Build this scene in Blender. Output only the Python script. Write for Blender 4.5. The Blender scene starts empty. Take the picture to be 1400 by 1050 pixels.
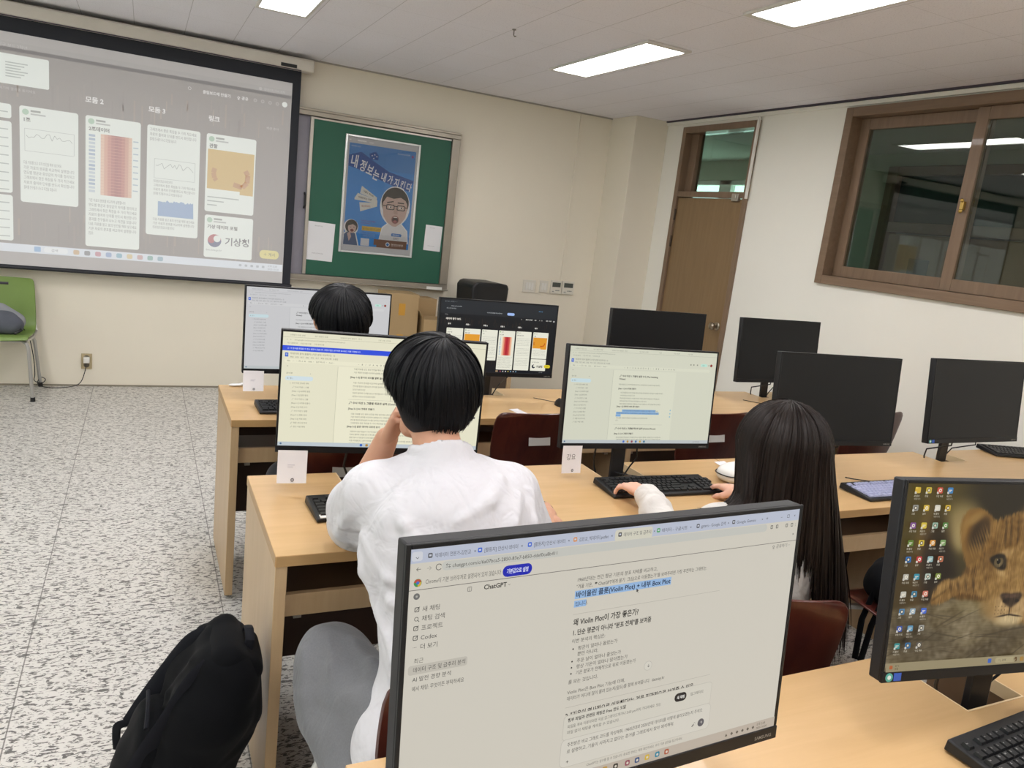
import bpy, bmesh, math, random
import numpy as np
from mathutils import Vector, Matrix, Euler
random.seed(7)
rng = np.random.default_rng(7)
S = bpy.context.scene
COL = S.collection
PI = math.pi
R = math.radians

# ------------------------------------------------------------------ camera
CAM = Vector((-0.2975, -6.6226, 1.5887))
YAW, PITCH, ROLL, FPX = 0.4613097, 0.2025352, 0.1157556, 1045.792
def cam_axes():
    cy, sy, cp, sp = math.cos(YAW), math.sin(YAW), math.cos(PITCH), math.sin(PITCH)
    f = Vector((sy*cp, cy*cp, -sp)); r = Vector((cy, -sy, 0)); u = r.cross(f)
    c, s = math.cos(ROLL), math.sin(ROLL)
    return c*r + s*u, -s*r + c*u, f
_r, _u, _f = cam_axes()
cd = bpy.data.cameras.new('camera')
cam = bpy.data.objects.new('camera', cd); COL.objects.link(cam)
cam.matrix_world = Matrix(((_r.x, _u.x, -_f.x, CAM.x), (_r.y, _u.y, -_f.y, CAM.y), (_r.z, _u.z, -_f.z, CAM.z), (0, 0, 0, 1)))
cd.sensor_fit = 'HORIZONTAL'; cd.sensor_width = 36.0
cd.lens = FPX/1400*36.0
cd.clip_start = 0.02; cd.clip_end = 200
S.camera = cam

# ------------------------------------------------------------------ daylight + exposure
EXPO = 0.0
VS = S.view_settings
S.display_settings.display_device = 'sRGB'
VS.view_transform = 'Standard'; VS.look = 'None'; VS.exposure = EXPO; VS.gamma = 1.0
try: VS.use_curve_mapping = False
except Exception: pass
W = bpy.data.worlds.new('world'); S.world = W; W.use_nodes = True
_n = W.node_tree.nodes; _l = W.node_tree.links
_n.clear()
_o = _n.new('ShaderNodeOutputWorld'); _b = _n.new('ShaderNodeBackground')
_b.inputs[0].default_value = (.90, .96, 1.0, 1); _b.inputs[1].default_value = 5.0      # bright overcast day all round
_l.new(_b.outputs[0], _o.inputs[0])
LAMP_STRENGTH = 20
try:
    S.cycles.use_denoising = True
    S.cycles.max_bounces = 8; S.cycles.diffuse_bounces = 5; S.cycles.glossy_bounces = 4; S.cycles.transparent_max_bounces = 12
    S.cycles.sample_clamp_indirect = 6.0
    S.cycles.caustics_reflective = False; S.cycles.caustics_refractive = False
except Exception: pass

# ------------------------------------------------------------------ helpers
def lin(c):
    if isinstance(c, str):
        c = c.lstrip('#'); c = tuple(int(c[i:i+2], 16)/255 for i in (0, 2, 4))
    return tuple(x/12.92 if x <= .04045 else ((x+.055)/1.055)**2.4 for x in c[:3])

class G:
    """tiny node-graph helper"""
    def __init__(s, name):
        s.m = bpy.data.materials.new(name); s.m.use_nodes = True
        s.nt = s.m.node_tree; s.n = s.nt.nodes; s.l = s.nt.links
        s.p = s.n['Principled BSDF']; s.out = s.n['Material Output']
    def node(s, t, **k):
        x = s.n.new(t)
        for a, b in k.items(): setattr(x, a, b)
        return x
    def link(s, a, b): s.l.new(a, b)
    def coords(s, scale=(1, 1, 1), rot=(0, 0, 0), loc=(0, 0, 0)):
        t = s.node('ShaderNodeTexCoord'); m = s.node('ShaderNodeMapping')
        m.inputs['Scale'].default_value = scale; m.inputs['Rotation'].default_value = rot; m.inputs['Location'].default_value = loc
        s.link(t.outputs['Object'], m.inputs[0]); return m.outputs[0]
    def noise(s, v, scale, detail=3, rough=.5, dist=0):
        t = s.node('ShaderNodeTexNoise'); t.inputs['Scale'].default_value = scale; t.inputs['Detail'].default_value = detail
        t.inputs['Roughness'].default_value = rough; t.inputs['Distortion'].default_value = dist
        s.link(v, t.inputs['Vector']); return t.outputs['Fac']
    def ramp(s, fac, stops, interp='LINEAR'):
        t = s.node('ShaderNodeValToRGB'); cr = t.color_ramp; cr.interpolation = interp
        while len(cr.elements) < len(stops): cr.elements.new(.5)
        for e, (p, c) in zip(cr.elements, stops):
            e.position = p; e.color = (*lin(c), 1) if not isinstance(c, float) else (c, c, c, 1)
        s.link(fac, t.inputs[0]); return t.outputs[0]
    def mix(s, fac, a, b, mode='MIX'):
        t = s.node('ShaderNodeMix', data_type='RGBA', blend_type=mode)
        for sock, val in ((t.inputs[0], fac), (t.inputs[6], a), (t.inputs[7], b)):
            if isinstance(val, bpy.types.NodeSocket): s.link(val, sock)
            elif isinstance(val, (int, float)): sock.default_value = val
            else: sock.default_value = (*lin(val), 1)
        return t.outputs[2]
    def math(s, op, a, b=None):
        t = s.node('ShaderNodeMath', operation=op)
        for sock, val in ((t.inputs[0], a), (t.inputs[1], b)):
            if val is None: continue
            if isinstance(val, bpy.types.NodeSocket): s.link(val, sock)
            else: sock.default_value = val
        return t.outputs[0]
    def color(s, c):
        if isinstance(c, bpy.types.NodeSocket): s.link(c, s.p.inputs['Base Color'])
        else: s.p.inputs['Base Color'].default_value = (*lin(c), 1)
    def bump(s, h, strength=.2, dist=.01):
        b = s.node('ShaderNodeBump'); b.inputs['Strength'].default_value = strength; b.inputs['Distance'].default_value = dist
        s.link(h, b.inputs['Height']); s.link(b.outputs[0], s.p.inputs['Normal'])
    def set(s, rough=None, metal=None, spec=None, coat=None, sheen=None):
        for k, v in (('Roughness', rough), ('Metallic', metal), ('Specular IOR Level', spec), ('Coat Weight', coat), ('Sheen Weight', sheen)):
            if v is not None: s.p.inputs[k].default_value = v
        return s

def mat(name, c, rough=.5, metal=0, spec=None, coat=None, var=.06, vscale=9, bump=0, bscale=200, sheen=None):
    """plain surface with a little procedural unevenness"""
    g = G(name); g.set(rough, metal, spec, coat, sheen)
    v = g.coords()
    if var:
        f = g.noise(v, vscale, 4, .6)
        k = lin(c)
        t = g.node('ShaderNodeMix', data_type='RGBA')
        g.link(f, t.inputs[0])
        t.inputs[6].default_value = tuple(min(1, x*(1-var)) for x in k)+(1,)
        t.inputs[7].default_value = tuple(min(1, x*(1+var)) for x in k)+(1,)
        g.color(t.outputs[2])
    else: g.color(c)
    if bump: g.bump(g.noise(v, bscale, 3), bump, .002)
    return g.m

def wood(name, a, b, axis=0, rough=.38, scale=1.0, coat=.15):
    g = G(name); g.set(rough, 0, .4, coat)
    sc = [14, 14, 14]; sc[axis] = 1.1
    v = g.coords(tuple(x*scale for x in sc))
    f = g.noise(v, 2.2, 5, .6, .6)
    f2 = g.noise(g.coords(tuple((60 if i != axis else 2.5)*scale for i in range(3))), 3, 3)
    c = g.mix(g.math('MULTIPLY', f2, .35), g.ramp(f, [(.3, a), (.7, b)]), a)
    g.color(c); g.bump(f2, .03, .001)
    return g.m

def emit(name, c, k=1.0, gloss=.35):
    g = G(name); g.set(gloss, 0, .3)
    g.p.inputs['Base Color'].default_value = (.004, .004, .004, 1)
    g.p.inputs['Emission Color'].default_value = (*lin(c), 1)
    g.p.inputs['Emission Strength'].default_value = k
    return g.m

def smooth_by_angle(me, deg=35):
    me.polygons.foreach_set('use_smooth', [True]*len(me.polygons))
    try: me.set_sharp_from_angle(angle=R(deg))
    except Exception: pass

class MB:
    def __init__(s): s.v = []; s.f = []; s.m = []; s.M = Matrix.Identity(4)
    def at(s, loc=(0, 0, 0), rot=(0, 0, 0)):
        s.M = Matrix.Translation(loc) @ Euler(rot).to_matrix().to_4x4(); return s
    def add(s, vs, fs, mi=0):
        o = len(s.v); M = s.M
        s.v += [tuple(M @ Vector(p)) for p in vs]
        s.f += [tuple(i+o for i in f) for f in fs]
        s.m += ([mi]*len(fs) if isinstance(mi, int) else list(mi)); return s
    def box(s, lo, hi, mi=0):
        x0, y0, z0 = lo; x1, y1, z1 = hi
        v = [(x0, y0, z0), (x1, y0, z0), (x1, y1, z0), (x0, y1, z0), (x0, y0, z1), (x1, y0, z1), (x1, y1, z1), (x0, y1, z1)]
        return s.add(v, [(3, 2, 1, 0), (4, 5, 6, 7), (0, 1, 5, 4), (1, 2, 6, 5), (2, 3, 7, 6), (3, 0, 4, 7)], mi)
    def cbox(s, c, d, mi=0):
        return s.box([c[i]-d[i]/2 for i in range(3)], [c[i]+d[i]/2 for i in range(3)], mi)
    def tube(s, pts, r, n=10, mi=0, cap=True, closed=False, sx=1.0):
        pts = [Vector(p) for p in pts]; k = len(pts)
        rs = r if isinstance(r, (list, tuple)) else [r]*k
        T = []
        for i in range(k):
            a = pts[(i-1) % k] if (closed or i > 0) else pts[i]
            b = pts[(i+1) % k] if (closed or i < k-1) else pts[i]
            T.append((b-a).normalized())
        up = Vector((0, 0, 1)) if abs(T[0].z) < .9 else Vector((1, 0, 0))
        N = T[0].cross(up).normalized(); vs = []
        for i in range(k):
            N = (N - T[i]*N.dot(T[i])).normalized(); B = T[i].cross(N)
            for j in range(n):
                a = 2*PI*j/n
                vs.append(pts[i] + (N*math.cos(a)*sx + B*math.sin(a))*rs[i])
        fs = []
        for i in range(k if closed else k-1):
            for j in range(n):
                a = i*n+j; b = i*n+(j+1) % n; i2 = (i+1) % k
                fs.append((a, b, i2*n+(j+1) % n, i2*n+j))
        if cap and not closed:
            fs.append(tuple(range(n-1, -1, -1))); fs.append(tuple((k-1)*n+j for j in range(n)))
        return s.add(vs, fs, mi)
    def cyl(s, a, b, r, r2=None, n=20, mi=0):
        return s.tube([a, b], [r, r if r2 is None else r2], n, mi)
    def lathe(s, prof, n=24, mi=0):
        vs = []; fs = []; k = len(prof)
        for (r, z) in prof:
            for j in range(n):
                a = 2*PI*j/n; vs.append((r*math.cos(a), r*math.sin(a), z))
        for i in range(k-1):
            for j in range(n):
                fs.append((i*n+j, i*n+(j+1) % n, (i+1)*n+(j+1) % n, (i+1)*n+j))
        fs.append(tuple(range(n-1, -1, -1))); fs.append(tuple((k-1)*n+j for j in range(n)))
        return s.add(vs, fs, mi)
    def ball(s, c, r, n=12, mi=0):
        r = (r, r, r) if isinstance(r, (int, float)) else r
        vs = []; fs = []
        for i in range(n+1):
            t = PI*i/n
            for j in range(2*n):
                a = PI*j/n; vs.append((c[0]+r[0]*math.sin(t)*math.cos(a), c[1]+r[1]*math.sin(t)*math.sin(a), c[2]+r[2]*math.cos(t)))
        m = 2*n
        for i in range(n):
            for j in range(m):
                fs.append((i*m+j, (i+1)*m+j, (i+1)*m+(j+1) % m, i*m+(j+1) % m))
        return s.add(vs, fs, mi)
    def prism(s, poly, y0, y1, mi=0):
        """poly in (x,z), extruded along y"""
        n = len(poly)
        vs = [(p[0], y0, p[1]) for p in poly]+[(p[0], y1, p[1]) for p in poly]
        fs = [tuple(range(n)), tuple(range(2*n-1, n-1, -1))]
        for i in range(n): fs.append((i, i+n, (i+1) % n+n, (i+1) % n))
        return s.add(vs, fs, mi)
    def build(s, name, mats, parent=None, bevel=0, seg=2, deg=35, sub=0, weld=False):
        me = bpy.data.meshes.new(name)
        me.from_pydata(s.v, [], s.f)
        for m in (mats if isinstance(mats, (list, tuple)) else [mats]): me.materials.append(m)
        me.polygons.foreach_set('material_index', s.m)
        bm = bmesh.new(); bm.from_mesh(me)
        if weld: bmesh.ops.remove_doubles(bm, verts=bm.verts, dist=1e-5)
        bmesh.ops.recalc_face_normals(bm, faces=bm.faces); bm.to_mesh(me); bm.free()
        smooth_by_angle(me, deg); me.update()
        o = bpy.data.objects.new(name, me); COL.objects.link(o)
        if parent: o.parent = parent
        if bevel:
            b = o.modifiers.new('bevel', 'BEVEL'); b.width = bevel; b.segments = seg; b.limit_method = 'ANGLE'; b.angle_limit = R(40)
        if sub:
            b = o.modifiers.new('sub', 'SUBSURF'); b.levels = sub; b.render_levels = sub
        return o

def np_mesh(name, verts, faces, mats, parent=None, mi=None, smooth=True):
    me = bpy.data.meshes.new(name)
    v = np.asarray(verts, np.float32); f = np.asarray(faces, np.int32); k = f.shape[1]
    me.vertices.add(len(v)); me.vertices.foreach_set('co', v.ravel())
    me.loops.add(f.size); me.loops.foreach_set('vertex_index', f.ravel())
    me.polygons.add(len(f)); me.polygons.foreach_set('loop_start', np.arange(0, f.size, k, dtype=np.int32))
    me.polygons.foreach_set('loop_total', np.full(len(f), k, np.int32))
    for m in (mats if isinstance(mats, (list, tuple)) else [mats]): me.materials.append(m)
    if mi is not None: me.polygons.foreach_set('material_index', np.asarray(mi, np.int32))
    me.polygons.foreach_set('use_smooth', np.full(len(f), smooth))
    me.update(calc_edges=True); me.validate()
    o = bpy.data.objects.new(name, me); COL.objects.link(o)
    if parent: o.parent = parent
    return o

def tag(o, label=None, cat=None, group=None, kind=None):
    if label: o['label'] = label
    if cat: o['category'] = cat
    if group: o['group'] = group
    if kind: o['kind'] = kind
    return o
def thing(name, label, cat, loc=(0, 0, 0), rz=0, group=None):
    o = bpy.data.objects.new(name, None); COL.objects.link(o); o.empty_display_size = .05
    o.location = loc; o.rotation_euler = (0, 0, rz)
    return tag(o, label, cat, group)
def struct(o): o['kind'] = 'structure'; return o
def copy_tree(o, parent=None):
    c = o.copy(); COL.objects.link(c); c.parent = parent
    for ch in list(o.children): copy_tree(ch, c)
    return c

_tc = {}
def text_mesh(t, bold=0.0):
    """(verts, tris, width) of a line of lettering, one unit high"""
    k = (t, bold)
    if k in _tc: return _tc[k]
    c = bpy.data.curves.new('lettering', 'FONT'); c.body = t; c.resolution_u = 2; c.offset = bold
    o = bpy.data.objects.new('lettering', c)
    m = o.to_mesh(); m.calc_loop_triangles()
    v = np.array([p.co[:2] for p in m.vertices], float).reshape(-1, 2)
    f = [tuple(p.vertices) for p in m.loop_triangles]
    o.to_mesh_clear()
    bpy.data.objects.remove(o); bpy.data.curves.remove(c)
    w = float(v[:, 0].max()) if len(v) else 0
    _tc[k] = (v, f, w); return _tc[k]

class Sheet(MB):
    """flat artwork: a page W x H (units of its own, v downward) mapped on a rectangle"""
    def __init__(s, w, h, pw, ph, org, ex, ey, step=.00012):
        super().__init__(); s.w, s.h = w, h
        s.org = Vector(org); s.ex = Vector(ex).normalized()*(pw/w); s.ey = Vector(ey).normalized()*(ph/h)
        s.nz = s.ex.cross(-s.ey).normalized()   # faces the reader
        s.mats = []; s.keys = {}; s.step = step
    def mi(s, c, maker):
        k = (c, maker.__name__)
        if k not in s.keys: s.keys[k] = len(s.mats); s.mats.append(maker(c))
        return s.keys[k]
    def P(s, u, v, L): return s.org + s.ex*u + s.ey*v + s.nz*(s.step*L)
    maker = None
    def poly(s, pts, c, L=1):
        s.add([s.P(u, v, L) for u, v in pts], [tuple(range(len(pts)))], s.mi(c, s.maker))
    def rect(s, x, y, w, h, c, L=1, r=0):
        x2, y2 = min(x+w, s.w), min(y+h, s.h); x, y = max(x, 0), max(y, 0)
        if x2 <= x or y2 <= y: return
        if r:
            pts = []
            for cx, cy, a0 in ((x2-r, y+r, -90), (x2-r, y2-r, 0), (x+r, y2-r, 90), (x+r, y+r, 180)):
                for k in range(5):
                    a = R(a0+k*22.5); pts.append((cx+r*math.cos(a), cy+r*math.sin(a)))
        else: pts = [(x, y), (x2, y), (x2, y2), (x, y2)]
        s.poly(pts, c, L)
    def disc(s, x, y, r, c, L=1, ry=None, n=18):
        ry = ry or r
        s.poly([(x+r*math.cos(2*PI*k/n), y+ry*math.sin(2*PI*k/n)) for k in range(n)], c, L)
    def line(s, pts, wd, c, L=1):
        for (x0, y0), (x1, y1) in zip(pts, pts[1:]):
            dx, dy = x1-x0, y1-y0; l = math.hypot(dx, dy) or 1; nx, ny = -dy/l*wd/2, dx/l*wd/2
            s.poly([(x0+nx, y0+ny), (x1+nx, y1+ny), (x1-nx, y1-ny), (x0-nx, y0-ny)], c, L)
    def text(s, x, y, size, t, c, L=2, bold=0.0, rot=0, sx=1.0, maxw=None):
        v, f, w = text_mesh(t, bold)
        if not len(v): return 0
        if maxw and w*size*sx > maxw: sx = maxw/(w*size)
        ca, sa = math.cos(rot), math.sin(rot)
        pts = []
        for a, b in v:
            a, b = a*size*sx, -b*size
            pts.append(s.P(x+a*ca-b*sa, y+a*sa+b*ca, L))
        s.add(pts, f, s.mi(c, s.maker)); return w*size*sx
    def make(s, name, parent=None):
        me = bpy.data.meshes.new(name); me.from_pydata(s.v, [], s.f)
        for m in s.mats: me.materials.append(m)
        me.polygons.foreach_set('material_index', s.m); me.update()
        # every face turned towards the reader
        bm = bmesh.new(); bm.from_mesh(me)
        bm.normal_update()
        fl = [f for f in bm.faces if f.normal.dot(s.nz) < 0]
        if fl: bmesh.ops.reverse_faces(bm, faces=fl)
        bm.to_mesh(me); bm.free()
        o = bpy.data.objects.new(name, me); COL.objects.link(o)
        if parent: o.parent = parent
        return o
# ------------------------------------------------------------------ materials of the room
RW, CH = 4.097, 2.70          # right wall, ceiling
LX, BY = -3.9, -9.2           # left wall, back wall

def wall_mat(name, c, vs=1.5):
    g = G(name); g.set(.75, 0, .25)
    v = g.coords()
    n = g.noise(v, vs, 5, .6)
    k = lin(c)
    t = g.node('ShaderNodeMix', data_type='RGBA'); g.link(n, t.inputs[0])
    t.inputs[6].default_value = tuple(x*.96 for x in k)+(1,); t.inputs[7].default_value = tuple(min(1, x*1.03) for x in k)+(1,)
    g.color(t.outputs[2]); g.bump(g.noise(v, 60, 4), .06, .004)
    return g.m
M_WALLF = wall_mat('cream paint', '#e8e1d1')
M_WALLR = wall_mat('pale cream paint', '#eeece3')
def floor_mat():
    g = G('terrazzo'); g.set(.32, 0, .45)
    a = g.noise(g.coords((1, 2.6, 1)), 34, 2.5, .55, .9)
    b = g.noise(g.coords((1.3, 2.1, 1), loc=(3, 5, 0)), 50, 2, .5, .7)
    big = g.noise(g.coords(), 1.2, 3)
    base = g.mix(big, '#cbc8c3', '#d7d4cf')
    fl = g.ramp(a, [(.555, 0.), (.585, 1.)])
    fl2 = g.ramp(b, [(.60, 0.), (.63, 1.)])
    c = g.mix(fl, base, '#625f5d')
    c = g.mix(fl2, c, '#827e7a')
    # joints between the slabs
    t = g.node('ShaderNodeTexCoord'); sp = g.node('ShaderNodeSeparateXYZ'); g.link(t.outputs['Object'], sp.inputs[0])
    def joint(axis, pitch, off, w):
        x = g.math('ADD', sp.outputs[axis], 100*pitch-off)
        x = g.math('MODULO', x, pitch)
        return g.math('LESS_THAN', x, w)
    j = g.math('MAXIMUM', joint(0, .635, 0., .004), joint(1, .92, .02, .004))
    c = g.mix(g.math('MULTIPLY', j, .75), c, '#54504d')
    g.color(c)
    return g.m
M_FLOOR = floor_mat()
def ceil_mat():
    g = G('acoustic ceiling tile'); g.set(.9, 0, .1)
    a = g.noise(g.coords((1, 1.8, 1)), 120, 3, .6, .4)
    base = g.ramp(a, [(.30, '#d3d1da'), (.42, '#f0eff6'), (.7, '#f3f2f9')])
    pan = g.noise(g.coords((1, .6, 1)), 3, 1)
    base = g.mix(g.math('MULTIPLY', pan, .25), base, '#d9d4d2')
    t = g.node('ShaderNodeTexCoord'); sp = g.node('ShaderNodeSeparateXYZ'); g.link(t.outputs['Object'], sp.inputs[0])
    def joint(axis, pitch, off, w):
        x = g.math('MODULO', g.math('ADD', sp.outputs[axis], 100*pitch-off), pitch)
        return g.math('LESS_THAN', x, w)
    c = g.mix(g.math('MULTIPLY', joint(0, .333, -.05, .004), .42), base, '#7f7a79')
    c = g.mix(g.math('MULTIPLY', joint(1, .666, -.1, .003), .25), c, '#7f7a79')
    g.color(c); g.bump(a, .15, .002)
    return g.m
M_CEIL = ceil_mat()
M_FRAME = wood('brown wood frame', '#79634f', '#86705c', axis=1, rough=.45)
M_FRAMEZ = wood('brown wood frame upright', '#79634f', '#86705c', axis=2, rough=.45)
M_DOOR = wood('brown door veneer', '#806748', '#8b7252', axis=2, rough=.42)
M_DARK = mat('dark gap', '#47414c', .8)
M_ALU = mat('brushed aluminium', '#b9b4ab', .38, .75, var=.05, bump=.03)
M_STEEL = mat('bright steel', '#c9c6c0', .2, 1)
M_WHITEP = mat('white plastic', '#e4e2dc', .4)
M_BLACKP = mat('black plastic', '#15161a', .42, bump=.05, bscale=900)
def glass_mat(name, tint, refl=1.0, op=.0):
    g = G(name)
    tr = g.node('ShaderNodeBsdfTransparent'); tr.inputs[0].default_value = (*lin(tint), 1)
    gl = g.node('ShaderNodeBsdfGlossy'); gl.inputs['Roughness'].default_value = .02
    lw = g.node('ShaderNodeLayerWeight'); lw.inputs[0].default_value = .5
    sch = g.math('ADD', g.math('MULTIPLY', g.math('POWER', lw.outputs['Facing'], 5.0), .96), .045)
    mx = g.node('ShaderNodeMixShader')
    g.link(g.math('MULTIPLY', sch, refl), mx.inputs[0]); g.link(tr.outputs[0], mx.inputs[1]); g.link(gl.outputs[0], mx.inputs[2])
    g.link(mx.outputs[0], g.out.inputs[0])
    return g.m
M_GLASS = glass_mat('window glass', '#d6dcd6', 1.6)

# ------------------------------------------------------------------ shell
def slab(name, lo, hi, m, **k): return struct(MB().box(lo, hi).build(name, m, **k))
slab('floor', (LX-.2, BY-.2, -.1), (RW+3.2, .2, 0), M_FLOOR)
slab('ceiling', (LX-.2, BY-.2, CH), (RW+.15, .2, CH+.12), M_CEIL)
slab('wall_front', (LX-.2, 0, 0), (RW+.2, .15, CH), M_WALLF)
slab('wall_back', (LX-.2, BY-.15, 0), (RW+.2, BY, CH), M_WALLF)
# right wall with the door and window openings
DY0, DY1, DZM, DZT = -1.656, -.683, 2.024, 2.63
WY0, WY1, WZ0, WZ1 = -4.72, -2.519, 1.438, 2.645
m = MB()
T = .2
for lo, hi in (((RW, DY1, 0), (RW+T, .0, CH)), ((RW, DY0, DZT), (RW+T, DY1, CH)), ((RW, WY1, 0), (RW+T, DY0, CH)),
               ((RW, WY0, 0), (RW+T, WY1, WZ0)), ((RW, WY0, WZ1), (RW+T, WY1, CH)), ((RW, BY, 0), (RW+T, WY0, CH))):
    m.box(lo, hi)
struct(m.build('wall_right', M_WALLR))
slab('trim_1', (3.735, -.42, 0), (RW-.001, -.001, CH-.001), M_WALLF, bevel=.004)      # boxed-in column in the corner
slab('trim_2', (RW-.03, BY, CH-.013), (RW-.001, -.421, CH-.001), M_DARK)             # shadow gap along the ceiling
slab('trim_3', (RW-.018, BY, WZ1+.012), (RW-.001, -.421, CH-.014), M_WALLR, bevel=.003)
slab('trim_4', (LX, -.012, CH-.012), (3.734, -.001, CH-.001), mat('ceiling moulding', '#a8a29a', .6))
slab('baseboard_front', (LX, -.006, 0), (3.735, -.0005, .012), mat('wall foot sealant', '#8c8474', .7))
# left wall: tall windows to the daylight (beside and behind the camera)
m = MB(); LW = [(-8.3, -6.5), (-5.9, -4.1), (-3.5, -1.7)]; LZ0, LZ1 = .95, 2.45
ys = [BY]+[q for w in LW for q in w]+[0]
for i in range(0, len(ys), 2): m.box((LX-.2, ys[i], 0), (LX, ys[i+1], CH))
for a, b in LW: m.box((LX-.2, a, 0), (LX, b, LZ0)); m.box((LX-.2, a, LZ1), (LX, b, CH))
struct(m.build('wall_left', M_WALLF))
M_UPVC = mat('white window frame', '#e6e6e2', .4)
for k, (a, b) in enumerate(LW):
    m = MB(); x0, x1 = LX-.14, LX-.08
    for y0, y1 in ((a, a+.06), ((a+b)/2-.04, (a+b)/2+.04), (b-.06, b)): m.box((x0, y0, LZ0), (x1, y1, LZ1))
    m.box((x0, a, LZ0), (x1, b, LZ0+.06)); m.box((x0, a, LZ1-.06), (x1, b, LZ1))
    w = struct(m.build('window_%d' % (k+2), M_UPVC, bevel=.004))
    MB().box((LX-.115, a+.06, LZ0+.06), (LX-.11, b-.06, LZ1-.06)).build('pane', M_GLASS, w)

# ------------------------------------------------------------------ door with glazed transom
d = thing('door_1', None, None, (RW, 0, 0)); struct(d)
x0, x1 = -.022, .16
fr = MB()
fr.box((x0, DY1-.05, 0), (x1, DY1, DZT)); fr.box((x0, DY0, 0), (x1, DY0+.045, DZT))
fr.box((x0, DY0+.045, DZT-.055), (x1, DY1-.05, DZT)); fr.box((x0+.006, DY0+.045, DZM-.005), (x1, DY1-.05, DZM+.045))
fr.build('door_frame', M_FRAMEZ, d, bevel=.004)
MB().box((.0, DY0+.049, .008), (.045, DY1-.054, DZM-.011)).build('door_leaf', M_DOOR, d, bevel=.003)
MB().box((.09, DY0+.05, DZM+.05), (.096, DY1-.055, DZT-.06)).build('transom_pane', M_GLASS, d)
m = MB()
m.box((.05, DY0+.045, DZM+.045), (.12, DY0+.085, DZT-.055)); m.box((.05, DY1-.15, DZM+.045), (.12, DY1-.05, DZT-.055))
m.build('transom_stile', M_FRAMEZ, d, bevel=.003)
MB().box((x0-.016, DY0-.018, DZM-.01), (x0, DY0+.006, DZT+.02)).build('white_bar', M_WHITEP, d, bevel=.003)
k = MB().at((0, DY0+.115, .955), (0, -PI/2, 0))
k.lathe([(.0, 0), (.034, 0), (.034, .006), (.030, .01), (.012, .014), (.011, .032), (.024, .04), (.031, .052), (.031, .064), (.022, .076), (0.001, .08)], 28)
tag(k.build('door_knob', mat('brushed knob steel', '#a99f90', .28, 1), d), 'round brushed steel door knob')
for z in (.25, 1.62, 1.86):
    MB().cyl((-.012, DY1-.052, z-.05), (-.012, DY1-.052, z+.05), .009, n=12).build('hinge', mat('dark hinge', '#4b4138', .4, .8), d)
m = MB(); m.box((-.03, DY0+.09, DZM-.03), (-.001, DY0+.17, DZM+.03)); m.box((-.04, DY0+.11, DZM-.012), (-.03, DY0+.15, DZM+.02))
m.build('door_catch', M_ALU, d, bevel=.003)

# ------------------------------------------------------------------ corridor window, two sliding sashes
w = thing('window_1', None, None, (RW, 0, 0)); struct(w)
fr = MB(); x0, x1 = -.03, .2
b = .062
fr.box((x0, WY1-b, WZ0), (x1, WY1, WZ1)); fr.box((x0, WY0, WZ0), (x1, WY0+b, WZ1))
fr.box((x0, WY0+b, WZ1-b), (x1, WY1-b, WZ1)); fr.box((x0, WY0+b, WZ0), (x1, WY1-b, WZ0+b))
fr.build('window_frame', M_FRAME, w, bevel=.004)
def sash(y0, y1, xo):
    s = .075; z0, z1 = WZ0+b+.002, WZ1-b-.002
    m = MB()
    m.box((xo, y0, z0), (xo+.035, y0+s, z1)); m.box((xo, y1-s, z0), (xo+.035, y1, z1))
    m.box((xo, y0+s, z0), (xo+.035, y1-s, z0+s)); m.box((xo, y0+s, z1-s), (xo+.035, y1-s, z1))
    o = m.build('sash', M_FRAMEZ, w, bevel=.003)
    MB().box((xo+.015, y0+s, z0+s), (xo+.02, y1-s, z1-s)).build('pane', M_GLASS, o)
    return o
s1 = sash(-3.53, WY1-b-.002, .065); s2 = sash(WY0+b+.002, -3.455, .022)
m = MB(); m.box((-.004, -3.512, 1.985), (.022, -3.49, 2.035)); m.ball((-.008, -3.501, 2.04), (.01, .012, .012), 8); m.ball((-.006, -3.503, 1.978), (.008, .014, .012), 8)
tag(m.build('window_latch', mat('brass', '#c8a860', .3, 1), s2, bevel=.002), 'small brass latch on the meeting stile')

# ------------------------------------------------------------------ corridor beyond
CX = 6.62
M_CORW = wall_mat('corridor paint', '#b9bdb2')
m = MB()
# opposite wall: windows to the outside further on, a wood-and-glass classroom front nearer
for lo, hi in (((CX, -9.2, 0), (CX+.15, -4.6, 2.75)), ((CX, -4.6, 2.62), (CX+.15, -.85, 2.75)), ((CX+.125, -4.6, 0), (CX+.15, -.85, 2.62)), ((CX, -.85, 0), (CX+.15, .9, 2.75)),  # thin slab behind the classroom front is added to stop light leaking through
               ((CX, .9, 0), (CX+.15, 3.2, 1.0)), ((CX, .9, 2.50), (CX+.15, 3.2, 2.75)), ((CX, 3.2, 0), (CX+.15, 6, 2.75))): m.box(lo, hi)
struct(m.build('wall_corridor_far', M_CORW))
slab('floor_corridor', (RW+.2, .2, -.1), (CX+.2, 6, 0), M_FLOOR)
slab('ceiling_corridor', (RW+.15, -9.3, 2.75), (CX+.2, 6, 2.85), mat('corridor ceiling', '#c4c6c0', .9))
slab('wall_corridor_near', (RW+.05, .15, 0), (RW+.2, 6, 2.75), M_CORW)
slab('wall_corridor_end', (RW, 6, 0), (CX+.2, 6.15, 2.75), M_CORW)
slab('wall_corridor_back', (RW+.2, -9.35, 0), (CX+.2, -9.2, 2.75), M_CORW)
w = thing('window_5', None, None, (CX, 0, 0)); struct(w)
m = MB()
for y0, y1 in ((.9, .97), (1.60, 1.83), (3.1, 3.2)): m.box((.03, y0, 1.0), (.11, y1, 2.5))
m.box((.03, .97, 1.0), (.11, 3.1, 1.06)); m.box((.03, .97, 2.44), (.11, 3.1, 2.5))
m.build('window_frame', M_UPVC, w, bevel=.004)
MB().box((.06, .97, 1.06), (.065, 3.1, 2.44)).build('pane', glass_mat('green window glass', '#dcf2e8', 1), w)
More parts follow.
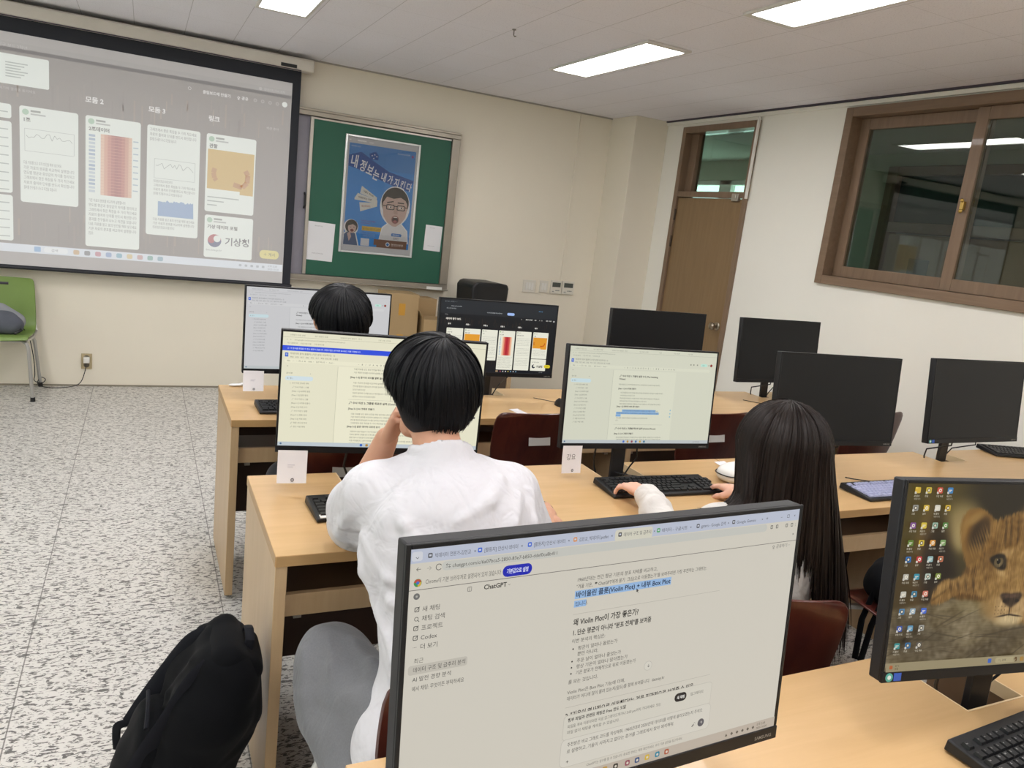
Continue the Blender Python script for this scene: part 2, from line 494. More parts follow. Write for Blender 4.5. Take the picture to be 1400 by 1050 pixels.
# classroom front across the corridor: dark glass above, panelled wood below
M_DGL = mat('dark green glass', '#1f3a35', .12, 0, .5)
f = thing('window_6', None, None, (CX, 0, 0)); struct(f)
m = MB()
for y0, y1 in ((-.97, -.85), (-2.78, -2.68), (-4.6, -4.5)): m.box((-.04, y0, 0), (.12, y1, 2.62))
m.box((-.035, -4.5, 1.97), (.12, -.97, 2.07)); m.box((-.035, -4.5, 2.53), (.12, -.97, 2.62))
m.build('wood_frame', M_FRAME, f, bevel=.004)
m = MB()
for y0, y1 in ((-2.68, -.97), (-4.5, -2.78)): m.box((.04, y0, 2.07), (.05, y1, 2.53))
m.build('upper_pane', M_DGL, f)
m = MB()
for k in range(4): m.box((.0, -.985-(k+1)*.88+.012, .0), (.05, -.985-k*.88, 1.955))
m.build('door_panel', M_DOOR, f, bevel=.004)
MB().box((-.006, -1.50, 1.28), (.0, -1.28, 1.72)).build('small_pane', M_DGL, f)

# ------------------------------------------------------------------ ceiling lights
def lamp_emit():
    g = G('lit diffuser'); g.set(.4)
    g.p.inputs['Base Color'].default_value = (.8, .8, .8, 1)
    g.p.inputs['Emission Color'].default_value = (1.0, .98, .985, 1)
    g.p.inputs['Emission Strength'].default_value = LAMP_STRENGTH
    return g.m
M_LIT = lamp_emit(); M_LFR = mat('white lamp frame', '#d9d7d2', .45)
def make_light():
    t = thing('ceiling_light', 'x', 'ceiling light', (0, 0, CH))
    m = MB(); a, b2, f_, z = .155, .61, .02, -.014
    m.box((-a, -b2, z), (-a+f_, b2, -.0005)); m.box((a-f_, -b2, z), (a, b2, -.0005))
    m.box((-a+f_, -b2, z), (a-f_, -b2+f_+.02, -.0005)); m.box((-a+f_, b2-f_-.02, z), (a-f_, b2, -.0005))
    m.build('frame', M_LFR, t, bevel=.002)
    MB().box((-a+f_, -b2+.04, -.008), (a-f_, b2-.04, -.004)).build('diffuser', M_LIT, t)
    return t
L0 = make_light()
spots = [(2.405, -2.1, 'lit rectangular ceiling light in the middle of the ceiling, nearest the corner column'),
         (2.405, -4.1, 'lit rectangular ceiling light nearest above the corridor window, cut by the top of the photo'),
         (.435, -2.05, 'lit ceiling light above the end of the projection screen case'),
         (.435, -4.1, 'lit ceiling light above the left end of the desks'), (-1.53, -2.05, 'lit ceiling light over the aisle in front of the screen'),
         (-1.53, -4.1, 'lit ceiling light over the aisle beside the desks'), (2.405, -6.1, 'lit ceiling light over the third row of desks, right'),
         (.435, -6.1, 'lit ceiling light over the third row of desks, left'), (-1.53, -6.1, 'lit ceiling light over the aisle, third from the front'),
         (2.405, -8.1, 'lit ceiling light at the back of the room, right'), (.435, -8.1, 'lit ceiling light at the back of the room, middle'), (-1.53, -8.1, 'lit ceiling light at the back of the room, left')]
for i, (x, y, lb) in enumerate(spots):
    o = L0 if i == 0 else copy_tree(L0)
    o.location = (x, y, CH); tag(o, lb, 'ceiling light', 'rectangular ceiling lights')
# copies of the room lamps added out of sight to brighten the corridor
for y, wh in ((-6.9, 'farthest back'), (-5.0, 'beside the window'), (3.4, 'at the far end')):
    o = copy_tree(L0); o.location = (5.4, y, 2.75); tag(o, 'added unseen ceiling light brightening the corridor beyond the wood-framed window, '+wh, 'ceiling light', 'added corridor lights')
m = MB(); m.cyl((0, 0, -.004), (0, 0, 0), .012, n=12); m.tube([(0, 0, 0), (0, 0, -.03), (.006, 0, -.038), (.016, 0, -.034)], .0035, 8)
o = m.build('ceiling_hook', mat('grey hook', '#8d8985', .5, .4)); o.location = (1.62, -2.26, CH)
tag(o, 'small grey hook screwed into the ceiling tiles left of the middle light', 'hook')
# ------------------------------------------------------------------ things on the front wall
_pm = {}
def print_maker(c):
    if c not in _pm: _pm[c] = mat('print '+c, c, .5, var=.02)
    return _pm[c]
_em = {}
def glow(k):
    def screen_maker(c):
        if (c, k) not in _em: _em[c, k] = emit('screen %s' % c, c, k)
        return _em[c, k]
    screen_maker.__name__ = 'glow%s' % k
    return screen_maker

# chalkboard behind the screen
M_ALUB = mat('weathered aluminium', '#a39c90', .42, .7, var=.08, bump=.03)
M_GREEN = mat('green board', '#1d5844', .55, var=.05, vscale=3)
cb = thing('chalkboard', 'green board in an aluminium frame with a poster on it, half behind the projection screen', 'board', (0, 0, 0))
bx0, bx1, bz0, bz1 = -.9, 2.19, .947, 2.323
MB().box((bx0, -.03, bz0), (bx1, -.002, bz1)).build('backing_board', mat('grey violet board', '#8d8a94', .5), cb)
m = MB()
m.box((bx0, -.075, bz1-.055), (bx1, -.03, bz1)); m.box((bx0, -.075, bz0), (bx1, -.03, bz0+.05))
m.box((bx1-.075, -.07, bz0+.05), (bx1, -.03, bz1-.055)); m.box((bx0, -.07, bz0+.05), (bx0+.075, -.03, bz1-.055))
m.box((bx0, -.085, bz1-.02), (bx1, -.075, bz1)); m.box((bx0, -.1, bz0), (bx1, -.075, bz0+.012))
m.build('frame', M_ALUB, cb, bevel=.004)
MB().box((.925, -.05, bz0+.055), (bx1-.078, -.035, bz1-.06)).build('green_panel', M_GREEN, cb)
m = MB(); m.box((.898, -.062, bz0+.055), (.925, -.033, bz1-.06)); m.box((.925, -.055, bz1-.075), (bx1-.078, -.051, bz1-.06))
m.build('panel_edge', M_ALU, cb, bevel=.003)
m = MB(); m.tube([(.885, -.04, 1.66), (.885, -.07, 1.64), (.885, -.07, 1.56), (.885, -.04, 1.54)], .008, 8)
m.build('pull_handle', M_BLACKP, cb)
tag(MB().box((1.985, -.1035, bz0+.004), (2.13, -.1005, bz0+.03)).build('name_plate', M_WHITEP, cb), 'small white plate on the frame')

# poster in a clear sleeve
px0, px1, pz0, pz1 = 1.187, 1.835, 1.212, 2.175
po = thing('poster', 'framed blue poster of a shouting man in glasses on the green board', 'poster', (0, 0, 0))
m = MB(); f = .02
m.box((px0, -.064, pz0), (px0+f, -.0505, pz1)); m.box((px1-f, -.064, pz0), (px1, -.0505, pz1))
m.box((px0+f, -.064, pz0), (px1-f, -.0505, pz0+f*.8)); m.box((px0+f, -.064, pz1-f*.8), (px1-f, -.0505, pz1))
m.build('sleeve_frame', mat('shiny clear edge', '#d9dcdc', .15, .3), po, bevel=.003)
sh = Sheet(100, 150, px1-px0-.03, pz1-pz0-.03, (px0+.015, -.054, pz1-.015), (1, 0, 0), (0, 0, -1), .00025)
sh.maker = print_maker
sh.rect(0, 0, 100, 150, '#c9cacc', 0)
sh.rect(3.5, 8, 93, 134, '#3a8bd8', 1)
sh.rect(3.5, 8, 93, 30, '#4384c8', 2)
sh.poly([(3.5, 24), (20, 18), (42, 30), (60, 39), (96.5, 47), (90, 62), (70, 58), (44, 50), (22, 42), (3.5, 38)], '#20529c', 3)
sh.poly([(31, 19), (40, 15), (44, 20), (44, 26), (33, 26)], '#20529c', 4)
for (x, y) in ((35, 21), (38.5, 19.6), (41.5, 21.6), (37.5, 24.4)): sh.disc(x, y, .8, '#d7dde6', 6)
for t_, x, y, sz, ro in (('내', 5.5, 37, 18, .12), ('정', 17.5, 40, 16, .3), ('보', 27, 44.5, 16, .3), ('는', 36.5, 49.5, 15, .3), ('내', 48.5, 51, 13, .2), ('가', 58, 53, 12.5, .2), ('지', 67.5, 56, 12.5, .2), ('킨', 76.5, 58, 12.5, .2), ('다', 85.5, 60, 12.5, .2)):
    sh.text(x, y, sz, t_, '#e6eaf0', 6, bold=.02, rot=ro, sx=.66)
sh.text(6, 12.5, 2.2, '개인정보 보호', '#cfd8e4', 5); sh.text(70, 14.5, 2.2, '개인정보보호위원회', '#cfd8e4', 5)
sh.disc(92, 15, 1.8, '#8b4a8a', 6)
for pts in (((24, 62), (46, 75), (46, 79), (22, 72)), ((15, 79), (19, 72), (47, 79), (47, 83), (15, 81)), ((22, 84), (47, 82), (47, 87), (24, 96))):
    sh.poly(pts, '#d9dad3', 5)
for (x, y, t_, ro, c) in ((26, 69, '이름도 주소도', .4, '#55504a'), (20, 78, '비밀번호는 자주', .13, '#55504a'), (25, 90, '개인정보는', -.1, '#a35b3c')): sh.text(x, y, 2.8, t_, c, 7, bold=.02, rot=ro)
# shouting man: white outline, coat, face, hair, glasses
def blob(pts, c, L): sh.poly(pts, c, L)
def oval(cx, cy, rx, ry, c, L, n=28, a0=0, a1=2*PI): sh.poly([(cx+rx*math.cos(a0+(a1-a0)*k/n), cy+ry*math.sin(a0+(a1-a0)*k/n)) for k in range(n)], c, L)
FX, FY = 72.5, 85.5
oval(FX, FY-1.5, 21.5, 27, '#e4e6ea', 5)
blob([(52, 134), (56, 114), (64, 107), (84, 107), (93, 116), (95.5, 134)], '#e9eaec', 6)
blob([(53, 133), (57, 115), (65, 108), (83, 108), (92, 117), (94, 133)], '#d5d6d8', 7)
oval(FX, FY-6, 19.5, 21, '#2e2824', 7)
blob([(54.5, 84), (56, 74), (66, 68), (80, 69), (89, 76), (90.5, 86), (88.5, 98), (83, 106), (76, 111.5), (71, 111.5), (63, 107), (57, 99)], '#c3a79c', 8)
blob([(54, 82), (56, 70), (65, 63), (80, 63), (89, 70), (91, 82), (87, 75), (80, 71.5), (70, 74), (60, 72)], '#2e2824', 9)
for sx in (-1, 1):
    cx = FX+sx*7.6+1
    sh.line([(cx-5.2, 79.5-sx*.6), (cx+4, 78.3+sx*.6)], 1.5, '#2a2320', 10)
    sh.rect(cx-6, 82, 12, 7.4, '#191a20', 10, r=2); sh.rect(cx-4.9, 83.1, 9.8, 5.2, '#bfa79d', 11, r=1.6)
    oval(cx, 85.6, 2.5, 1.2, '#e8e4e0', 12); oval(cx+.5, 85.6, 1.1, 1.1, '#2b211d', 13)
sh.line([(71, 84), (76, 84)], 1.2, '#191a20', 10); sh.line([(55.5, 84.5), (60, 84.5)], 1.1, '#191a20', 10); sh.line([(87, 84.5), (90, 84.5)], 1.1, '#191a20', 10)
blob([(72.5, 86), (74.5, 86), (77.5, 93.5), (74, 95), (70.5, 93.5)], '#b2948a', 10)
oval(74, 102, 5.4, 5.6, '#8e5a55', 10); oval(74, 102.3, 4.1, 4.4, '#3a1a1c', 11); oval(74, 104.6, 2.8, 1.8, '#9c5a5c', 12); sh.rect(71.5, 98.2, 5, 1.2, '#e5dfda', 12)
sh.rect(70, 121, 15, 4, '#2f6fb6', 9, r=1.5); sh.text(72, 124.2, 2.6, '개인정보', '#e6eaf0', 10); sh.text(73, 129.3, 3, '캠페인', '#3a3a40', 9)
# second, smaller figure
oval(13, 118, 10, 10.5, '#e2e4e8', 5); blob([(3.5, 142), (3.5, 126), (9, 122), (20, 124), (25, 142)], '#dfe2e6', 5)
blob([(3.5, 142), (4, 128), (9, 124), (19, 126), (23.5, 142)], '#5d6c86', 6)
oval(13.5, 117, 8.6, 9, '#26221f', 6); oval(14.3, 119, 5.6, 6.8, '#c4aaa0', 7); blob([(8, 117), (9, 110), (20, 110), (21, 117), (15, 114)], '#26221f', 8)
oval(14.5, 122.3, 2.4, 1.9, '#6a2d2d', 8); sh.line([(11, 118), (13.3, 118.2)], .6, '#2b2523', 8); sh.line([(15.8, 118.2), (18.2, 118)], .6, '#2b2523', 8)
blob([(8, 127), (12, 124), (14, 131), (11, 137)], '#c4aaa0', 8)
sh.rect(28, 115, 30, 6, '#c7a63a', 5); sh.text(29, 119.5, 3, '내 정보 지키기 실천', '#4a4330', 7)
sh.text(26, 109, 2.4, '개인정보 보호 캠페인', '#8a3d62', 6); sh.text(26, 112, 2.2, '지금 함께 해요', '#8a3d62', 6)
for k in range(3): sh.text(28, 124.5+k*2.6, 1.9, '개인정보 침해 신고는 118', '#163a6a', 6)
sh.rect(27.5, 131.5, 12, 10, '#d4d6da', 5)
sh.poly([(46, 131), (93.5, 131), (93.5, 142), (50, 142), (50, 139), (46, 139)], '#7a5a48', 11)
oval(66, 137, 3, 3, '#dfe3ea', 12); oval(66, 137, 1.9, 1.9, '#2f6fb6', 13); sh.text(70.5, 138.5, 4, '행정안전부', '#e7ded6', 12)
for (x, y, w_, h_) in ((14, 3.2, 12, 1.8), (30, 4.2, 6, 1.1), (2.5, 3.5, 3, 1.4)): sh.rect(x, y, w_, h_, '#f2f2f2', 5, r=.5)
sh.make('print', po)
MB().box((px0+.012, -.0625, pz0+.012), (px1-.012, -.0620, pz1-.012)).build('clear_cover', glass_mat('clear poster film', '#f2f2f2', .9), po)

# two sheets of paper taped to the board
def notice(x0, x1, z0, z1, lab, tilt):
    t = thing('paper_notice', lab, 'paper', ((x0+x1)/2, -.0515, (z0+z1)/2), 0, 'white sheets on the green board')
    w, h = x1-x0, z1-z0
    m = MB().box((-w/2, -.0008, -h/2), (w/2, .0, h/2)); m.build('sheet', mat('white paper', '#dcdcdf', .7, var=.02), t)
    for a in ((24, 16, 5, '설문 참여 안내', '#7d7c80'), (22, 116, 4.5, '휴대폰으로 접속하세요', '#88878c')):
        s = Sheet(100, 140, w, h, (-w/2, -.0009, h/2), (1, 0, 0), (0, 0, -1), .0002); s.maker = print_maker
        s.text(*a, 1, maxw=56); s.make('lettering', t)
    t.rotation_euler = (0, tilt, 0)
notice(.922, 1.145, 1.121, 1.437, 'larger white sheet at the lower left of the green board', .03)
notice(1.942, 2.098, 1.290, 1.512, 'smaller white sheet at the lower right of the green board', .03)

# projection screen
ps = thing('projection_screen', 'pulled-down projection screen showing a pinboard page of cards, black border', 'projection screen', (0, 0, 0))
sx1 = .885
m = MB(); m.box((-1.75, -.17, 2.575), (sx1, -.045, 2.668)); o = m.build('screen_case', mat('case white', '#d8d2c8', .45), ps, bevel=.014, seg=3)
MB().box((.63, -.1745, 2.585), (.75, -.1702, 2.61)).build('maker_plate', M_BLACKP, ps, bevel=.002)
m = MB(); m.box((-1.75, -.1712, 2.57), (sx1-.1, -.17, 2.578)); m.build('case_slot', M_DARK, ps)
SY = -.12
MB().box((-1.70, SY, .905), (.795, SY+.004, 2.575)).build('black_border', mat('black screen cloth', '#1d2029', .7), ps)
m = MB().cyl((-1.71, SY+.002, .898), (.806, SY+.002, .898), .013, n=14); m.build('bottom_bar', mat('bar', '#1a1c24', .5), ps)
for x in (.835,): MB().cyl((x, -.06, 2.60), (x, -.06, 2.66), .012, n=10).build('bracket', M_ALU, ps)
# ------------------------------------------------------------------ desks
DZ = .75
M_TOP = wood('light beech laminate', '#c4a06f', '#cfab7b', axis=0, rough=.36, scale=.8)
M_SIDE = wood('beech side laminate', '#b79b76', '#c2a682', axis=2, rough=.42, scale=.8)
M_EDGE = wood('beech edge', '#a98658', '#b59365', axis=0, rough=.45)
M_BACK = mat('dark brown board', '#4a3329', .5)
M_INNER = mat('brown inner board', '#6f5740', .55)
def desk(label, x0, x1, yf, yn, holes, hd, mid=None):
    """one two-place computer desk; holes: x centres of the monitor wells, hd: their depth from the far edge"""
    L, D = x1-x0, yf-yn
    t = thing('computer_desk', label, 'desk', (x0, yn, 0), 0, 'long beech computer desks')
    hw = .092; th = .028; xs = []
    cuts = [(h-x0-hw, h-x0+hw) for h in holes]
    m = MB(); y1 = D-hd
    m.box((0, 0, DZ-th), (L, y1, DZ)); p = 0
    for a, b in cuts+[(L, L)]:
        m.box((p, y1, DZ-th), (a, D, DZ)); p = b
    m.build('desktop', M_TOP, t)
    m = MB(); m.box((.001, -.0012, DZ-th), (L-.001, 0, DZ-.0015)); m.box((-.0012, .001, DZ-th), (0, D-.001, DZ-.0015)); m.box((L, .001, DZ-th), (L+.0012, D-.001, DZ-.0015))
    m.build('edge_band', M_EDGE, t)
    for k, xx in enumerate((0, L-.03)):
        MB().box((xx+.0005, .004, .02), (xx+.0295, D-.004, DZ-th-.0005)).build('side_panel', M_SIDE, t, bevel=.0015)
        for yy in (.05, D-.05): MB().cyl((xx+.015, yy, 0), (xx+.015, yy, .02), .012, n=10).build('foot', M_BLACKP, t)
    MB().box((.03, D-.13, .195), (L-.03, D-.112, DZ-th-.12)).build('modesty_panel', M_BACK, t)
    mx = (mid-x0) if mid else L/2
    MB().box((mx-.012, .06, .02), (mx+.012, D-.14, DZ-th-.0005)).build('middle_panel', M_SIDE, t, bevel=.001)
    spans = [(.032, mx-.014), (mx+.014, L-.032)]
    for a, b in spans:
        d = MB().box((a, .06, .565), (b, .36, .58)).build('keyboard_tray', M_INNER, t)
        MB().box((a, .045, .562), (b, .062, .622)).build('tray_front', M_SIDE, d, bevel=.001)
        for u0 in (a+.03, b-.05): MB().box((u0, .062, .545), (u0+.02, .36, .562)).build('tray_rail', M_ALU, d)
    for a, b in cuts:
        m = MB(); z0 = DZ-.15
        m.box((a-.012, y1-.012, z0), (a, D, DZ-th)); m.box((b, y1-.012, z0), (b+.012, D, DZ-th))
        m.box((a, y1-.012, z0), (b, y1, DZ-th)); m.box((a-.012, y1-.012, z0-.012), (b+.012, D, z0))
        m.build('monitor_well', M_INNER, t)
        m = MB(); e = .004
        m.box((a, y1, DZ-th), (a+e, D-.001, DZ+.0008)); m.box((b-e, y1, DZ-th), (b, D-.001, DZ+.0008)); m.box((a+e, y1, DZ-th), (b-e, y1+e, DZ+.0008))
        m.build('well_edging', mat('pale edging', '#d8bf97', .45) if 'pale edging' not in bpy.data.materials else bpy.data.materials['pale edging'], t)
    return t
ROW = {1: (-3.075, -3.655), 2: (-4.285, -4.865), 3: (-5.615, -6.195)}
desk('front row beech desk at the aisle with the dark pinboard monitor on it', .013, 1.838, *ROW[1], (.375, 1.265), .155)
desk('front row beech desk by the door with two switched-off monitors', 1.842, 3.67, *ROW[1], (2.17, 3.165), .155)
desk('second row beech desk at the aisle, where the white t-shirt and the long-haired person sit', 0, 1.828, *ROW[2], (.36, 1.28), .155)
desk('second row beech desk under the corridor window with two switched-off monitors', 1.832, 3.99, *ROW[2], (2.23, 3.13), .155, 2.585)
desk('nearest beech desk, carrying the large chat-page monitor and the lion-cub monitor', -.005, 1.828, *ROW[3], (.355, 1.285), .205)
desk('third row beech desk right of the lion-cub monitor, mostly out of the photo', 1.832, 3.66, *ROW[3], (2.19, 3.11), .205)

# ------------------------------------------------------------------ moulded plywood chairs
def shell_mat(name, a, b, rough=.28):
    g = G(name); g.set(rough, 0, .5, .35)
    f = g.noise(g.coords((5, 5, 1.2)), 3, 5, .6, 1.2)
    g.color(g.ramp(f, [(.3, a), (.7, b)])); return g.m
M_SHELL = shell_mat('red brown plywood', '#431a18', '#5a2a20')
M_TUBE = mat('grey steel tube', '#b7b6b3', .35, .6)
M_TUBEW = mat('pale steel tube', '#cfcfcd', .35, .35)
M_FOOTP = mat('black foot cap', '#1b1b1d', .6)
M_LABEL = mat('white label', '#dcdad6', .6)
def shell_profile():
    P = [(.215, .425), (.20, .445), (.16, .452), (.08, .446), (.0, .437), (-.09, .437), (-.15, .45), (-.182, .485), (-.2, .54), (-.212, .62), (-.228, .70), (-.246, .78), (-.262, .842), (-.268, .858)]
    return P     # (y forward, z)
def make_shell(name, m, parent, w=.21, th=.011, curve=.03, profile=None, wfun=None):
    P = profile or shell_profile(); n = len(P); K = 15
    V = []
    for i, (y, z) in enumerate(P):
        u = i/(n-1)
        ww = wfun(u) if wfun else w*(1-.24*math.exp(-((u-.60)/.085)**2))*(1 if .04 < u < .94 else .93 if .0 < u < 1 else .84)
        back = max(0, (u-.45)/.55); seat = 1-min(1, u/.5)
        row = []
        for k in range(K):
            a = -1+2*k/(K-1)
            row.append((a*ww, y+curve*back*(a*a), z+.012*seat*(a*a)))
        V.append(row)
    V = np.array(V); dU = np.gradient(V, axis=0); dV = np.gradient(V, axis=1)
    N = np.cross(dU, dV); N /= np.linalg.norm(N, axis=2, keepdims=True)+1e-9
    A = (V+N*th/2).reshape(-1, 3); B = (V-N*th/2).reshape(-1, 3); q = n*K
    F = []
    for i in range(n-1):
        for k in range(K-1):
            a = i*K+k; F += [(a, a+1, a+K+1, a+K), (q+a, q+a+K, q+a+K+1, q+a+1)]
    rim = [k for k in range(K)]+[i*K+K-1 for i in range(1, n)]+[(n-1)*K+k for k in range(K-2, -1, -1)]+[i*K for i in range(n-2, 0, -1)]
    for a, b in zip(rim, rim[1:]+rim[:1]): F.append((a, q+a, q+b, b))
    mb = MB(); mb.add([tuple(p) for p in np.concatenate([A, B])], F)
    return mb.build(name, m, parent, deg=50, sub=1)
def legs_frame(t, mt, w=.19, r=.0115, hz=.43, yf=.17, yb=-.15, fyf=.23, fyb=-.25):
    for s in (-1, 1):
        for y0, y1 in ((yf, fyf), (yb, fyb)):
            o = MB().tube([(s*w*.8, y0*.75, hz-.004), (s*w, y0, hz-.02), (s*(w+.012), y0+(y1-y0)*.15, hz-.06), (s*(w+.035), y1, .012)], r, 10).build('leg', mt, t)
            MB().cyl((s*(w+.035), y1, 0), (s*(w+.0347), y1-(y1-y0)*.02, .03), r*1.35, r*1.25, 10).build('foot_cap', M_FOOTP, o)
    m = MB(); m.tube([(-w*.8, yf*.75, hz-.006), (w*.8, yf*.75, hz-.006)], r*.9, 8); m.tube([(-w*.8, yb*.75, hz-.012), (w*.8, yb*.75, hz-.012)], r*.9, 8)
    m.build('seat_frame', mt, t)
def make_chair():
    t = thing('school_chair', 'x', 'chair', (0, 0, 0))
    make_shell('seat_shell', M_SHELL, t)
    legs_frame(t, M_TUBEW)
    o = MB().at((0, -.2455, .735), (-.2, 0, 0)).box((-.05, -.001, -.02), (.05, .0005, .02)).build('label_sticker', M_LABEL, t)
    return t
ch = make_chair()
CHAIRS = [(.265, -5.33, .02, 'red-brown plywood chair the person in the white t-shirt sits on'),
          (1.06, -5.25, -.45, 'red-brown plywood chair the long-haired person sits on, label stickers on its back'),
          (2.155, -5.085, .03, 'red-brown chair right of the long-haired person, a black bag on its seat'),
          (1.19, -3.70, .0, 'empty red-brown chair pushed up to the desk of the dark pinboard monitor'),
          (2.11, -3.71, .03, 'empty red-brown chair behind the girl\'s document monitor, its right edge showing'.replace("girl's ", "long-haired person's ")),
          (3.19, -3.70, .0, 'empty red-brown chair nearest the right wall, behind the largest switched-off monitor'),
          (.33, -3.985, -.03, 'chair under the person with short black hair in the front row')]
for i, (x, y, rz, lb) in enumerate(CHAIRS):
    o = ch if i == 0 else copy_tree(ch)
    o.location = (x, y, 0); o.rotation_euler = (0, 0, rz); tag(o, lb, 'chair', 'red-brown plywood chairs')

# green plastic chair in front of the wall, left
M_GRN = mat('green plastic', '#76904a', .45, bump=.04, bscale=300)
g = thing('plastic_chair', 'green plastic chair by the front wall with a grey bag on it', 'chair', (-1.22, -.30, 0), 0)
prof = [(.20, .425), (.19, .448), (.15, .455), (.05, .447), (-.06, .445), (-.13, .455), (-.165, .49), (-.185, .55), (-.2, .65), (-.215, .75), (-.222, .81), (-.222, .823)]
o = make_shell('seat_shell', M_GRN, g, profile=[(-y, z) for y, z in prof], wfun=lambda u: (.225 if u > .1 else .215)*(.93 if u > .97 else 1)*(1-.08*max(0, (u-.6)/.4)), curve=-.03, th=.009)
m = MB(); m.tube([(-.05, .217, .775), (.05, .217, .775)], .011, 8); m.build('hand_hole', M_DARK, g)
legs_frame(g, M_TUBE, w=.2, r=.012, yf=.14, yb=-.17, fyf=.27, fyb=-.19)
m = MB(); m.tube([(.2, -.16, .43), (.222, .0, .425), (.222, .18, .44), (.21, .21, .50), (.2, .222, .56)], .009, 8); m.tube([(-.2, -.16, .43), (-.222, .0, .425), (-.222, .18, .44)], .009, 8)
m.build('side_tube', M_TUBE, g)
# ------------------------------------------------------------------ monitors (27 inch)
MW, MH = .615, .365
DX0, DZT0, DW, DH = -.3015, MH-.006, .603, .339     # picture area in the panel's own plane
M_CASE = mat('charcoal monitor plastic', '#131418', .5, bump=.03, bscale=1200)
M_BEZ = mat('black bezel', '#0b0c10', .42, spec=.35)
M_OFF = mat('switched-off screen', '#101216', .40, spec=.3, var=.02)
M_NECK = mat('matt black stand', '#131418', .4)
def tilt_mat(tl, z): return Matrix.Translation((0, 0, z)) @ Matrix.Rotation(-tl, 4, 'X')
def monitor(label, x, y, z, yaw, tl, well, paint=None, group='27 inch monitors', off=False, chin_text=True):
    """x,y,z: bottom centre of the front; well: (x, y) where the neck goes down into the desk"""
    t = thing('computer_monitor', label, 'monitor', (x, y, DZ), yaw, group)
    TM = tilt_mat(tl, z-DZ)
    def part(mb, name, m, parent=t, **k):
        mb.v = [tuple(TM @ Vector(p)) for p in mb.v]; return mb.build(name, m, parent, **k)
    h = MH; w = MW/2
    part(MB().box((-w, .004, 0), (w, .03, h)), 'back_shell', M_CASE, bevel=.003)
    m = MB(); m.prism([(-.2, .05), (.2, .05), (.17, .26), (-.17, .26)], .03, .052); part(m, 'back_bulge', M_CASE, bevel=.006)
    m = MB(); b = .006
    m.box((-w, 0, .02), (-w+b, .0045, h)); m.box((w-b, 0, .02), (w, .0045, h)); m.box((-w+b, 0, h-b), (w-b, .0045, h)); m.box((-w, -.0015, 0), (w, .0045, .02))
    bz = part(m, 'bezel', M_BEZ, bevel=.001)
    if chin_text:
        s = Sheet(100, 20, .1, .02, tuple(TM @ Vector((w-.108, -.0016, .02))), (1, 0, 0), TM.to_3x3() @ Vector((0, 0, -1)), .0002)
        s.maker = print_maker; s.text(62, 14, 7.5, 'SAMSUNG', '#8f8d88', 1, bold=.01); s.make('lettering', bz)
    if off or paint is None:
        part(MB().box((-w+b, .001, .02), (w-b, .004, h-b)), 'display', M_OFF)
    else:
        part(MB().box((-w+b, .0015, .02), (w-b, .004, h-b)), 'display_glass', M_BEZ)
        s = Sheet(1920, 1080, DW, DH, tuple(TM @ Vector((DX0, .0013, DZT0))), (1, 0, 0), TM.to_3x3() @ Vector((0, 0, -1)), .00010)
        paint(s); s.make('display', t)
    # neck and base, in the monitor's own frame
    Mi = Matrix.Rotation(-yaw, 3, 'Z') @ (Vector((well[0], well[1], 0))-Vector((x, y, 0)))
    nx, ny = Mi.x, Mi.y; zb = -.142
    top = TM @ Vector((nx*.7, .05, .16))
    pts = [(nx, ny+.012, zb+.006), (nx, ny+.012, -.01), (nx*.85, max(ny+.012, top.y+.004), .16), (nx*.8, max(ny+.012, top.y+.008), .24)]
    m = MB()
    V = []
    for (px, py, pz) in pts:
        for sx, sy in ((-1, -1), (1, -1), (1, 1), (-1, 1)): V.append((px+sx*.026, py+sy*.008, pz))
    F = [(0, 1, 2, 3), (12, 15, 14, 13)]
    for i in range(3):
        for j in range(4): F.append((i*4+j, i*4+(j+1) % 4, i*4+4+(j+1) % 4, i*4+4+j))
    m.add(V, F); m.build('stand_neck', M_NECK, t, bevel=.002)
    m = MB(); m.box((nx-.07, ny-.028, zb), (nx+.07, ny+.075, zb+.008)); bo = m.build('stand_base', M_NECK, t, bevel=.003)
    m = MB(); m.cyl(top-Vector((0, .006, 0)), top+Vector((0, .02, 0)), .03, n=14); m.build('tilt_hinge', M_NECK, t)
    m = MB()
    for sx, q in ((-1, .0035), (1, .003)):
        MB().tube([(nx+sx*.075, top.y+.006, .16), (nx+sx*.085, top.y+.004, .10), (nx+sx*.09, ny+.03, .05), (nx+sx*.075, ny+.045, .012), (nx+sx*.055, ny+.05, -.03), (nx+sx*.05, ny+.055, zb+.012)], q, 8).build('cable', M_BLACKP, t)
    return t
# ------------------------------------------------------------------ what the screens show
SK = 2**-EXPO
def fringe(s, x, y, n, w, h, c, L=2, gap=.35):
    """a run of small word-like marks"""
    r = random.Random(int(x*7+y*13))
    p = x
    while p < x+w:
        q = min(r.uniform(.8, 2.6)*h, x+w-p)
        s.rect(p, y, q, h, c, L); p += q+h*gap
BODY = ['다음 자료를 읽고 표의 빈칸을 채워 넣으세요', '기온 자료의 분포를 비교하여 설명합니다', '연도별 평균과 중앙값의 차이를 정리하고', '그래프에서 찾은 특징을 두 가지 적으세요', '자료의 출처와 단위를 반드시 확인합니다', '결과를 친구들과 나누고 의견을 모읍니다']

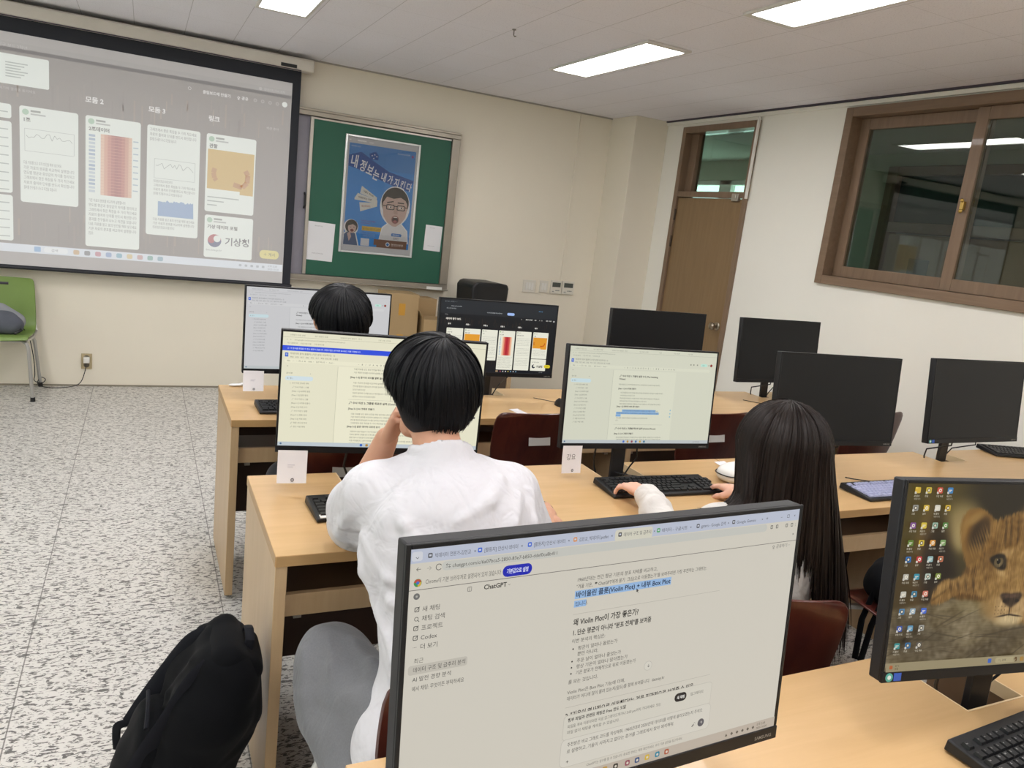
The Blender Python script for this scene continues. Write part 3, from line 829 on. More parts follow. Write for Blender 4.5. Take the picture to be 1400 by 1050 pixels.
def paint_chat(s):
    s.maker = glow(SK)
    T = '#3c3b3a'; D = '#1d1c1c'
    s.rect(0, 0, 1920, 1080, '#c9c4b8', 0)
    s.rect(0, 0, 1920, 52, '#b3b9c9', 1)
    s.rect(868, 8, 190, 46, '#cbc8b8', 2, r=10)
    s.rect(4, 10, 40, 34, '#c8cad0', 2, r=8)
    s.text(16, 36, 22, '⌄', T, 3)
    tabs = [(64, '#55565a', '빅데이터 전문가-김민교'), (258, '#3560c8', '[활동지] 안산시 데이터'), (466, '#3560c8', '[활동지] 안산시 데이터'), (670, '#d08a4a', '김민교_빅데이터.padlet'), (884, '#454545', '데이터 구조 및 급추리'), (1080, '#3f9a55', '데이터 - 구글시트'), (1295, '#5a5a60', 'gpters - Google 검색'), (1500, '#55565a', 'Google Gemini')]
    for i, (x, c, t) in enumerate(tabs):
        s.rect(x, 19, 17, 18, c, 3, r=4); s.rect(x+4, 24, 9, 7, '#c3c7d2', 4)
        s.text(x+26, 37, 19, t, '#4b4c52', 3, maxw=140)
        s.text(x+178, 36, 17, '×', '#33343a', 3)
    s.text(1706, 37, 24, '+', T, 3)
    for x, t in ((1800, '–'), (1840, '□'), (1884, '×')): s.text(x, 36, 20, t, T, 3)
    # address row
    s.rect(120, 56, 1600, 34, '#bdbdb6', 1, r=16)
    for x, t in ((20, '←'), (60, '→')): s.text(x, 82, 24, t, '#44443f' if x == 20 else '#9a978e', 3)
    s.line([(108+11*math.cos(a*.4+.6), 74+11*math.sin(a*.4+.6)) for a in range(14)], 2.4, '#44443f', 3)
    s.text(134, 81, 20, '⇆', T, 3)
    s.text(160, 81, 20, 'chatgpt.com/c/6a07bca5-2850-83e7-b850-ddef0ca8b411', '#4a4945', 3, maxw=440)
    for x in (1742, 1776, 1838, 1872): s.rect(x, 64, 14, 17, '#55534e', 3, r=3); s.rect(x+3, 67, 8, 11, '#c3c0b5', 4)
    s.text(1900, 80, 20, '⋮', T, 3)
    # bar below it
    s.disc(31, 124, 15, '#3f8d4a', 2); s.poly([(31, 124), (16, 122), (23, 111), (38, 111), (45, 120)], '#b8493a', 3); s.poly([(31, 124), (45, 122), (42, 135), (31, 139)], '#c8a63c', 3); s.disc(31, 124, 6, '#3d6cc0', 4)
    s.text(60, 131, 22, 'Chrome이 기본 브라우저로 설정되어 있지 않습니다', '#4e4d49', 2, maxw=300)
    s.rect(367, 101, 126, 44, '#1722a8', 2, r=21); s.text(384, 131, 21, '기본값으로 설정', '#d8dcf2', 4, bold=.02, maxw=92)
    s.text(1888, 126, 22, '×', T, 2)
    s.rect(0, 149, 1920, 2.5, '#6e6b66', 2)
    # sidebar
    s.disc(30, 174, 12, '#6a6a68', 2); s.disc(30, 174, 4, '#a9a7a0', 3)
    s.rect(227, 164, 17, 18, '#6d6b66', 2, r=3); s.rect(229, 166, 13, 14, '#c6c1b5', 3); s.rect(234, 166, 1.6, 14, '#6d6b66', 4)
    s.text(293, 182, 25, 'ChatGPT', D, 2, bold=.02); s.text(392, 179, 18, '⌄', '#77746d', 2)
    for y, t, k in ((232, '새 채팅', 0), (267, '채팅 검색', 1), (302, '프로젝트', 2), (338, 'Codex', 3), (373, '더 보기', 4)):
        s.text(54, y, 23, t, T, 2)
        if k == 4: s.text(26, y-2, 20, '···', T, 2)
        elif k == 1: s.disc(34, y-9, 8, T, 2); s.disc(34, y-9, 6, '#c7c2b6', 3); s.line([(39, y-4), (45, y+2)], 2.4, T, 2)
        else: s.rect(25, y-18, 18, 18, T, 2, r=4); s.rect(27.5, y-15.5, 13, 13, '#c7c2b6', 3, r=3); s.line([(32, y-6), (44, y-19)], 2, T, 4)
    s.text(33, 424, 21, '최근', '#55534e', 2)
    s.rect(14, 432, 232, 36, '#b9b4a9', 1, r=10)
    for y, t in ((458, '데이터 구조 및 급추리 분석'), (494, 'AI 발전 경향 분석'), (530, '예시 채팅: 무엇이든 부탁하세요')): s.text(32, y, 21, t, T, 2, maxw=205)
    s.text(1766, 176, 20, '⇪ 공유하기', '#55534e', 2); s.text(1868, 176, 20, '···', '#66635d', 2)
    # answer column
    x = 703
    s.text(x, 203, 20, '1960년대는 연간 평균 기온의 분포 자체를 비교하고,', '#33322f', 2, maxw=400)
    s.text(x, 231, 20, '"겨울 기온,  ❞ ChatGPT에게 묻기  크심)으로 이동했는가"를 보여주려면 가장 추천하는 그래프는:', '#33322f', 2, maxw=676)
    s.rect(x-4, 241, 486, 34, '#8fb0d6', 1); s.text(x, 268, 28, '바이올린 플롯(Violin Plot) + 내부 Box Plot', '#16243f', 2, bold=.02, maxw=478)
    s.rect(x-4, 282, 58, 28, '#8fb0d6', 1); s.text(x, 304, 21, '입니다.', '#16243f', 2)
    s.poly([(1003, 268), (1003, 286), (1007, 282), (1012, 289), (1014, 287), (1010, 281), (1015, 280)], '#3a3a3a', 4)
    s.rect(x-4, 338, 770, 1.6, '#aaa59a', 1)
    s.text(x, 384, 32, '왜 Violin Plot이 가장 좋은가?', D, 2, bold=.02, maxw=322)
    s.text(x, 426, 27, '1. 단순 평균이 아니라 "분포 전체"를 보여줌', D, 2, bold=.02, maxw=394)
    s.text(x, 459, 20, '이번 분석의 핵심은:', '#33322f', 2)
    for y, t, b in ((492, '평균이 얼마나 올랐는가', 1), (517, '뿐만 아니라,', 0), (545, '추운 날이 얼마나 줄었는가', 1), (571, '평상 기온이 얼마나 많아졌는가', 1), (597, '기온 분포가 전체적으로 위로 이동했는가', 1)):
        if b: s.disc(x+10, y-7, 3.6, D, 2)
        s.text(x+32, y, 20, t, '#33322f', 2, maxw=300)
    s.text(x, 632, 20, '를 보는 것입니다.', '#33322f', 2)
    s.disc(1105, 626, 21, '#a8a49b', 2); s.disc(1105, 626, 19.5, '#cdc9be', 3); s.text(1099, 633, 20, '↓', D, 4)
    s.text(x, 676, 20, 'Violin Plot은 Box Plot 기능에 더해,', '#33322f', 2, maxw=330)
    s.text(x, 703, 20, '데이터가 어디에 많이 몰려 있는지(밀도)를 함께 보여줍니다.  datasay.kr', '#33322f', 2, maxw=500)
    s.rect(x-4, 733, 770, 1.6, '#aaa59a', 1)
    s.text(x, 781, 30, '2. "기온이 역사적으로 이동했다"는 것을 직관적으로 보여줄 수 있음', D, 2, bold=.02, maxw=672)
    s.rect(x-6, 769, 790, 109, '#b7b2a7', 3, r=16); s.rect(x-4, 771, 786, 105, '#cbc7bb', 4, r=15)
    s.text(x+14, 797, 18, '첨부 파일과 관련된 채팅은 Free 한도 도달', D, 6, bold=.02, maxw=290)
    s.text(x+14, 825, 17, '파일을 계속 이용하려면 지금 업그레이드하거나 5:00 pm까지 기다리세요. 또는', '#55534e', 6, maxw=480)
    s.text(x+14, 850, 17, '파일 없이 채팅을 계속할 수 있습니다.', '#55534e', 6, maxw=290)
    s.rect(1272, 788, 68, 40, '#1d1c1f', 6, r=19); s.text(1285, 815, 17, '새 채팅', '#e8e6e0', 7, bold=.02, maxw=44)
    s.text(1362, 813, 17, '업그레이드', '#45443f', 6)
    s.rect(x-10, 872, 800, 124, '#b7b2a7', 7, r=22); s.rect(x-8, 874, 796, 120, '#cdc9be', 8, r=21)
    s.text(x+20, 905, 20, '추천받은 비교 그래프 코드를 작성해줘. 1960년대와 2020년대 데이터를 어떻게 불러오겠는지 주석으', '#33322f', 9, maxw=720)
    s.text(x+20, 935, 20, '로 설명하고, 기울이 사라지고 없다는 증거를 그래프에서 찾아 해석해줘.', '#33322f', 9, maxw=560)
    s.text(x+20, 982, 26, '+', D, 9); s.disc(1442, 958, 19, '#55545a', 9); s.text(1435, 966, 22, '↑', '#c8c6c0', 10); s.text(1386, 966, 20, '🎤', D, 9)
    s.text(830, 1018, 15, 'ChatGPT는 실수를 할 수 있습니다. 중요한 정보는 재차 확인하세요. 쿠키 기본 설정을 참고하세요.', '#66635d', 2, maxw=515)
    # taskbar
    s.rect(0, 1032, 1920, 48, '#b5aa9d', 10)
    for x, c in ((880, '#7a5a2c'), (912, '#b58d3e'), (968, '#33332f'), (1030, '#8f4a5a'), (1082, '#35507a'), (1136, '#c9a83a'), (1192, '#2f7f98'), (1244, '#a4543c')):
        s.rect(x, 1042, 25, 25, c, 11, r=7); s.disc(x+13, 1055, 6, '#cfc7b8', 12)
    s.rect(x-1160, 1045, 22, 22, '#8a5a3a', 11, r=4)
    for x in range(1600, 1790, 34): s.text(x, 1064, 18, '▲' if x == 1600 else '◆', '#5c554c', 11)
    s.text(1800, 1054, 15, '오후 2:38', '#4a443c', 11); s.text(1800, 1072, 15, '2025-10-30', '#4a443c', 11)

def paint_docs(bg, page, ink, banner, side):
    def f(s):
        s.maker = glow(SK)
        s.rect(0, 0, 1920, 1080, bg, 0)
        # browser chrome
        for i, (x, w) in enumerate(((60, 190), (280, 210), (510, 330), (860, 230), (1120, 170), (1320, 170), (1510, 150))):
            s.text(x, 34, 17, ['수행평가 자료 안내', '탐구 활동지 모음', '빅데이터 분석 활동지 - 문서', '기온 자료 시각화', '새 탭', '수업 게시판', '기상 자료'][i], side, 1, maxw=w)
        s.rect(0, 47, 1920, 1.5, side, 1)
        s.text(100, 76, 17, 'docs.google.com/document/d/1aV8Q2mJxT4kP9bWn/edit?tab=t.0', side, 1, maxw=700)
        for x in (30, 58): s.text(x, 76, 18, '←' if x == 30 else '→', side, 1)
        s.text(40, 108, 16, '학교 홈페이지     수업 자료 모음     구글 클래스룸', side, 1, maxw=480)
        y0 = 0
        if banner:
            s.rect(0, 126, 1820, 48, '#2f4fd8', 2); s.text(42, 157, 18, 'ⓘ  이 문서를 편집할 수 있는 권한이 있습니다. 변경사항은 모두에게 표시되고 자동 저장됩니다', '#dfe6fb', 4, bold=.01, maxw=660)
            s.disc(1780, 150, 12, '#5c79e6', 3)
            y0 = 55
        s.rect(24, 138+y0, 30, 38, '#3763c8', 2, r=4); s.rect(31, 150+y0, 16, 3, '#e7ecf8', 3); s.rect(31, 158+y0, 16, 3, '#e7ecf8', 3)
        s.text(70, 152+y0, 21, '빅데이터 분석 활동지 (기온 분포 비교하기)  ☆', ink, 1, maxw=440)
        s.text(70, 183+y0, 17, '파일   수정   보기   삽입   서식   도구   확장 프로그램   도움말', ink, 1, maxw=480)
        s.rect(20, 196+y0, 1820, 34, page, 1, r=16)
        s.text(44, 219+y0, 17, '메뉴    ↶  ↷  ⎙  A  ☰    100%  ▾    일반 텍스트  ▾    Arial  ▾', ink, 2, maxw=620)
        for i in range(20): s.text(690+i*34, 220+y0, 18, '–B/UA✎◇□≡‖•1☰¶'[i % 14], ink, 2, bold=.02)
        for x, c in ((1560, side), (1600, side), (1650, side)): s.rect(x, 140+y0, 16, 16, c, 2, r=3)
        s.rect(1705, 133+y0, 90, 32, '#b7ded0', 2, r=15); s.text(1728, 156+y0, 17, '공유', '#2a5a4a', 3)
        s.disc(1852, 148+y0, 16, '#8f3b34', 2); s.rect(1812, 142+y0, 12, 12, side, 2)
        # outline pane
        s.text(44, 268+y0, 20, '←', ink, 1); s.text(44, 335+y0, 18, '문서 탭', ink, 1); s.text(255, 335+y0, 20, '+', ink, 1)
        s.rect(36, 360+y0-5, 250, 42, '#c3d7dc' if not banner else '#cfdde2', 1, r=19); s.text(52, 388+y0-5, 18, '▣  탭 1', ink, 2)
        rows = 12 if banner else 12
        for i in range(rows):
            t = ['1. 수사 미션 안내와 규칙', '🔎 수사 미션 1 기록', '[Step 1-1] AI에게 질문', '[Step 1-2] 답변 정리', '🔎 수사 미션 2 그룹', '[Step 2-1] 시각화 만들기', '[Step 2-2] 의견 쓰기', '🔎 수사 미션 3 결론', '[Step 3-1] 발표 준비', '[Step 3-2] 자료 확인', '📌 최종 보고서 작성', '📌 참고 자료 목록'][i]
            s.text(80+(22 if i not in (0,) else 0), 428+y0+i*38, 18, t, ink, 1, maxw=170)
        s.rect(555 if not banner else 505, 245+y0, 1.5, 790, side, 1)
        # page
        px = 560 if not banner else 512
        s.rect(px, 246+y0, 820, 840, page, 1)
        x = 638 if not banner else 625
        def H(y, t, w, sz=25): s.text(x, y, sz, t, '#1d1d1c', 3, bold=.025, maxw=w)
        def P(y, k, w, ind=30): s.text(x+ind, y, 19, BODY[k % 6]+' '+BODY[(k+2) % 6], ink, 3, maxw=w)
        if not banner:
            H(318, '🔎 수사 미션 1: 겨울의 실종 수사 (The Vanishing', 530); H(352, 'Winter)', 80)
            P(412, 0, 540, 0); H(460, '[Step 1-1] AI 시각화 전문가', 230, 22)
            for i, w in enumerate((560, 190, 520, 350, 540)): P(505+i*32, i, w)
            H(664, '[Step 1-2] 데이터 속의 증거 찾기', 330, 22)
            s.rect(714, 690, 440, 26, '#7ba6d2', 2); s.rect(640, 718, 560, 26, '#7ba6d2', 2); s.rect(640, 746, 62, 26, '#7ba6d2', 2)
            for i, (a, w) in enumerate(((90, 520), (10, 620), (6, 50), (8, 470), (4, 90))): P(711+i*28, i+1, w-60, a)
            s.rect(620, 862, 640, 1.5, side, 2)
            H(918, '🔎 수사 미션 2: 그룹별 목표와 실적 (Control Room)', 570); H(976, '[Step 2-1] AI 그래프 만들기', 300, 22)
            for i, w in enumerate((590, 590, 210)): P(1018+i*26, i+2, w)
            for y in (690, 728, 766): s.disc(1352, y, 9, '#8fb9c9', 2)
        else:
            for i, w in enumerate((620, 560)): P(322+i*32, i, w)
            H(402, '[Step 1-3] 증거의 의미를 말해 봅시다', 420, 22)
            for i, w in enumerate((640, 600, 120, 610, 220)): P(454+i*33, i+1, w)
            s.rect(620, 610, 640, 1.5, side, 2)
            H(652, '🔎 수사 미션 2: 그룹별 목표와 실적 (Control Room)', 640); H(708, '[Step 2-1] AI 그래프 만들기', 330, 22)
            for i, w in enumerate((640, 600, 560, 630)): P(758+i*30, i, w)
            H(884, '[Step 2-2] 같은 데이터 다르게 보기', 420, 22)
            for i, w in enumerate((500, 560, 300, 610, 420)): P(932+i*30, i+3, w)
            for i in range(7): s.rect(1858, 330+i*68, 22, 22, ['#c2a23c', '#44506a', '#555', '#666', '#557', '#555', '#446'][i] if i < 2 else '#5d5c58', 2, r=5)
        s.rect(0, 1042, 1920, 38, '#bcc6cc' if banner else '#b9bfc0', 4)
        s.disc(28, 1060, 9, '#4a6a8a', 5)
        for i in range(6): s.rect(760+i*54, 1048, 24, 24, ['#3768c0', '#b48a3a', '#8a3a4a', '#3a6aa0', '#c0a040', '#3a7090'][i], 5, r=6)
        s.text(1700, 1066, 15, '∧  ▣  오후 2:38', '#4a4a48', 5)
    return f

def paint_board(bright):
    """the pinboard page; bright: projected, washed out"""
    def cards(s, X, TW, k):
        pass
    def f(s):
        s.maker = glow(SK)
        s.rect(0, 0, 1920, 1080, '#17191d', 0)
        for i in range(60): s.rect(random.Random(i).uniform(0, 1900), 255+random.Random(i+99).uniform(0, 60), 9, random.Random(i+7).uniform(40, 100), ['#221e1c', '#2a2320', '#1d1b1c', '#2c2622'][i % 4], 1)
        for i in range(60): s.rect(random.Random(i+300).uniform(0, 1900), 830+random.Random(i+9).uniform(0, 70), 9, random.Random(i+17).uniform(40, 110), ['#221e1c', '#2a2320', '#1d1b1c', '#2c2622'][i % 4], 1)
        s.rect(0, 0, 1920, 210, '#23272c', 2)
        s.text(60, 40, 18, '탐구 보드 - 우리 반  ×   +', '#9aa0a6', 3, maxw=220); s.text(160, 102, 18, 'padlet.com/board/class', '#d0d4d8', 3, maxw=330); s.text(90, 140, 18, '학교 수업 자료 모음', '#c8ccd0', 3, maxw=200)
        s.text(740, 172, 19, '새 게시물 알림을 받으시겠어요?', '#c8ccd0', 3, maxw=320); s.rect(1072, 148, 122, 40, '#9db8ea', 3, r=19)
        s.text(1600, 104, 20, '업데이트', '#6aa8d8', 3, maxw=110)
        s.text(70, 232, 16, '우리 반', '#b8b8b8', 3); s.text(92, 300, 34, '데이터 탐구 보드', '#ece6da', 3, bold=.03, maxw=240)
        for i, t in enumerate(('＋', '클립보드에 만들기', '공유', '○', '○', '설정 · 더보기')): s.text((1310, 1390, 1540, 1620, 1660, 1740)[i], 243, 19, t, '#e8e6e0', 3, bold=.02, maxw=(20, 120, 50, 20, 20, 120)[i])
        s.disc(1880, 240, 12, '#d8d8d8', 3)
        xs = (115, 398, 683, 963, 1255, 1544); ws = (262, 262, 258, 270, 258, 264)
        for i, t in enumerate(('공지', '모둠 1', '모둠 2', '모둠 2', '모둠 3', '링크')): s.text(xs[i]+14, 372, 26, t, '#ece9e2', 3, bold=.03)
        hs = (560, 560, 470, 608, 608, 416)
        for i in range(6):
            s.rect(xs[i], 424, ws[i], hs[i], '#e5e4d4', 3, r=8)
            s.disc(xs[i]+22, 446, 9, '#8fae8a' if i != 3 else '#77b05a', 4)
            s.text(xs[i]+38, 453, 15, '모둠원', '#55554f', 4); s.text(xs[i]+16, 494, 19, ('안내 사항', '발표 자료', '1조', '2조 결과', '모둠 결과 정리', '관찰')[i], '#33332f', 4, bold=.01)
            if i in (0, 2, 4):
                for j in range(int((hs[i]-120)/26)): 
                    if j % 6 != 5: s.text(xs[i]+18, 540+j*26, 13, BODY[(i+j) % 6], '#8a8a80', 4, maxw=ws[i]-40)
        s.rect(398+8, 505, 246, 130, '#e09a2f', 5)
        # heat map card
        for j in range(9): s.rect(1008+j*18+20, 520, 18.5, 288, ('#eec9a4', '#e39a7c', '#cc5a4e', '#b8323a', '#ab2030', '#b8323a', '#c84f48', '#dd8f74', '#ecc6a6')[j], 5)
        for j in range(14): s.rect(990, 524+j*20, 14, 14 if j % 3 else 8, '#8ea8c8', 5)
        for j in range(9): s.text(980, 842+j*20, 13, BODY[j % 6], '#8a8a80', 4, maxw=236)
        s.rect(1552, 506, 240, 170, '#dd962c', 5); s.rect(1690, 676, 100, 14, '#dd962c', 5)
        s.line([(1572, 580), (1568, 600), (1574, 626)], 18, '#c06a24', 6); s.line([(1680, 640), (1720, 642), (1750, 622), (1760, 590)], 20, '#c4601f', 6)
        for j in range(4): s.text(1560, 720+j*24, 13, BODY[j], '#8a8a80', 4, maxw=220)
        s.rect(1544, 848, 264, 184, '#e5e4d4', 3, r=8); s.text(1560, 904, 18, '기상 데이터 포털', '#33332f', 4)
        s.disc(1600, 964, 30, '#1d2434', 4); s.disc(1612, 956, 18, '#e5e4d4', 5); s.text(1648, 980, 40, '기상청', '#33332f', 4, bold=.04)
        s.rect(1780, 934, 110, 50, '#d8c32a', 6, r=24); s.text(1800, 966, 18, '＋ 게시', '#3a3410', 7)
        s.rect(0, 1036, 1920, 44, '#12161e', 4); s.rect(960, 1044, 40, 26, '#a08668', 5, r=6)
        for i in range(7): s.disc(1040+i*44, 1057, 9, ['#b0506a', '#d0d0d0', '#e0e0e0', '#d0c050', '#70a0c0', '#d0d0d0', '#80b0d0'][i], 5)
        s.text(1700, 1062, 16, '오후 2:38', '#a8a8a8', 5)
    return f

def wallpaper(parent, TM):
    """photographic wallpaper of a lion cub resting on a rock: a fine colour grid, painted softly"""
    k = 3; Wd, Hd = 1920//k//2*2, 1080//k; r = np.random.default_rng(3)
    yy, xx = np.mgrid[0:Hd, 0:Wd].astype(np.float32); xx *= 1920/Wd; yy *= 1080/Hd
    def hexa(c): c = c.lstrip('#'); return np.array([int(c[i:i+2], 16)/255 for i in (0, 2, 4)], np.float32)
    def blur(m, s, ax=(0, 1)):
        n = max(1, int(round(s/(1920/Wd))))
        if n < 2: return m
        for _ in range(2):
            for x in ax:
                p = np.pad(m, [(n, n) if q == x else (0, 0) for q in (0, 1)], mode='edge'); c = np.cumsum(p, axis=x)
                c = np.concatenate([np.zeros_like(np.take(c, [0], axis=x)), c], axis=x)
                L = m.shape[x]; w = 2*n+1
                m = (np.take(c, range(w, w+L), axis=x)-np.take(c, range(0, L), axis=x))/w if c.shape[x] >= w+L else m
        return m
    def inside(poly):
        m = np.zeros(xx.shape, bool); n = len(poly)
        for i in range(n):
            (x0, y0), (x1, y1) = poly[i], poly[(i+1) % n]
            if y0 == y1: continue
            c = ((y0 > yy) != (y1 > yy)) & (xx < (x1-x0)*(yy-y0)/(y1-y0)+x0); m ^= c
        return m.astype(np.float32)
    def smooth_poly(pts, n=6):
        P = np.array(pts, float); out = []; L = len(P)
        for i in range(L):
            p0, p1, p2, p3 = P[i-1], P[i], P[(i+1) % L], P[(i+2) % L]
            for j in range(n):
                q = j/n; out.append(tuple(.5*(2*p1+(p2-p0)*q+(2*p0-5*p1+4*p2-p3)*q*q+(3*p1-p0-3*p2+p3)*q**3)))
        return out
    img = np.empty((Hd, Wd, 3), np.float32)
    def fill(m, c, al=1.0): img[:] = img*(1-m[..., None]*al)+hexa(c)*m[..., None]*al
    def shape(pts, c, soft=6, al=1.0, rough=0): 
        m = blur(inside(smooth_poly(pts)), soft)
        if rough: m = np.clip(m+(streak-.0)*rough*m*(1-m)*4, 0, 1)
        fill(m, c, al); return m
    def oval(cx, cy, rx, ry, c, soft=.35, al=1.0, rot=0):
        ca, sa = math.cos(rot), math.sin(rot); X = (xx-cx)*ca+(yy-cy)*sa; Y = -(xx-cx)*sa+(yy-cy)*ca
        d = np.sqrt((X/rx)**2+(Y/ry)**2); m = np.clip((1+soft-d)/(2*soft), 0, 1); m = m*m*(3-2*m); fill(m, c, al); return m
    white = r.normal(0, 1, (Hd, Wd)).astype(np.float32)
    def norm(a): return (a-a.mean())/(a.std()+1e-6)
    streak = norm(blur(blur(white, 24, (0,)), 4, (1,)))*.5
    hstreak = norm(blur(blur(r.normal(0, 1, (Hd, Wd)).astype(np.float32), 28, (1,)), 4, (0,)))*.5
    grain = norm(blur(r.normal(0, 1, (Hd, Wd)).astype(np.float32), 8))*.5; blot = norm(blur(r.normal(0, 1, (Hd, Wd)).astype(np.float32), 46))*.5
    img[:] = hexa('#3c331d')
    for cx, cy, rx, ry, c, al in ((120, 100, 420, 420, '#55481f', .9), (450, 120, 130, 300, '#5c5029', .8), (700, 60, 260, 300, '#2d2619', .9), (1300, 200, 700, 600, '#2a241b', 1), (420, 230, 130, 120, '#9a8657', .95), (430, 300, 90, 90, '#b09a68', .7), (170, 500, 70, 320, '#86693c', .8), (250, 480, 110, 260, '#2a1e15', .95), (330, 560, 90, 160, '#241a13', .9), (60, 620, 120, 240, '#4d3d20', .8)): oval(cx, cy, rx, ry, c, .55, al)
    # rock
    m = shape([(-60, 770), (180, 700), (420, 668), (700, 645), (1000, 652), (1400, 660), (2000, 640), (2000, 1140), (-60, 1140)], '#6e6149', 10)
    for (cx, cy, rx, ry, c, al, ro) in ((560, 720, 230, 50, '#94855f', .7, -.1), (600, 850, 190, 90, '#8a7c60', .8, -.3), (200, 900, 220, 120, '#4d4331', .8, .2), (380, 780, 120, 60, '#7c6e53', .8, -.3), (900, 900, 260, 110, '#857658', .8, .2), (330, 960, 180, 60, '#60543f', .8, .1), (770, 980, 220, 60, '#574c39', .8, -.2), (100, 800, 110, 60, '#5f5440', .8, -.5)): oval(cx, cy, rx, ry, c, .6, al, ro)
    img += (m*(blot*.06+grain*.055+hstreak*.03))[..., None]
    for i in range(26):
        x, y = r.uniform(60, 1500), r.uniform(730, 1010); a = r.uniform(-.6, .3); L = r.uniform(50, 190)
        oval(x, y, L, r.uniform(2, 5), '#3f3627', .8, .55, a)
    # body, head, ear, paw
    F = np.zeros_like(xx)
    F = np.maximum(F, shape([(430, 660), (455, 540), (500, 470), (580, 440), (700, 470), (800, 640), (700, 690), (560, 680)], '#6a4c26', 10))
    F = np.maximum(F, shape([(258, 690), (266, 648), (306, 585), (352, 552), (402, 558), (450, 538), (520, 520), (600, 524), (660, 560), (700, 650), (600, 655), (500, 640), (430, 652), (352, 688), (290, 702)], '#8b6839', 7, 1, .8))
    for i, x in enumerate((392, 446, 500, 556, 606)): oval(x, 592-i*3, 9, 40, '#4a3319', .8, .75, -.25)
    for x, y in ((292, 660), (322, 640), (354, 622)): oval(x, y, 7, 26, '#57401f', .8, .6, .9)
    oval(330, 600, 60, 30, '#a88550', .8, .6, -.5); oval(470, 560, 80, 22, '#a5824d', .8, .5, -.1)
    F = np.maximum(F, shape([(556, 420), (560, 330), (600, 250), (700, 195), (850, 160), (1050, 150), (1250, 200), (1370, 330), (1390, 500), (1320, 640), (1220, 740), (1110, 812), (990, 838), (890, 826), (800, 788), (700, 712), (620, 620), (570, 530)], '#8a6737', 9, 1, .8))
    for cx, cy, rx, ry, c, al in ((690, 600, 90, 120, '#a5804a', .7), (760, 330, 120, 90, '#7a5829', .6), (960, 300, 90, 160, '#9a7642', .6), (650, 460, 50, 110, '#75542a', .6), (1180, 600, 140, 160, '#a07c48', .6), (880, 250, 60, 110, '#936f3c', .6)): oval(cx, cy, rx, ry, c, .7, al)
    shape([(409, 262), (416, 192), (448, 152), (500, 138), (572, 150), (632, 190), (668, 250), (664, 322), (610, 400), (566, 482), (500, 482), (444, 390)], '#8a6532', 6, 1, .8)
    oval(548, 290, 70, 96, '#3a2917', .5, .95, .35); oval(590, 250, 40, 50, '#4d3820', .6, .8); oval(500, 200, 70, 26, '#a9854c', .7, .7, -.5); oval(440, 250, 18, 70, '#a07a42', .7, .6, .1); oval(640, 260, 16, 60, '#9a7440', .7, .6, -.3); oval(540, 430, 46, 60, '#7c5a2b', .7, .8)
    for i in range(9): oval(505+i*13, 395-i*14, 4, 46, '#a38049', .9, .55, -.5)
    for i, x in enumerate((744, 786, 838, 892, 950, 1008, 1064)):
        for j in range(3): oval(x+(j-1)*6, 205+j*52+abs(i-3)*6, 8, 30, '#4a3318', .9, .6, -.12+.04*i)
    for x, y in ((590, 380), (612, 470), (640, 560), (680, 640)): oval(x, y, 8, 34, '#5c4221', .9, .4, -.3)
    oval(775, 408, 70, 26, '#c29d66', .7, .8, -.25); oval(760, 520, 60, 22, '#c8a66f', .7, .75, .5); oval(1040, 405, 70, 26, '#c29d66', .7, .8, .2); oval(1010, 520, 60, 22, '#c8a66f', .7, .75, -.5)
    shape([(796, 420), (870, 385), (960, 400), (985, 440), (965, 560), (935, 650), (800, 650), (772, 560)], '#9c7843', 14, .8)
    oval(830, 520, 26, 110, '#7f5d30', .8, .6, .1); oval(960, 540, 22, 110, '#7f5d30', .8, .6, -.1)
    for sx, cx in ((1, 722), (-1, 1050)):
        shape([(cx-66*sx, 440), (cx-30*sx, 414), (cx+22*sx, 408), (cx+56*sx, 440), (cx+60*sx, 492), (cx+34*sx, 506), (cx-20*sx, 486)], '#1d140c', 5)
        oval(cx, 456, 34, 33, '#6b5a3c', .14); oval(cx, 463, 24, 18, '#80704e', .6, .8); oval(cx, 453, 15, 16, '#120d08', .15); oval(cx-9, 444, 4, 4, '#b9ae93', .4); oval(cx, 424, 36, 10, '#1d140c', .5, .8)
    oval(850, 740, 150, 96, '#a98857', .35, .95); oval(780, 740, 70, 60, '#b8986a', .6, .8); oval(935, 742, 70, 60, '#b8986a', .6, .8); oval(862, 812, 92, 36, '#cdb68a', .5, .95); oval(700, 720, 60, 70, '#9a7845', .7, .6)
    shape([(772, 655), (810, 646), (856, 652), (905, 645), (940, 656), (920, 698), (882, 726), (860, 734), (838, 726), (800, 698)], '#33241a', 5); oval(850, 664, 60, 12, '#5d463a', .6, .8); oval(812, 694, 15, 9, '#140d09', .5); oval(905, 694, 15, 9, '#140d09', .5)
    oval(858, 752, 4, 28, '#2c1f15', .6, .9); oval(818, 782, 52, 5, '#2c1f15', .7, .9, -.12); oval(900, 784, 52, 5, '#2c1f15', .7, .9, .14)
    for i in range(12): oval(748+(i % 4)*24, 726+(i//4)*22, 3.5, 3.5, '#4f3a22', .5, .7)
    oval(1000, 880, 320, 40, '#3b3123', .8, .45)
    F = np.clip(F+blur(inside([(405, 140), (670, 140), (670, 480), (405, 480)]), 4)*0, 0, 1)
    img += (F*(streak*.075+grain*.05+blot*.03))[..., None]*np.array((1.1, 1, .8), np.float32)
    img = np.clip((img-.03)*.93, 0, 1)
    # grid carrying the picture
    org = TM @ Vector((DX0, .0013, DZT0)); ex = np.array(Vector((1, 0, 0)))*DW; ez = np.array(TM.to_3x3() @ Vector((0, 0, -1)))*DH
    gy, gx = np.mgrid[0:Hd, 0:Wd]
    P = np.array(org)+(gx/(Wd-1))[..., None]*ex+(gy/(Hd-1))[..., None]*ez
    i = (gy[:-1, :-1]*Wd+gx[:-1, :-1])
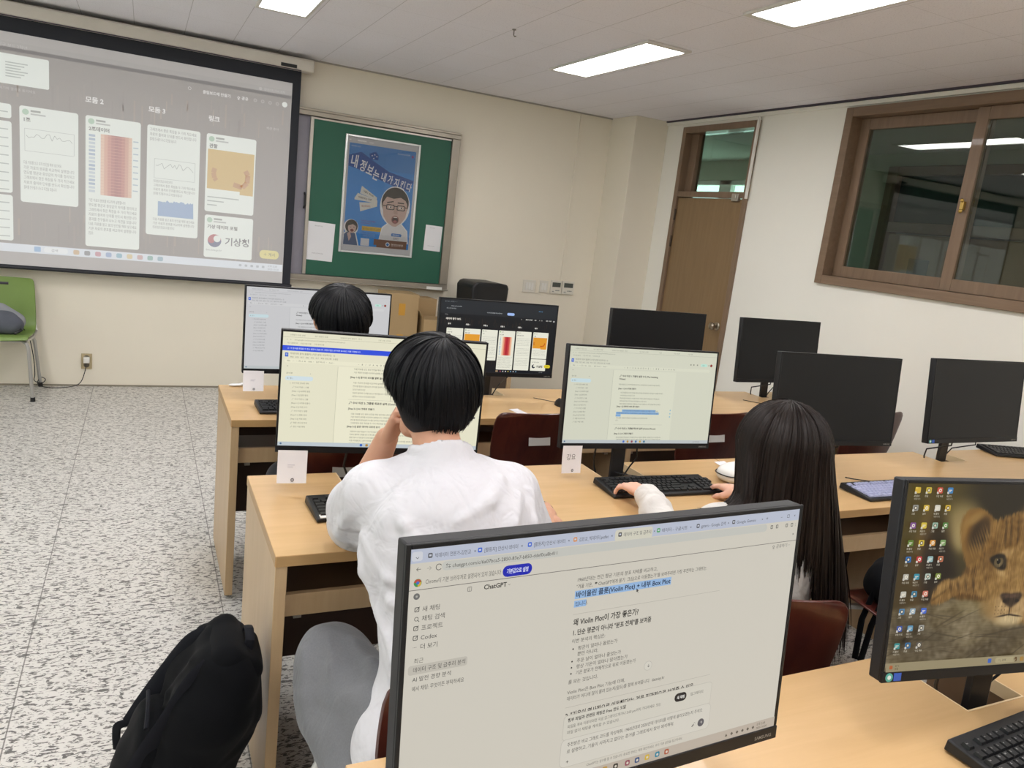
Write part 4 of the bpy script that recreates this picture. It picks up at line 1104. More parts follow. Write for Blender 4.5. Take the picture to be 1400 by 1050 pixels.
    Q = np.stack([i, i+Wd, i+Wd+1, i+1], -1).reshape(-1, 4)
    g = G('wallpaper picture'); g.set(.35, 0, .3); g.p.inputs['Base Color'].default_value = (.004, .004, .004, 1)
    at = g.node('ShaderNodeAttribute'); at.attribute_name = 'picture'; g.link(at.outputs['Color'], g.p.inputs['Emission Color']); g.p.inputs['Emission Strength'].default_value = SK
    o = np_mesh('wallpaper', P.reshape(-1, 3), Q, g.m, parent, smooth=False)
    lin_ = np.where(img <= .04045, img/12.92, ((img+.055)/1.055)**2.4).reshape(-1, 3)
    ca = o.data.color_attributes.new('picture', 'FLOAT_COLOR', 'POINT')
    ca.data.foreach_set('color', np.concatenate([lin_, np.ones((len(lin_), 1))], 1).astype(np.float32).ravel())
    return o

def paint_lion(s):
    pm = glow(SK); s.maker = pm
    # desktop icons
    cols = [62, 137, 215, 288]
    ic = ['#c9a63a', '#c8b03e', '#c04a3a', '#3a7ab0', '#8d8c86', '#c8a83c', '#cfcabb', '#c9a63a', '#7a4a8a', '#c9b23e', '#8fae9a', '#4a7a3a', '#5a7a2e', '#c8ae38', '#c88a3a', '#7a9a60', '#2f6aa8', '#b8323a', '#8fb0b0', '#b86a4a', '#a9a69c', '#2f8aa0', '#b0c0b4', '#7a8a3a', '#bcb8ac', '#3a7a9a', '#bf6a5a', None, '#4a7aa0', '#8aa0b0', '#3a60c0', None, '#35509a', '#5a8fae', '#9a9a94', None, '#3a8a8a', '#2f6a9a', '#55504a', None]
    for i, c in enumerate(ic):
        if not c: continue
        r, q = divmod(i, 4)
        x = cols[q]-r*1.2+ (0 if r < 7 else 6); y = 36+r*100-(0 if r < 4 else 6)
        s.rect(x-19, y-17, 38, 34, c, 30, r=6)
        if i % 3 == 1: s.disc(x, y, 11, '#2a2620', 31); s.disc(x, y, 7, '#d8d0bc', 32)
        elif i % 3 == 2: s.disc(x+2, y, 10, '#e6e0d0', 31); s.disc(x+2, y, 5, c, 32)
        elif i not in (0, 7): s.rect(x-11, y-4, 22, 4, '#ded8c8', 31); s.rect(x-11, y+4, 15, 4, '#ded8c8', 31)
        else: s.rect(x-19, y-17, 18, 8, '#e0c25a', 31)
        s.rect(x-21, y+8, 12, 12, '#dedacb', 33); s.line([(x-19, y+18), (x-12, y+11)], 2.5, '#3a5a90', 34)
        s.text(x-24, y+38, 13, ['새 폴더', '한글', '수업 자료', '계산기', '그림', '설정'][i % 6], '#cfc9b8', 30, maxw=50)
        if i % 3 == 0: s.text(x-20, y+54, 12, '바로가기', '#b8b2a2', 30, maxw=42)
    s.rect(0, 1028, 1920, 52, '#8f8467', 35); s.rect(22, 1042, 22, 22, '#a8572e', 36, r=5); s.text(60, 1050, 14, '20°C', '#3c3627', 36); s.text(60, 1068, 14, '맑음', '#3c3627', 36)
    s.rect(735, 1040, 26, 26, '#3a5fae', 36, r=4); s.rect(790, 1036, 160, 34, '#a39878', 36, r=15); s.text(815, 1060, 17, '🔍 검색', '#3c3627', 37)
    for i, c in enumerate(('#5a4024', '#a07a3a', '#33332f', '#8f4a5a', '#35507a', '#c9a83a', '#2f7f98')): s.rect(930+i*52, 1040, 28, 28, c, 36, r=7)

# projected picture: pinboard page glowing in place of projector light, wash-out in the colours
def proj_glow_maker(c):
    k = 'projected %s' % c
    if k not in bpy.data.materials:
        g = G(k); g.set(.8, 0, .1)
        a = lin(c)
        g.p.inputs['Base Color'].default_value = (.36, .35, .35, 1)
        g.p.inputs['Emission Color'].default_value = (*a, 1); g.p.inputs['Emission Strength'].default_value = PROJ_K*SK
    return bpy.data.materials[k]
PROJ_K = .55
BGP = '#84807d'
s = Sheet(2391, 1563, 2.391, 1.563, (-1.66, SY-.0005, 2.478), (1, 0, 0), (0, 0, -1), .0003); s.maker = proj_glow_maker
s.rect(0, 0, 2391, 1563, '#a29f9d', 0)
s.rect(0, 95, 2388, 1320, BGP, 1)
s.rect(0, 60, 2388, 60, '#9a9896', 1)
for i in range(120):
    r = random.Random(i*3); c = ['#8e8681', '#96897e', '#7d7876', '#8a847f', '#9c9186'][i % 5]
    s.rect(r.uniform(0, 2340), r.choice((250, 300, 1150, 1200, 1260))+r.uniform(-40, 60), r.uniform(6, 14), r.uniform(50, 190), c, 2)
CARD = '#eef6ee'
def txt(x, y, sz, t, c='#5e625e', L=5, **k): s.text(x, y, sz, t, c, L, **k)
def card(x, y, w, h, name, hd):
    s.rect(x, y, w, h, CARD, 3, r=16)
    s.disc(x+36, y+38, 20, '#a9cdb2' if hd != '2조 데이터' else '#8dc06a', 4); s.rect(x+66, y+22, 60, 13, '#8f9691', 4); s.rect(x+66, y+44, 90, 10, '#b4bab5', 4)
    txt(x+20, y+100, 32, hd, '#4a4e4a', bold=.03)
s.rect(471, 139, 284, 195, CARD, 3, r=10); s.rect(0, 139, 480, 195, CARD, 3)
for j in range(6): s.rect(500, 190+j*18, 130-(j % 3)*20, 7, '#a9b4ae', 4)
txt(380, 95, 26, '데이터 탐구 보드 2학년', '#c4c2c0', 3); txt(460, 372, 22, '여기에 결과를 올리세요', '#c4c2c0', 3)
for x, y, t in ((975, 372, '모둠 2'), (1380, 372, '모둠 3'), (1790, 372, '링크')): txt(x, y, 44, t, '#f4f4f2', 3, bold=.03)
txt(2210, 372, 24, '섹션 추가', '#d4d3d1', 3)
txt(1640, 176, 30, '○', '#e4e4e2', 3); txt(1744, 184, 27, '클립보드에 만들기', '#f0f0ee', 3, bold=.02, maxw=195); txt(1985, 184, 27, '⇪ 공유', '#f0f0ee', 3, bold=.02)
for i in range(4): s.disc(2120+i*55, 172, 13, '#b4b2b0', 3); s.disc(2120+i*55, 172, 8, '#94908d', 4)
s.disc(2340, 168, 20, '#eef4ee', 3); txt(2180, 86, 20, '업데이트 다시 시작', '#cfcecc', 3); s.disc(2155, 80, 12, '#b8b6b4', 3)
for x0, y0, h in ((330, 465, 95), (330, 580, 482), (330, 1077, 316)):
    s.rect(x0, y0, 200, h, CARD, 3, r=16)
    for j in range(int(h/60)): s.rect(x0+100, y0+50+j*58, 80, 7, '#a9b4ae', 4)
s.rect(0, 465, 320, 900, CARD, 3, r=16)
card(577, 463, 355, 651, '', '1조'); card(977, 463, 355, 924, '', '2조데이터'); s.rect(1375, 465, 362, 797, CARD, 3, r=16); card(1782, 465, 360, 580, '', '관찰'); card(1786, 1071, 358, 326, '', '기상 데이터 포털')
def chart(x, y, w, h, c='#b9c2bc'):
    s.rect(x, y, w, 3, c, 4); s.rect(x, y+h, w, 3, c, 4); s.rect(x, y, 3, h, c, 4); s.rect(x+w, y, 3, h, c, 4)
    r = random.Random(int(x)); s.line([(x+10+i*(w-20)/18, y+h*.3+r.uniform(-.16, .16)*h+abs(i-9)*h*.012) for i in range(19)], 3, '#96a09a', 5)
chart(605, 610, 300, 150)
for j in range(6): s.text(597, 850+j*34, 26, BODY[j], '#767b77', 5, maxw=(230 if j == 0 else 310 if j < 5 else 200))
for j in range(5): pass
HM = ('#e9c7ae', '#dba58f', '#c98478', '#b56a66', '#a85b5c', '#b06363', '#c07a70', '#d39d88', '#e4c0a6')
for j in range(9): s.rect(1073+j*22.5, 580, 23, 430, HM[j], 5)
for j in range(20): s.rect(1073, 590+j*21, 203, 2.4, '#d8a894', 6)
for j in range(16): s.rect(998, 590+j*26, 40, 16, '#9fb6cc' if j % 4 < 2 else '#c3d2da', 5)
for j in range(9): s.rect(1284, 600+j*44, 34, 8, '#a9c0cc', 5)
for j in range(8): s.text(997, 1062+j*34, 26, BODY[(j+1) % 6], '#6e736f', 5, maxw=(240 if j == 0 else 315 if j < 7 else 30))
for j in range(3): s.text(1392, 505+j*34, 26, BODY[(j+3) % 6], '#6e736f', 5, maxw=(318, 318, 180)[j])
chart(1425, 700, 280, 140)
for j in range(4): s.text(1422, 872+j*30, 23, BODY[(j+2) % 6], '#6e736f', 5, maxw=(130, 290, 290, 200)[j])
pts = [(1455, 1118), (1455, 1012)]
r = random.Random(5)
for i in range(26): pts.append((1460+i*9.6, 1006+r.uniform(-9, 9)))
pts += [(1704, 1118)]; s.poly(pts, '#86a9cf', 5)
for j in range(3): s.text(1422, 1152+j*30, 23, BODY[j], '#6e736f', 5, maxw=(290, 290, 150)[j])
s.rect(1794, 578, 338, 318, '#d3b15c', 5); s.rect(1794, 872, 240, 40, CARD, 6)
s.line([(1846, 716), (1838, 750), (1846, 790), (1860, 806)], 34, '#bf8a4c', 6); s.line([(1985, 822), (2050, 838), (2085, 800), (2090, 740), (2070, 710)], 36, '#bd8449', 6)
for j in range(3): s.rect(1800, 930+j*30, (230, 120, 70)[j], 8, '#a9b4ae', 4)
s.disc(1862, 1266, 50, '#b34d57', 4); s.poly([(1812+100*.5*(1-math.cos(PI*k/14)), 1266+50*math.sin(PI*k/14)) for k in range(15)], '#3a5080', 5); s.disc(1838, 1262, 25, '#b34d57', 6); s.disc(1886, 1270, 25, '#3a5080', 6); s.disc(1880, 1250, 26, CARD, 7)
txt(1938, 1290, 68, '기상청', '#4a4d52', 5, bold=.02, maxw=205); txt(1800, 1345, 20, 'data.kma.go.kr', '#8f9691', 5)
s.rect(2203, 1305, 150, 68, '#e0d57a', 6, r=30); txt(2232, 1350, 30, '＋ 게시', '#4a4630', 7, maxw=92)
s.rect(0, 1412, 2386, 58, '#dfe8f0', 6)
s.rect(655, 1422, 40, 36, '#7eb2dc', 7, r=4); s.rect(715, 1420, 150, 40, '#eef4f6', 7, r=18); txt(760, 1450, 24, '검색', '#7a8088', 8)
for i, c in enumerate(('#c9a97a', '#7a7f86', '#c88a9a', '#8aa8d0', '#7ab4c8', '#d8c48a', '#c8a0a0', '#7ab0a8', '#8ab0c0')):
    s.rect(900+i*70, 1424, 38, 34, c, 7, r=10)
for i in range(5): s.rect(2050+i*44, 1432, 20, 18, '#a8b4bc', 7, r=4)
txt(2270, 1438, 19, '오후 2:38', '#8a949c', 7); txt(2270, 1462, 19, '2025-10-30', '#8a949c', 7)
o = s.make('glowing_projection', ps)
# ------------------------------------------------------------------ monitors in place
DEG = R(1)
DOCC = paint_docs('#e2dfc6', '#e8e5cc', '#6b6955', True, '#8f8d76')
DOCD = paint_docs('#cfd0be', '#d5d6c3', '#66685c', False, '#8b8d7e')
DOCG = paint_docs('#c6c6c8', '#cccccd', '#6d6f74', False, '#94969a')
monitor('large nearest monitor showing a chat page with text, brand lettering on its chin', .272, -5.907, .876, 2.6*DEG, 5*DEG, (.355, -5.80), paint_chat)
mb_ = monitor('monitor with a lion-cub wallpaper and desktop icons', 1.186, -5.884, .878, -9.2*DEG, 6.7*DEG, (1.262, -5.80), paint_lion)
wallpaper(mb_, tilt_mat(6.7*DEG, .878-DZ))
monitor('monitor with a blue banner across its document, facing the white t-shirt', .363, -4.446, .863, -8.4*DEG, .6*DEG, (.36, -4.405), DOCC)
monitor('monitor showing a document with blue highlighted lines, by the long-haired person', 1.316, -4.445, .857, -4.2*DEG, 5*DEG, (1.275, -4.405), DOCD)
monitor('switched-off monitor right behind the long-haired person\'s head', 2.208, -4.527, .875, -4.9*DEG, 5.6*DEG, (2.23, -4.405), off=True)
mf_ = monitor('switched-off monitor under the corridor window, sticker on its lower left corner', 3.025, -4.571, .886, -.3*DEG, 7*DEG, (3.075, -4.42), off=True)
monitor('monitor with a grey document, left half behind the front-row person\'s hair', .384, -3.365, .870, .4*DEG, 1.8*DEG, (.375, -3.19), DOCG)
monitor('dark-page pinboard monitor below the black loudspeaker', 1.25, -3.315, .866, -2.4*DEG, 3*DEG, (1.262, -3.19), paint_board(False))
monitor('switched-off monitor in front of the brown door', 2.19, -3.315, .872, .5*DEG, 3*DEG, (2.17, -3.19), off=True)
monitor('switched-off monitor against the bare wall between door and window', 3.023, -3.369, .876, 1.6*DEG, 5.3*DEG, (3.13, -3.19), off=True)
# stickers on two chins
def sticker(t, tl, z, x0=-.30):
    TM = tilt_mat(tl, z-DZ)
    m = MB(); m.cyl((x0+.008, -.0022, .010), (x0+.008, -.0016, .010), .008, n=16, mi=0); m.box((x0+.018, -.0022, .003), (x0+.034, -.0016, .017), 1); m.cyl((x0+.008, -.0024, .010), (x0+.008, -.0022, .010), .004, n=12, mi=2)
    m.v = [tuple(TM @ Vector(p)) for p in m.v]
    m.build('energy_sticker', [print_maker('#4fa39a'), print_maker('#2f56b8'), print_maker('#d9e4e4')], t)
sticker(mb_, 6.7*DEG, .878); sticker(mf_, 7*DEG, .886)

# ------------------------------------------------------------------ keyboards
M_KB = mat('black keyboard plastic', '#0f1013', .45, bump=.04, bscale=900); M_KEY = mat('black key', '#131417', .42, bump=.03, bscale=900); M_LEG = mat('key legend', '#c9c9c6', .5, var=0)
M_KEYB = mat('lilac key cover', '#a7abca', .45); M_KEYR = mat('pale grey keyboard rim', '#c2c4cc', .4)
def key_rows():
    rows = []
    U = .019
    rows.append((.0, [(0, 1, 'Esc')]+[(1.9+i+(i//4)*.45, 1, 'F%d' % (i+1)) for i in range(12)]+[(15.2+i, 1, t) for i, t in enumerate(('Prt', 'Scr', 'Pau'))]))
    def seq(y, items, x=0):
        out = []
        for w, t in items: out.append((x, w, t)); x += w
        rows.append((y, out)); return out
    a = seq(1.25, [(1, c) for c in '`1234567890-=']+[(2, '←')]); b = seq(2.25, [(1.5, 'Tab')]+[(1, c) for c in 'QWERTYUIOP[]']+[(1.5, '\\')])
    c = seq(3.25, [(1.8, 'Caps')]+[(1, c) for c in "ASDFGHJKL;'"]+[(2.2, 'Enter')]); d = seq(4.25, [(2.3, 'Shift')]+[(1, c) for c in 'ZXCVBNM,./']+[(2.7, 'Shift')])
    e = seq(5.25, [(1.3, 'Ctrl'), (1.2, '⊞'), (1.2, 'Alt'), (1.2, '한자'), (5, ''), (1.2, '한/영'), (1.2, 'Alt'), (1.35, '☰'), (1.35, 'Ctrl')])
    a += [(15.2+i, 1, t) for i, t in enumerate(('Ins', 'Hm', 'PU'))]; b += [(15.2+i, 1, t) for i, t in enumerate(('Del', 'End', 'PD'))]
    d += [(16.2, 1, '↑')]; e += [(15.2+i, 1, t) for i, t in enumerate('←↓→')]
    for row, ks in ((a, 'N/*-'), (b, '789+'), (c, '456'), (d, '123')):
        row += [(18.5+i, 1, t) for i, t in enumerate(ks)]
    e += [(18.5, 2, '0'), (20.5, 1, '.')]
    return U, rows
def keyboard(label, x, y, rz, keymat, body, near=False, card=False, cable=True):
    t = thing('keyboard', label, 'keyboard', (x, y, DZ), rz, 'computer keyboards')
    U, rows = key_rows(); w, dp = .446, .148
    # wedge body: local x right, y away; back higher
    m = MB(); hb, hf = .026, .013
    vs = [(-w/2, -dp/2, .002), (w/2, -dp/2, .002), (w/2, dp/2, .004), (-w/2, dp/2, .004), (-w/2+.002, -dp/2+.001, hf), (w/2-.002, -dp/2+.001, hf), (w/2-.002, dp/2-.002, hb), (-w/2+.002, dp/2-.002, hb)]
    m.add(vs, [(3, 2, 1, 0), (4, 5, 6, 7), (0, 1, 5, 4), (1, 2, 6, 5), (2, 3, 7, 6), (3, 0, 4, 7)])
    m.build('body', body, t, bevel=.003)
    m = MB()
    for sx in (-1, 1):
        m.cyl((sx*.18, -dp/2+.02, 0), (sx*.18, -dp/2+.02, .003), .008, n=8); m.cyl((sx*.18, dp/2-.02, 0), (sx*.18, dp/2-.02, .005), .008, n=8)
    m.build('rubber_foot', M_BLACKP, t)
    def zt(yy): return hf+(hb-hf)*(yy+dp/2)/dp
    ang = math.atan2(hb-hf, dp)
    def shape(mb, kx, kw, ky):
        x0 = -w/2+.013+kx*U*1.02; x1 = x0+kw*U*1.02-.0022; y1 = dp/2-.020-ky*U*.98; y0 = y1-U*.98+.0022
        za, zb = zt(y0), zt(y1); h = .006; i = .0018
        mb.add([(x0, y0, za), (x1, y0, za), (x1, y1, zb), (x0, y1, zb), (x0+i, y0+i*.6, za+h), (x1-i, y0+i*.6, za+h), (x1-i, y1-i*1.3, zb+h), (x0+i, y1-i*1.3, zb+h)],
               [(4, 5, 6, 7), (0, 1, 5, 4), (1, 2, 6, 5), (2, 3, 7, 6), (3, 0, 4, 7)])
        return x0+i, y1-i*1.3, zb+h
    if near:
        lg = Sheet(446, 148, w, dp, (-w/2, dp/2, hb+.0064), (1, 0, 0), (0, -math.cos(ang), -math.sin(ang)), .0001); lg.maker = lambda c: M_LEG
        for ky, ks in rows:
            for kx, kw, tx in ks:
                mb = MB(); px, py, pz = shape(mb, kx, kw, ky); mb.build('key', keymat, t)
                if tx and near != 'plain': lg.text((px+w/2)*1000+1.6, (dp/2-py)*1000+6.2, 5.2 if len(tx) == 1 else 3.6, tx, 'k', 1, bold=.01)
        if near != 'plain' and lg.v: lg.make('key_legend', t)
    else:
        mb = MB()
        for ky, ks in rows:
            for kx, kw, tx in ks: shape(mb, kx, kw, ky)
        mb.build('key_field', keymat, t)
    if card:
        MB().at((-w/2+.06, -dp/2+.008, zt(-dp/2)+.0005), (ang, 0, 0)).box((-.05, -.006, 0), (.055, .012, .002)).build('paper_strip', M_LABEL, t)
    if cable:
        m = MB(); m.tube([(.03, dp/2-.004, .014), (.02, dp/2+.02, .008), (-.01, dp/2+.05, .004), (-.06, dp/2+.08, .004), (-.075, dp/2+.10, .004)], .0022, 8); m.build('cable', M_BLACKP, t)
    return t
keyboard('black keyboard at the bottom right corner, in front of the lion-cub monitor', 1.247, -5.948, .06, M_KEY, M_KB, near='legend', cable=False)
keyboard('black keyboard under the hands of the long-haired person', 1.335, -4.575, -.035, M_KEY, M_KB, near='plain')
keyboard('keyboard with a lilac key cover on the second row desk, right of the long hair', 2.338, -4.742, .0, M_KEYB, M_KB, near='plain')
keyboard('black keyboard with a paper strip left of the white t-shirt', .352, -4.600, .04, M_KEY, M_KB, card=True, cable=False)
keyboard('black keyboard at the right edge of the photo beside a switched-off monitor', 3.74, -4.40, -.32, M_KEY, M_KB, cable=False)
keyboard('black keyboard on the front row desk below the grey document monitor', .345, -3.50, .03, M_KEY, M_KB, cable=False)
keyboard('black keyboard in front of the switched-off monitor between door and window', 3.24, -3.50, .0, M_KEY, M_KB, cable=False)
def mouse(label, x, y, rz):
    t = thing('computer_mouse', label, 'mouse', (x, y, DZ), rz, 'computer mice')
    V = []; F = []; n, k = 9, 16
    for i in range(n):
        u = i/(n-1); z = .036*math.sin(u*PI/2)
        sc = math.cos(u*PI/2)**.5 if u < 1 else .02
        for j in range(k):
            a = 2*PI*j/k; V.append((.031*sc*math.cos(a), .054*sc*math.sin(a)-.006*u, z))
    for i in range(n-1):
        for j in range(k): F.append((i*k+j, i*k+(j+1) % k, (i+1)*k+(j+1) % k, (i+1)*k+j))
    F.append(tuple(range(k-1, -1, -1))); F.append(tuple((n-1)*k+j for j in range(k)))
    MB().add(V, F).build('shell', M_BLACKP, t)
    MB().at((0, .028, .027), (0, PI/2, 0)).cyl((0, 0, -.003), (0, 0, .003), .008, n=14).build('wheel', mat('wheel rubber', '#3b3c40', .6) if 'wheel rubber' not in bpy.data.materials else bpy.data.materials['wheel rubber'], t)
    m = MB(); m.tube([(0, .05, .008), (.0, .09, .003), (-.03, .14, .003), (-.05, .17, .003)], .0018, 6); m.build('cable', M_BLACKP, t)
mouse('black mouse under the right hand of the long-haired person', 1.592, -4.665, .05)
mouse('black mouse on the front row desk, left end just behind the document monitor', 1.575, -3.44, .2)
mouse('black mouse beside the lower edge of a switched-off monitor by the door', 2.93, -3.46, .1)
mouse('black mouse under the right hand of the person in the white t-shirt', .80, -4.72, .0)

# ------------------------------------------------------------------ small things on the desks
M_PAPER = mat('note paper', '#e4e2e6', .7, var=.02)
def name_card(label, x, y, z0, w, h, rz, scribble=False, mark=True):
    t = thing('paper_card', label, 'card', (x, y, z0), rz, 'white cards hung below monitors')
    V = []; n = 5
    for i in range(n):
        u = i/(n-1); V += [(-w/2, -.012*u*u, h*(1-u)), (w/2, -.010*u*u, h*(1-u))]
    V2 = [(a, b+.0006, c) for a, b, c in V]
    F = [(2*i, 2*i+1, 2*i+3, 2*i+2) for i in range(n-1)]+[(2*n+2*i, 2*n+2*i+2, 2*n+2*i+3, 2*n+2*i+1) for i in range(n-1)]
    F += [(0, 2*n, 2*n+1, 1), (2*n-2, 2*n-1, 4*n-1, 4*n-2)]+[(2*i, 2*i+2, 2*n+2*i+2, 2*n+2*i) for i in range(n-1)]+[(2*i+1, 2*n+2*i+1, 2*n+2*i+3, 2*i+3) for i in range(n-1)]
    MB().add(V+V2, F).build('card', M_PAPER, t)
    s = Sheet(100, 100, w, h, (-w/2, -.0145, h), (1, 0, 0), (0, 0, -1), .0002); s.maker = print_maker
    if scribble: s.text(14, 48, 26, '강요', '#4a4a50', 1, bold=.0, rot=-.05)
    else: s.rect(34, 40, 24, 2, '#b9b9c6', 1); s.rect(34, 46, 18, 2, '#b9b9c6', 1)
    s.disc(52, 88, 6, '#6a6a72', 1); s.disc(52, 88, 3, '#b9b9c0', 2)
    s.make('print', t)
name_card('white paper card hanging below the left corner of the blue-banner monitor', .106, -4.428, .777, .084, .098, -.14)
name_card('white paper card hanging below the left corner of the grey document monitor', .122, -3.372, .797, .082, .085, .0)
name_card('white card with handwriting below the left corner of the highlighted-document monitor', 1.052, -4.436, .775, .074, .096, -.07, True)
def paper(name, label, pts, z=DZ, group=None, c=None):
    m = MB(); n = len(pts); m.add([(a, b, z+.0004+.001*(i % 2)) for i, (a, b) in enumerate(pts)]+[(a, b, z+.0012+.001*(i % 2)) for i, (a, b) in enumerate(pts)], [tuple(range(n)), tuple(range(2*n-1, n-1, -1))]+[(i, i+n, (i+1) % n+n, (i+1) % n) for i in range(n)])
    o = m.build(name, c or M_PAPER, deg=20); return tag(o, label, 'paper', group)
paper('paper_slip', 'folded white slip of paper on the front row desk before the pinboard monitor', [(1.252, -3.50), (1.268, -3.585), (1.315, -3.578), (1.302, -3.492)])
paper('paper_slip', 'small printed slip on the second row desk behind the white pouch', [(1.795, -4.322), (1.85, -4.318), (1.838, -4.372), (1.785, -4.376)])
# ear bud case / tissue at the desk corner
m = MB(); m.ball((0, 0, .006), (.034, .016, .006), 8); m.ball((.03, .012, .006), (.012, .012, .006), 8)
o = m.build('wrapped_sweet', mat('clear white wrapper', '#e9e9ea', .2)); o.location = (.085, -3.095, DZ); o.rotation_euler = (0, 0, .2); tag(o, 'small white wrapped thing on the far corner of the front row desk', 'wrapper')
# white pouch
t = thing('zip_pouch', 'white pouch with a black zip on the desk beside the mouse hand', 'pouch', (1.735, -4.535, DZ), .15)
V = []; F = []; n, k = 10, 24
for i in range(n):
    u = i/(n-1); a = -PI/2+PI*u; z = .034+.034*math.sin(a); c = max(.05, math.cos(a))**.42
    for j in range(k):
        b = 2*PI*j/k; V.append((.105*c*math.copysign(abs(math.cos(b))**.7, math.cos(b)), .055*c*math.copysign(abs(math.sin(b))**.7, math.sin(b)), z*(1+.05*math.cos(b))))
for i in range(n-1):
    for j in range(k): F.append((i*k+j, i*k+(j+1) % k, (i+1)*k+(j+1) % k, (i+1)*k+j))
F += [tuple(range(k-1, -1, -1)), tuple((n-1)*k+j for j in range(k))]
MB().add(V, F).build('pouch_body', mat('white canvas', '#e6e4e0', .75, bump=.2, bscale=500), t, sub=1)
m = MB(); m.tube([(.1065*math.copysign(abs(math.cos(2*PI*j/40))**.7, math.cos(2*PI*j/40)), .0565*math.copysign(abs(math.sin(2*PI*j/40))**.7, math.sin(2*PI*j/40)), .037+.002*math.cos(2*PI*j/40)) for j in range(40)], .0022, 6, closed=True)
m.build('zip', M_BLACKP, t)

# ------------------------------------------------------------------ front wall fittings
def plate(name, label, cat, x0, x1, z0, z1, d, m, group=None, rocker=0, lcd=False):
    t = thing(name, label, cat, ((x0+x1)/2, 0, (z0+z1)/2), 0, group); w, h = (x1-x0), (z1-z0)
    MB().box((-w/2, -d, -h/2), (w/2, -.0005, h/2)).build('plate', m, t, bevel=.003)
    for i in range(rocker):
        a = -w*.32+i*w*.64/rocker; MB().box((a+.002, -d-.004, -h*.3), (a+w*.64/rocker-.002, -d-.0002, h*.3)).build('rocker', M_WHITEP, t, bevel=.002)
    if lcd:
        MB().box((-w*.38, -d-.0015, h*.02), (w*.38, -d-.0001, h*.36)).build('display', mat('grey lcd', '#4d5350', .3) if 'grey lcd' not in bpy.data.materials else bpy.data.materials['grey lcd'], t)
        m2 = MB()
        for i in range(3): m2.box((-w*.05+i*w*.13, -d-.002, -h*.28), (w*.05+i*w*.13, -d-.0001, -h*.2))
        m2.box((-w*.36, -d-.002, -h*.36), (-w*.18, -d-.0001, -h*.3)); m2.build('button', mat('grey button', '#8d908c', .5) if 'grey button' not in bpy.data.materials else bpy.data.materials['grey button'], t)
    return t
M_PLATE = mat('cream switch plastic', '#dcd8cd', .4)
plate('light_switch', 'wider white light switch left of the two thermostats on the front wall', 'switch', 2.985, 3.12, .983, 1.102, .012, M_PLATE, 'light switches', 3)
plate('light_switch', 'narrow white light switch just left of the two thermostats on the front wall', 'switch', 3.166, 3.255, .992, 1.106, .012, M_PLATE, 'light switches', 2)
plate('thermostat', 'left one of two wall thermostats with grey displays', 'thermostat', 3.283, 3.401, .988, 1.117, .022, M_PLATE, 'wall thermostats', 0, True)
plate('thermostat', 'right one of two wall thermostats with grey displays', 'thermostat', 3.411, 3.543, .990, 1.119, .022, M_PLATE, 'wall thermostats', 0, True)
m = MB(); m.box((3.383, -.012, 1.119), (3.401, -.0005, CH-.013)); o = m.build('cable_duct', M_WALLF, bevel=.002); tag(o, 'thin cream cable duct running up the front wall from the thermostats', 'cable duct')
t = thing('wall_outlet', 'wall socket low on the front wall right of the green chair', 'socket', (-.681, 0, .198), 0)
MB().box((-.037, -.010, -.06), (.037, -.0005, .06)).build('plate', mat('beige socket plate', '#b5a582', .45), t, bevel=.003)
m = MB(); m.cyl((0, -.0125, .028), (0, -.0098, .028), .02, n=18); m.cyl((0, -.0125, -.028), (0, -.0098, -.028), .02, n=18); m.build('socket_hole', mat('socket recess', '#5d5545', .5), t)
t = thing('power_cable', 'black power cable with a white plug running from the wall socket to the green chair', 'cable', (-.681, 0, 0), 0)
MB().box((-.02, -.05, .19), (.022, -.0128, .235)).build('plug', M_WHITEP, t, bevel=.004)
m = MB()
pts = [(0, -.045, .195), (-.01, -.06, .12), (-.05, -.07, .03), (-.16, -.09, .006), (-.27, -.08, .006), (-.32, -.06, .03), (-.30, -.05, .075), (-.27, -.05, .06), (-.29, -.055, .035), (-.34, -.06, .05), (-.335, -.075, .11), (-.34, -.10, .24), (-.36, -.16, .40), (-.40, -.24, .485), (-.46, -.32, .475), (-.50, -.36, .50)]
P = []
for i in range(len(pts)-1):
    p0, p1, p2, p3 = [Vector(pts[min(max(i+d, 0), len(pts)-1)]) for d in (-1, 0, 1, 2)]
    for k in range(5):
        q = k/5; P.append(.5*((2*p1)+(-p0+p2)*q+(2*p0-5*p1+4*p2-p3)*q*q+(-p0+3*p1-3*p2+p3)*q**3))
m.tube(P, .003, 8); m.build('wire', M_BLACKP, t)

# ------------------------------------------------------------------ boxes and loudspeaker behind the front row
M_CARD = mat('brown cardboard', '#a58b64', .75, vscale=4, bump=.05, bscale=120); M_TAPE = mat('yellow packing tape', '#c08f3a', .35)
def carton(label, x, y, z, w, d, h, rz=0, flaps=False, tape=(.5,)):
    t = thing('cardboard_box', label, 'box', (x, y, z), rz, 'brown cardboard boxes')
    MB().box((-w/2, -d/2, 0), (w/2, d/2, h)).build('carton', M_CARD, t, bevel=.003)
    for u in tape: MB().box((-.028, -d/2-.001, h*u-.05), (.028, -d/2-.0001, h*u+.05)).build('tape', M_TAPE, t)
    if flaps:
        for s in (-1, 1):
            m = MB(); m.add([(s*w/2, -d/2, h), (s*w/2, d/2, h), (s*(w/2+.045), d/2, h+.07), (s*(w/2+.045), -d/2, h+.07), (s*w/2, -d/2, h+.004), (s*w/2, d/2, h+.004), (s*(w/2+.043), d/2, h+.073), (s*(w/2+.043), -d/2, h+.073)], [(0, 1, 2, 3), (7, 6, 5, 4), (0, 3, 7, 4), (1, 5, 6, 2), (2, 6, 7, 3), (0, 4, 5, 1)])
            m.build('flap', M_CARD, t)
carton('tall brown box standing below the right half of the green board', 1.655, -.35, .0, .29, .26, .935, 0, False, (.86, .58))
